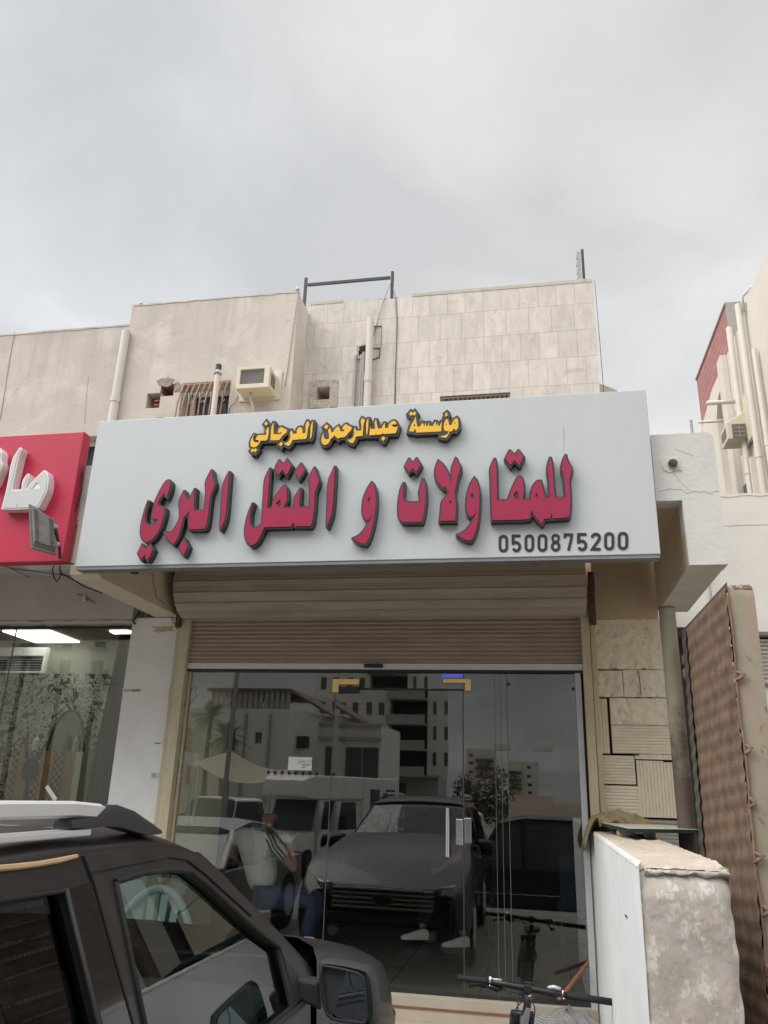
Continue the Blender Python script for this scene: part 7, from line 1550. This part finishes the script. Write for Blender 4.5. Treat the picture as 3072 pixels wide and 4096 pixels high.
for s_ in 'LR': v = p1['an'+s_]; v.z = FLOOR+.075; p1['toe'+s_] = Vector((v.x+.2, v.y, FLOOR+.005))
per, shirt_ = person('seated person in white striped tee and blue jeans with one hand raised', p1, shoes=M['dark_cloth'])
a_, c_ = Vector(p1['shR']), Vector(p1['elR']); nk = Vector(p1['neck'])
for off in (-.03, 0, .03):
    b = MB(); path = []
    ax = (c_-a_).normalized(); o3 = Vector((0, 1, 0)).cross(ax).normalized()
    for t in range(9):
        q = nk+(a_-nk)*(t/4) if t <= 4 else a_+(c_-a_)*((t-4)/4*.6)
        path.append(q+Vector((0, -.062 if t > 1 else -.045, .03 if t <= 4 else .0))+o3*off+Vector((.0, 0, 0)))
    b.tube(path, .009, 6); b.build('sleeve_stripe', M['stripe_black'], shirt_, smooth=True)
sl2 = thing('stool', (pel.x, pel.y, FLOOR), 'dark round stool under the person in striped tee in the shop', 'stool')
b = MB(); b.tube([(pel.x, pel.y, pel.z-.14), (pel.x, pel.y, pel.z-.10)], .17, 20); b.build('seat', M['seat'], sl2)
for i in range(4): a = pi/4+i*pi/2; b = MB(); b.tube([(pel.x+.1*cos(a), pel.y+.1*sin(a), pel.z-.14), (pel.x+.16*cos(a), pel.y+.16*sin(a), FLOOR)], .012, 6); b.build('leg', M['dark'], sl2)
# second person deeper inside, dark clothes, only the white shoes catch light
f1, f2 = P(z7(540, 820), 1, 1.75), P(z7(795, 838), 1, 1.75)
M['dark_cloth'] = mat('dark_clothes', (.015, .016, .02), .95, .2, 10)
py_ = 2.25; px_ = (f1.x+f2.x)/2+.28
p2 = dict(pelvis=(px_, py_, FLOOR+.47), waist=(px_+.02, py_+.04, FLOOR+.66), chest=(px_+.03, py_+.05, FLOOR+.88), neck=(px_+.0, py_+.03, FLOOR+1.09), skull=(px_-.02, py_, FLOOR+1.22), crown=(px_-.02, py_, FLOOR+1.29), face=(px_-.12, py_-.08, FLOOR+1.2),
          shL=(px_-.02, py_-.15, FLOOR+.98), elL=(px_-.08, py_-.22, FLOOR+.74), wrL=(px_-.25, py_-.2, FLOOR+.64), shR=(px_+.05, py_+.22, FLOOR+.98), elR=(px_, py_+.28, FLOOR+.74), wrR=(px_-.2, py_+.2, FLOOR+.64),
          hipL=(px_-.05, py_-.1, FLOOR+.46), hipR=(px_-.05, py_+.08, FLOOR+.46), knL=(f1.x+.12, py_-.32, FLOOR+.46), knR=(f2.x+.02, py_-.28, FLOOR+.47), anL=(f1.x+.06, 1.78, FLOOR+.12), anR=(f2.x+.05, 1.80, FLOOR+.08), toeL=(f1.x-.14, 1.68, FLOOR+.05), toeR=(f2.x-.16, 1.72, FLOOR+.005))
person('person in dark clothes and white sneakers sitting deeper inside the shop', p2, shirt=M['dark_cloth'], trousers=M['dark_cloth'])
oc = thing('office_chair', (px_, py_, FLOOR), 'dark armless chair of the person in white sneakers', 'chair')
b = MB(); b.box(px_-.2, px_+.22, py_-.22, py_+.22, FLOOR+.30, FLOOR+.35); b.build('seat', M['seat'], oc, bevel=.02)
b = MB(); b.box(px_+.22, px_+.26, py_-.2, py_+.24, FLOOR+.45, FLOOR+.95); b.build('backrest', M['seat'], oc, bevel=.02)
for dx in (-.17, .19):
    for dy in (-.18, .18): b = MB(); b.tube([(px_+dx, py_+dy, FLOOR+.30), (px_+dx, py_+dy, FLOOR)], .014, 6); b.build('leg', M['dark'], oc)
b = MB(); [b.box(px_+.20, px_+.225, py_+dy-.015, py_+dy+.015, FLOOR+.33, FLOOR+.5) for dy in (-.12, .14)]; b.build('back_support', M['dark'], oc)
bl = P(z7(1500, 600), 1, 1.3)
M['blue_cloth'] = mat('dark_blue_cloth', (.012, .03, .065), .85, .2, 8)
bc = thing('blue_chair', (bl.x, 1.3, FLOOR), 'dark blue upholstered chair near the right jamb inside the shop', 'chair')
b = MB(); b.box(bl.x-.13, bl.x+.16, 1.2, 1.6, FLOOR+.36, FLOOR+.46); b.build('seat', M['blue_cloth'], bc, bevel=.03)
b = MB(); b.box(bl.x-.11, bl.x+.16, 1.15, 1.2, FLOOR+.42, FLOOR+.85); b.build('backrest', M['blue_cloth'], bc, bevel=.03)
for dx in (-.1, .13):
    for dy in (1.22, 1.56): b = MB(); b.tube([(bl.x+dx, dy, FLOOR+.36), (bl.x+dx, dy, FLOOR)], .015, 6); b.build('leg', M['dark'], bc)
# ------------------------------------------------------------------ the other side of the street (behind the camera, seen in the glass)
# placed with mirrored coordinates: virtual depth y = +d stands for the real place y = -d
OPP = True
def V(p, d): return P(p, 1, d)
def mthing(name, x, d, z, lab, cat, group=None): return thing(name, (x, -d, z), lab, cat, group)
M['opp_white'] = mat('opposite_white', (.74, .71, .64), .9, .05, .6, stain=.2, stain_col=(.60, .56, .48))
M['opp_grey'] = mat('opposite_grey', (.40, .385, .36), .9, .08, .5)
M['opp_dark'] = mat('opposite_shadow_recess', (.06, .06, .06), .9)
M['opp_tan'] = mat('opposite_tan', (.36, .30, .22), .9, .08, .8)
M['opp_brown'] = mat('brown_roof', (.20, .15, .115), .9, .12, 1.5)
def facade(t, name, m, x0, x1, z0, z1, d, depth, wins=(), frame=True):
    """front wall with window openings; each window is a frame with a pane"""
    b = MB(); b.panel(x0, x1, z0, z1, d, depth, [(*w, .25) for w in wins]); wl_ = b.build(name, m, t, mirror=True)
    for (a, c, e_, f_) in wins:
        b = MB(); s_ = min(.08, (c-a)*.12)
        for q in ((a, a+s_, e_, f_), (c-s_, c, e_, f_), (a+s_, c-s_, f_-s_, f_), ((a+c)/2-s_/2, (a+c)/2+s_/2, e_, f_-s_)): b.box(q[0], q[1], d+.18, d+.24, q[2], q[3])
        wo_ = b.build('window', M['opp_grey'], t, mirror=True)
        MB().box(a+.001, c-.001, d+.241, d+.247, e_+.001, f_-.001).build('pane', M['dark_glass'], wo_, mirror=True)
    return wl_
def win_px(zf, d, *rects): 
    out = []
    for (x0, y0, x1, y1) in rects: a, c = V(zf(x0, y0), d), V(zf(x1, y1), d); out.append((a.x, c.x, c.z, a.z))
    return out
# white building with a roof screen and overhanging eave
dA = 62
tl, tr, cor = V(z4(400, 960), dA), V(z4(995, 985), dA), V(z4(995, 1400), dA)
Ab = mthing('white_house', (tl.x+tr.x)/2, dA, -.7, 'white three storey house across the street with a grey roof screen and small windows', 'building')
zt_ = V(z4(700, 1125), dA).z; zr_ = V(z4(700, 985), dA).z
facade(Ab, 'front_wall', M['opp_white'], tl.x-6.0, tr.x, -.7, zt_, dA, 12, win_px(z4, dA, (745, 1290, 788, 1372), (555, 1285, 597, 1420)))
b = MB(); b.panel(tl.x+2.0, tr.x-.1, zt_+.001, zr_-2.4, dA+.3, 10, win_px(z4, dA, (690, 1080, 706, 1115), (788, 1064, 822, 1118), (933, 1082, 948, 1115)))
b.build('upper_storey', M['opp_white'], Ab, mirror=True)
b = MB(); z0_, z1_ = zr_-2.5, zr_-.2
n = int((tr.x-tl.x)/.5)
for i in range(n): b.box(tl.x+.6+i*.5, tl.x+.6+i*.5+.36, dA+.05, dA+.16, z0_, z1_)
b.build('roof_screen', M['opp_grey'], Ab, mirror=True)
b = MB(); b.box(tl.x+.2, tr.x+.1, dA-.2, dA+10, z1_, z1_+.25); b.prism([[(tr.x, dA-.1, z1_), (tr.x+3.6, dA+5, z1_-2.2), (tr.x+3.6, dA+10, z1_-2.2), (tr.x, dA+10, z1_)]], (0, 0, .25)); b.build('eave', M['opp_brown'], Ab, mirror=True)
b = MB(); b.prism([[(tr.x+.01, dA+.05, -.7), (tr.x+3.0, dA+6, -.7), (tr.x+3.0, dA+6, zt_-.2), (tr.x+.01, dA+.05, zt_)]], (-.01, 5, 0)); b.build('side_wall', M['opp_white'], Ab, mirror=True)
for x_ in (675, 850): p_ = V(z4(x_, 1300), dA); b = MB(); b.tube([(p_.x, dA-.12, -.6), (p_.x, dA-.12, zt_-.4)], .12, 8); b.build('drain_pipe', M['opp_grey'], Ab, mirror=True)
b = MB(); p0, p1 = V(z4(1020, 1330), dA), V(z4(1100, 1400), dA); b.box(tr.x+.6, tr.x+1.5, dA+1.0, dA+1.9, p1.z, p0.z+.2); b.build('window', M['opp_dark'], Ab, mirror=True)
# long white block left of it (seen in the left shop window)
dB = 60
q0, q1 = V(zc(-400, 415), dB), V(zc(1330, 418), dB)
Bb = mthing('white_terrace', (q0.x+q1.x)/2, dB, -.7, 'long white two storey terrace across the street with shuttered windows', 'building')
facade(Bb, 'front_wall', M['opp_white'], q0.x-4, q1.x, -.7, q1.z, dB, 8, win_px(zc, dB, (975, 425, 1090, 495), (635, 455, 735, 490), (610, 620, 710, 780), (945, 625, 1052, 780), (300, 620, 400, 780), (-60, 620, 40, 780)))
b = MB()
for (x0, y0) in ((975, 497), (610, 497), (945, 785), (610, 785)): p_ = V(zc(x0, y0), dB); b = MB(); b.box(p_.x-.3, p_.x+1.3, dB-.4, dB-.001, p_.z-.2, p_.z); b.build('window_sill', M['opp_grey'], Bb, mirror=True)
# terrace with garage between the house and the tower
dC = 66
q0, q1 = V(z4(1150, 1230), dC), V(z4(1500, 1215), dC)
Cb = mthing('garage_block', (q0.x+q1.x)/2, dC, -.7, 'pale two storey block with a big brown garage opening across the street', 'building')
w_ = win_px(z4, dC, (1240, 1390, 1330, 1700)); 
facade(Cb, 'front_wall', M['opp_white'], q0.x, q1.x, -.7, q0.z, dC, 9, [(V(z4(1240, 1390), dC).x, V(z4(1480, 1390), dC).x, -.6, V(z4(1240, 1390), dC).z)])
b = MB(); [b.box(q0.x-.1, q1.x+.1, dC-.4, dC-.001, z_, z_+.3) for z_ in (q0.z-.2, V(z4(1250, 1345), dC).z)]; b.build('cornice', M['opp_grey'], Cb, mirror=True)
b = MB(); b.box(q0.x+1.0, q1.x-.05, dC+.3, dC+.34, -.6, V(z4(1240, 1390), dC).z+.5); b.build('garage_door', M['opp_tan'], Cb, mirror=True)
# tower with balconies
dD = 98
z5d = Z(1410, 2200, .5726)   # the door leaf stands slightly ajar and shifts its reflection
x0, x1 = V(z5d(-260, 1000), dD).x, V(z5d(360, 1000), dD).x
zt_ = 24.0
Db = mthing('apartment_tower', (x0+x1)/2, dD, -.7, 'tall pale apartment tower across the street with a stack of dark balconies', 'building')
bx0, bx1 = V(z5d(120, 1000), dD).x, V(z5d(370, 1000), dD).x
wins = []
for fl_ in range(5):
    z_ = 4.6+fl_*3.2
    for xx in (x0+.7, x0+2.4, x0+4.3, bx0-1.5): wins.append((xx, xx+.8, z_, z_+1.6))
facade(Db, 'front_wall', M['opp_white'], x0, bx0, 3.6, zt_, dD, 10, wins)
b = MB(); b.box(bx0, bx1, dD+2.0, dD+2.2, 3.6, zt_); b.build('recess_wall', M['opp_dark'], Db, mirror=True)
for fl_ in range(6):
    z_ = 3.6+fl_*3.2; b = MB(); b.box(bx0-.2, bx1+.1, dD-1.4, dD+2.0, z_-.25, z_); b.box(bx0-.2, bx1+.1, dD-1.4, dD-1.3, z_, z_+1.0); b.build('balcony', M['opp_grey'], Db, mirror=True)
x2 = V(z5d(480, 1200), dD+4).x
wins = [(bx1+.8+k*1.5, bx1+1.3+k*1.5, 4.8+f_*3.2, 6.5+f_*3.2) for k in range(2) for f_ in range(5)]
facade(Db, 'side_wing', M['opp_white'], bx1+.1, x2, 3.6, zt_, dD+1, 10, wins)
b = MB(); b.box(x0, x2, dD+.6, dD+9, -.7, 3.59); b.build('ground_storey', M['opp_grey'], Db, mirror=True)
b = MB(); b.box(x0-.4, x2+.4, dD-.5, dD+.6, 3.35, 3.62); b.build('canopy', M['opp_grey'], Db, mirror=True)
for k in range(3): b = MB(); b.box(x0+1.0+k*3.2, x0+3.4+k*3.2, dD+.55, dD+.6, -.6, 2.6); b.build('shop_front', M['opp_dark'], Db, mirror=True)
# far white blocks
dE = 85
for (xa, ya, xb_, lab, wx) in ((636, 1385, 832, 'distant white apartment block with brown balconies and roof huts', ((655, 1422), (655, 1477), (655, 1540))), (930, 1470, 1140, 'distant lower white apartment block with a balcony column', ((1060, 1507), (1062, 1570), (1066, 1630), (1068, 1685)))):
    q0, q1 = V(z5(xa, ya), dE), V(z5(xb_, ya), dE); t = mthing('distant_block', (q0.x+q1.x)/2, dE, -.7, lab, 'building')
    facade(t, 'front_wall', M['opp_white'], q0.x, q1.x, -.7, q0.z, dE, 12, win_px(z5, dE, *[(a, b_, a+30, b_+22) for a, b_ in wx]))
    for yy in ((1460, 1515, 1575) if xa < 700 else (1545, 1600, 1655)):
        c0 = V(z5(706 if xa < 700 else 932, yy), dE); c1 = V(z5(830 if xa < 700 else 1025, yy+22), dE); b = MB(); b.box(c0.x, c1.x, dE-1.2, dE-.001, c1.z, c0.z); b.build('balcony', M['opp_brown'], t, mirror=True)
    if xa < 700: c0 = V(z5(665, 1350), dE); b = MB(); b.box(c0.x, c0.x+4.5, dE+1, dE+4, q0.z, c0.z); b.box(c0.x+6, c0.x+9, dE+1, dE+4, q0.z, c0.z-.2); b.build('roof_hut', M['opp_white'], t, mirror=True)
# low brown sheds on the right
for (xa, ya, xb_, d_, lab) in ((845, 1730, 1200, 42, 'long low shed with a brown roof across the street on the right'), (1010, 1800, 1700, 24, 'near low tan boundary shed across the street on the right'), (660, 1600, 840, 60, 'brown roofed low house in front of the distant white block')):
    q0, q1 = V(z5(xa, ya), d_), V(z5(xb_, ya), d_); t = mthing('low_shed', (q0.x+q1.x)/2, d_, -.7, lab, 'shed')
    b = MB(); b.box(q0.x, q1.x, d_, d_+6, -.7, q0.z-.35); b.build('wall', M['opp_tan'] if d_ < 60 else M['opp_white'], t, mirror=True)
    b = MB(); b.prism([[(q0.x-.4, d_-.5, q0.z-.35), (q0.x-.4, d_+3, q0.z+.15), (q0.x-.4, d_+6.5, q0.z-.35)]], (q1.x-q0.x+.8, 0, 0)); b.build('roof', M['opp_brown'], t, mirror=True)
M['tent'] = mat('tan_canvas', (.42, .36, .27), .9, .06, 2)
q0, q1 = V(z4(300, 1560), 24), V(z4(860, 1640), 24); sh_ = mthing('shade_canopy', (q0.x+q1.x)/2, 24, -.7, 'sagging tan canvas car shade in front of the white house across the street', 'shade')
b = MB(); b.grid(lambda u, v: (q0.x+(q1.x-q0.x)*u, 24+4*v, (q0.z+.3)*(1-u)+q1.z*u-.35*sin(pi*u)+.6*v), 16, 4); b.build('canvas', M['tent'], sh_, mirror=True, smooth=True)
for x_, y_ in ((q0.x, 24), (q1.x, 24), (q0.x, 28), (q1.x, 28)): b = MB(); b.tube([(x_, y_, -.7), (x_, y_, q1.z)], .05, 6); b.build('post', M['opp_grey'], sh_, mirror=True)

# trees: palms and a bushy tree, leaf by leaf
M['leaf'] = mat('leaf_green', (.045, .065, .03), .8, .4, 2); M['palm'] = mat('palm_green', (.06, .075, .04), .7, .35, 2); M['bark'] = mat('palm_bark', (.16, .125, .09), .95, .3, 10)
def palm(p_, d, zb_, hgt, lab, seed, s_=1.0):
    rn = random.Random(seed); t = mthing('palm_tree', p_.x, d, zb_, lab, 'tree', 'palms across the street')
    b = MB(); b.tube([(p_.x+.05*sin(k*1.3), d, zb_+hgt*k/6) for k in range(7)], [.22-.012*k for k in range(7)], 10); b.build('trunk', M['bark'], t, mirror=True)
    b = MB(); top = Vector((p_.x, d, zb_+hgt))
    for i in range(34):
        a = rn.uniform(0, 2*pi); el = rn.uniform(-.6, 1.25); L_ = rn.uniform(1.7, 2.6)*s_; dr_ = Vector((cos(a)*cos(el), sin(a)*cos(el), sin(el)))
        pts = [top+dr_*L_*k/8+Vector((0, 0, -1.1*s_*(k/8)**2.2)) for k in range(9)]
        for k in range(1, 9):
            for q in range(3):
                c = pts[k-1]+(pts[k]-pts[k-1])*(q/3); tg = (pts[k]-pts[k-1]).normalized(); sd_ = tg.cross(Vector((0, 0, 1)));  sd_ = sd_.normalized() if sd_.length > .01 else Vector((1, 0, 0))
                for g_ in (-1, 1):
                    ln = (.55*sin(pi*min(1, (k+q/3)/9+.12)))*s_; e_ = c+sd_*g_*ln*.8+tg*ln*.5+Vector((0, 0, -.12*ln)); b.poly([c-tg*.03, c+tg*.03, e_])
    b.build('crown', M['palm'], t, mirror=True)
palm(V(z4(540, 1350), 44), 44, -.65, V(z4(540, 1330), 44).z+.65, 'leaning date palm in front of the white house across the street', 1)
palm(V(z4(430, 1200), 50), 50, -.65, V(z4(430, 1180), 50).z+.65, 'taller date palm at the left end of the white house across the street', 2)
palm(V(zc(980, 930), 40), 40, -.65, V(zc(980, 900), 40).z+.65, 'broad date palm in front of the right part of the terrace across the street', 3)
palm(V(zc(600, 950), 42), 42, -.65, V(zc(600, 900), 42).z+.65, 'date palm in front of the middle of the terrace across the street', 4)
palm(V(zc(250, 600), 46), 46, -.65, V(zc(250, 560), 46).z+.65, 'tall date palm in front of the left part of the terrace across the street', 5)
p_ = V(z5(705, 1780), 36); rn = random.Random(4); t = mthing('bushy_tree', p_.x, 36, -.7, 'dark bushy tree standing before the distant white blocks', 'tree')
b = MB(); b.tube([(p_.x, 36, -.7), (p_.x+.1, 36, .6), (p_.x, 36, 1.8)], [.25, .2, .12], 8)
for k in range(5): b.tube([(p_.x, 36, .8), (p_.x+rn.uniform(-1.4, 1.4), 36+rn.uniform(-1, 1), rn.uniform(1.6, 2.6))], [.1, .03], 6)
b.build('trunk', M['bark'], t, mirror=True)
b = MB(); cl = [(p_.x+rn.uniform(-1.6, 1.6), 36+rn.uniform(-1.3, 1.3), rn.uniform(.7, 2.6), rn.uniform(.5, .95)) for _ in range(16)]
for _ in range(3200):
    cx_, cy_, cz_, r_ = rn.choice(cl); v = Vector((rn.gauss(0, 1), rn.gauss(0, 1), rn.gauss(0, 1))).normalized()*r_*rn.uniform(.55, 1.05); c = Vector((cx_, cy_, cz_))+v; a = Vector((rn.uniform(-1, 1), rn.uniform(-1, 1), rn.uniform(-1, 1))).normalized()*.09; e_ = a.orthogonal().normalized()*.05
    b.poly([c-a, c+e_, c+a, c-e_])
b.build('crown', M['leaf'], t, mirror=True)
# lamp pole
p_ = V(z4(560, 1300), 16); b = MB(); b.tube([(p_.x, 16, -.63), (p_.x+.15, 16, 9)], [.08, .05], 8); lp_ = mthing('lamp_pole', p_.x, 16, -.63, 'slim grey street pole across the street in front of the palms', 'pole'); b.build('pole', M['grey_pipe'], lp_, mirror=True)

# vehicles, lofted bodies with separate windows, wheels and lamps
PROF = {'suv': ([(-2.35, .75, .9, None), (-2.3, .95, .92, 1.72), (-2.1, .96, .95, 1.80), (0.3, .97, .95, 1.82), (.75, .97, .95, 1.72), (1.35, .97, .98, None), (2.2, .94, .92, None), (2.36, .80, .75, None)], .95),
        'sedan': ([(-2.3, .70, .85, None), (-2.2, .86, .90, None), (-1.55, .89, .92, None), (-.95, .90, .93, 1.36), (-.2, .90, .92, 1.42), (.45, .90, .92, 1.33), (1.25, .90, .92, None), (2.1, .86, .78, None), (2.3, .70, .62, None)], .9)}
def vehicle(name, kind, x, d, yaw, lab, m, scale=1.0, cat='car', group=None):
    zg_ = FORE if d < 5 else gnd(-d); t = mthing(name, x, d, zg_, lab, cat, group); ca, sa = cos(yaw), sin(yaw)
    f_ = lambda s_, w, z: (x+(s_*ca-w*sa)*scale, d+(s_*sa+w*ca)*scale, zg_+z*scale)
    pr, W_ = PROF[kind]; b = MB(); rings = []
    for s_, w, zb_, zr_ in pr:
        rings.append([f_(s_, q, z) for q, z in ((-w*.95, .3), (-w, .55), (-w*.98, zb_), (-w*.6, zb_+.04), (w*.6, zb_+.04), (w*.98, zb_), (w, .55), (w*.95, .3))])
    b.loft(rings, closed=True); b.build('body', m, t, mirror=True, smooth=True, angle=40)
    cab = [(s_, w, zb_, zr_) for s_, w, zb_, zr_ in pr if zr_]
    i0 = pr.index(cab[0]); i1 = pr.index(cab[-1]); pre, post = pr[i0-1], pr[i1+1]
    # greenhouse: roof shell and pillars around panes
    s0, s1 = (pre[0] if kind == 'sedan' else cab[0][0]-.06), post[0]-.12
    rb = MB(); rw_ = .68 if kind == 'sedan' else .74
    rb.loft([[f_(s_, q, z+dz) for q, dz in ((-rw_*.98, -.05), (-rw_, 0), (-rw_*.7, .04), (rw_*.7, .04), (rw_, 0), (rw_*.98, -.05))] for s_, w, zb_, z in cab], closed=True)
    zb0 = cab[0][2]+.03
    for g_ in (-1, 1):
        for (sa_, sb_) in ((s0, cab[0][0]), (s1, cab[-1][0]), (cab[len(cab)//2][0], cab[len(cab)//2][0])):
            zr_ = min(cab, key=lambda c: abs(c[0]-sb_))[3]
            rb.tube([f_(sa_, g_*W_*.93, zb0-.03), f_(sb_, g_*rw_*.99, zr_-.02)], .045*scale, 6)
    rb.build('roof', m, t, mirror=True)
    gm_ = M['dark_glass']
    for g_ in (-1, 1):
        k = [f_(s0+.05, g_*(W_*.92), zb0), f_(s1-.05, g_*(W_*.92), zb0)]+[f_(c[0], g_*rw_*.98, c[3]-.03) for c in cab[::-1]]
        w_ = MB(); w_.poly(k); w_.build('side_window', gm_, t, mirror=True)
    w_ = MB(); c = cab[-1]; w_.poly([f_(s1, -W_*.90, zb0), f_(s1, W_*.90, zb0), f_(c[0], rw_*.95, c[3]-.02), f_(c[0], -rw_*.95, c[3]-.02)]); w_.build('windshield', gm_, t, mirror=True)
    w_ = MB(); c = cab[0]; w_.poly([f_(s0, -W_*.88, zb0), f_(s0, W_*.88, zb0), f_(c[0], rw_*.95, c[3]-.02), f_(c[0], -rw_*.95, c[3]-.02)]); w_.build('rear_window', gm_, t, mirror=True)
    for s_ in (-1.4, 1.42):
        for g_ in (-1, 1):
            w_ = MB(); w_.tube([f_(s_, g_*(W_-.16), .36), f_(s_, g_*(W_+.01), .36)], .35*scale, 20); wh = w_.build('wheel', M['tyre'], t, mirror=True)
            w_ = MB(); w_.tube([f_(s_, g_*(W_+.011), .36), f_(s_, g_*(W_+.025), .36)], .21*scale, 16); w_.build('rim', M['alu'], wh, mirror=True)
    e0, e1 = pr[0], pr[-1]
    for g_ in (-1, 1):
        w_ = MB(); q = pr[-2]; w_.obox(f_(e1[0]-.02, g_*e1[1]*.80, e1[2]-.06), Vector(f_(.08, 0, 0))-Vector(f_(0, 0, 0)), Vector(f_(0, .17, 0))-Vector(f_(0, 0, 0)), Vector((0, 0, .07*scale))); w_.build('headlight', M['lens'], t, mirror=True)
        w_ = MB(); w_.obox(f_(e0[0]+.02, g_*e0[1]*.95, e0[2]-.02), Vector(f_(.07, 0, 0))-Vector(f_(0, 0, 0)), Vector(f_(0, .13, 0))-Vector(f_(0, 0, 0)), Vector((0, 0, .10*scale))); w_.build('tail_light', M['red_ink'], t, mirror=True)
        w_ = MB(); w_.obox(f_(s1-.35, g_*(W_+.12), zb0+.1), Vector(f_(.06, 0, 0))-Vector(f_(0, 0, 0)), Vector(f_(0, .11, 0))-Vector(f_(0, 0, 0)), Vector((0, 0, .08*scale))); w_.build('door_mirror', M['rail_black'], t, mirror=True)
    w_ = MB(); w_.obox(f_(e1[0]+.0, 0, e1[2]-.12), Vector(f_(.05, 0, 0))-Vector(f_(0, 0, 0)), Vector(f_(0, .45, 0))-Vector(f_(0, 0, 0)), Vector((0, 0, .09*scale))); w_.build('grille', M['black'], t, mirror=True)
    w_ = MB(); w_.obox(f_(e1[0]+.03, 0, .44), Vector(f_(.07, 0, 0))-Vector(f_(0, 0, 0)), Vector(f_(0, W_*.82, 0))-Vector(f_(0, 0, 0)), Vector((0, 0, .1*scale))); w_.build('bumper', M['rail_black'] if kind == 'suv' else m, t, mirror=True)
    return t
M['silver_paint'] = paint('silver_paint', (.42, .43, .43), .5, .35); M['white_car'] = paint('white_car_paint', (.70, .70, .68), 0, .4, .5); M['dark_car'] = paint('dark_car_paint', (.02, .02, .022), .3, .35)
vehicle('silver_sedan', 'sedan', -3.85, 2.9, radians(-90), 'silver sedan parked close on the left of the dark sport utility vehicle', M['silver_paint'], .86)
p_ = V(z6(290, 300), 30); vehicle('white_suv', 'suv', p_.x, 30, radians(150), 'white sport utility vehicle seen from behind across the street', M['white_car'], 1.05)
p_ = V(z7(440, 60), 22); vehicle('white_suv', 'suv', p_.x+.4, 24, radians(185), 'white sport utility vehicle crossing behind the parked cars', M['white_car'])
p_ = V(z6(640, 250), 30); vehicle('grey_sedan', 'sedan', p_.x, 30, radians(-60), 'grey sedan parked between the white vehicles across the street', M['silver_paint'])
p_ = V(z7(1300, 250), 10.5); vehicle('dark_suv', 'suv', p_.x, 10.5, radians(180), 'dark sport utility vehicle parked across behind the photographer', M['dark_car'])
# white camper ambulance with over cab box and marker lamps
dV = 18; q0, q1 = V(z4(850, 1600), dV), V(z4(1195, 1600), dV); xm = (q0.x+q1.x)/2; zg_ = gnd(-dV)
am = mthing('white_camper_van', xm+1, dV+2, zg_, 'white camper van with over cab box and rows of marker lamps across the street', 'van')
zw0, zw1 = V(z4(1000, 1990), dV).z, V(z4(1000, 1770), dV).z; zc0, zc1 = V(z4(1000, 1765), dV-.6).z, V(z4(1000, 1590), dV-.6).z
hw = (q1.x-q0.x)/2; yw_ = .30
def av(a, y, z): return (xm+a+yw_*(y-dV)*1.0, y, z)
b = MB(); b.loft([[av(-hw, y, zg_+.4), av(hw, y, zg_+.4), av(hw, y, z1_), av(-hw, y, z1_)] for y, z1_ in ((dV-1.2, zw0-.25), (dV-1.0, zw0-.08), (dV-.05, zw0))], closed=True)
b.loft([[av(-hw*.93, y, zg_+.4), av(hw*.93, y, zg_+.4), av(hw*.93, y, zw1+.02), av(-hw*.93, y, zw1+.02)] for y in (dV+.25, dV+1.6)], closed=True); b.build('cab', M['white_car'], am, mirror=True)
b = MB(); b.loft([[av(-hw*1.05, y, zg_+.5), av(hw*1.05, y, zg_+.5), av(hw*1.05, y, zc1), av(-hw*1.05, y, zc1)] for y in (dV+1.61, dV+3.9)], closed=True)
b.loft([[av(-hw*.8, dV-.6, zc0+.1), av(hw*.8, dV-.6, zc0+.1), av(hw*.8, dV-.5, zc1-.15), av(-hw*.8, dV-.5, zc1-.15)], [av(-hw*1.0, dV-.2, zc0), av(hw*1.0, dV-.2, zc0), av(hw*1.0, dV-.1, zc1), av(-hw*1.0, dV-.1, zc1)], [av(-hw*1.049, dV+1.6, zc0), av(hw*1.049, dV+1.6, zc0), av(hw*1.049, dV+1.6, zc1), av(-hw*1.049, dV+1.6, zc1)]], closed=True); b.build('camper_box', M['white_car'], am, mirror=True, bevel=.05)
b = MB(); b.poly([av(-hw*.88, dV-.08, zw0+.03), av(hw*.88, dV-.08, zw0+.03), av(hw*.84, dV+.23, zw1), av(-hw*.84, dV+.23, zw1)]); b.build('windshield', M['dark_glass'], am, mirror=True)
b = MB(); b.poly([av(hw*.94, dV+.35, zw0+.05), av(hw*.94, dV+1.4, zw0+.05), av(hw*.94, dV+1.3, zw1-.03), av(hw*.94, dV+.5, zw1-.03)]); b.build('side_window', M['dark_glass'], am, mirror=True)
for k in range(2): b = MB(); b.poly([av(hw*1.06, dV+2.0+k*1.0, zw0), av(hw*1.06, dV+2.6+k*1.0, zw0), av(hw*1.06, dV+2.6+k*1.0, zc1-.35), av(hw*1.06, dV+2.0+k*1.0, zc1-.35)]); b.build('side_window', M['dark_glass'], am, mirror=True)
for k in range(8): b = MB(); b.ball(av(-hw+2*hw*k/7, dV-.1, zc1+.05), .05, 6, 8); b.build('marker_lamp', M['dark'], am, mirror=True)
for a_, y in ((-hw*.8, dV-.4), (hw*.95, dV-.4), (hw*.95, dV+3.1), (-hw*.8, dV+3.1)): b = MB(); b.tube([av(a_-.12, y, zg_+.38), av(a_+.12, y, zg_+.38)], .38, 18); b.build('wheel', M['tyre'], am, mirror=True)
for g_ in (-1, 1): b = MB(); b.obox(av(g_*(hw+.14), dV+.3, zw0+.25), (.11, 0, 0), (0, .05, 0), (0, 0, .19)); b.build('door_mirror', M['black'], am, mirror=True)
for g_ in (-1, 1): b = MB(); b.obox(av(g_*hw*.72, dV-1.21, zw0-.5), (.16, 0, 0), (0, .04, 0), (0, 0, .12)); b.build('headlight', M['lens'], am, mirror=True)
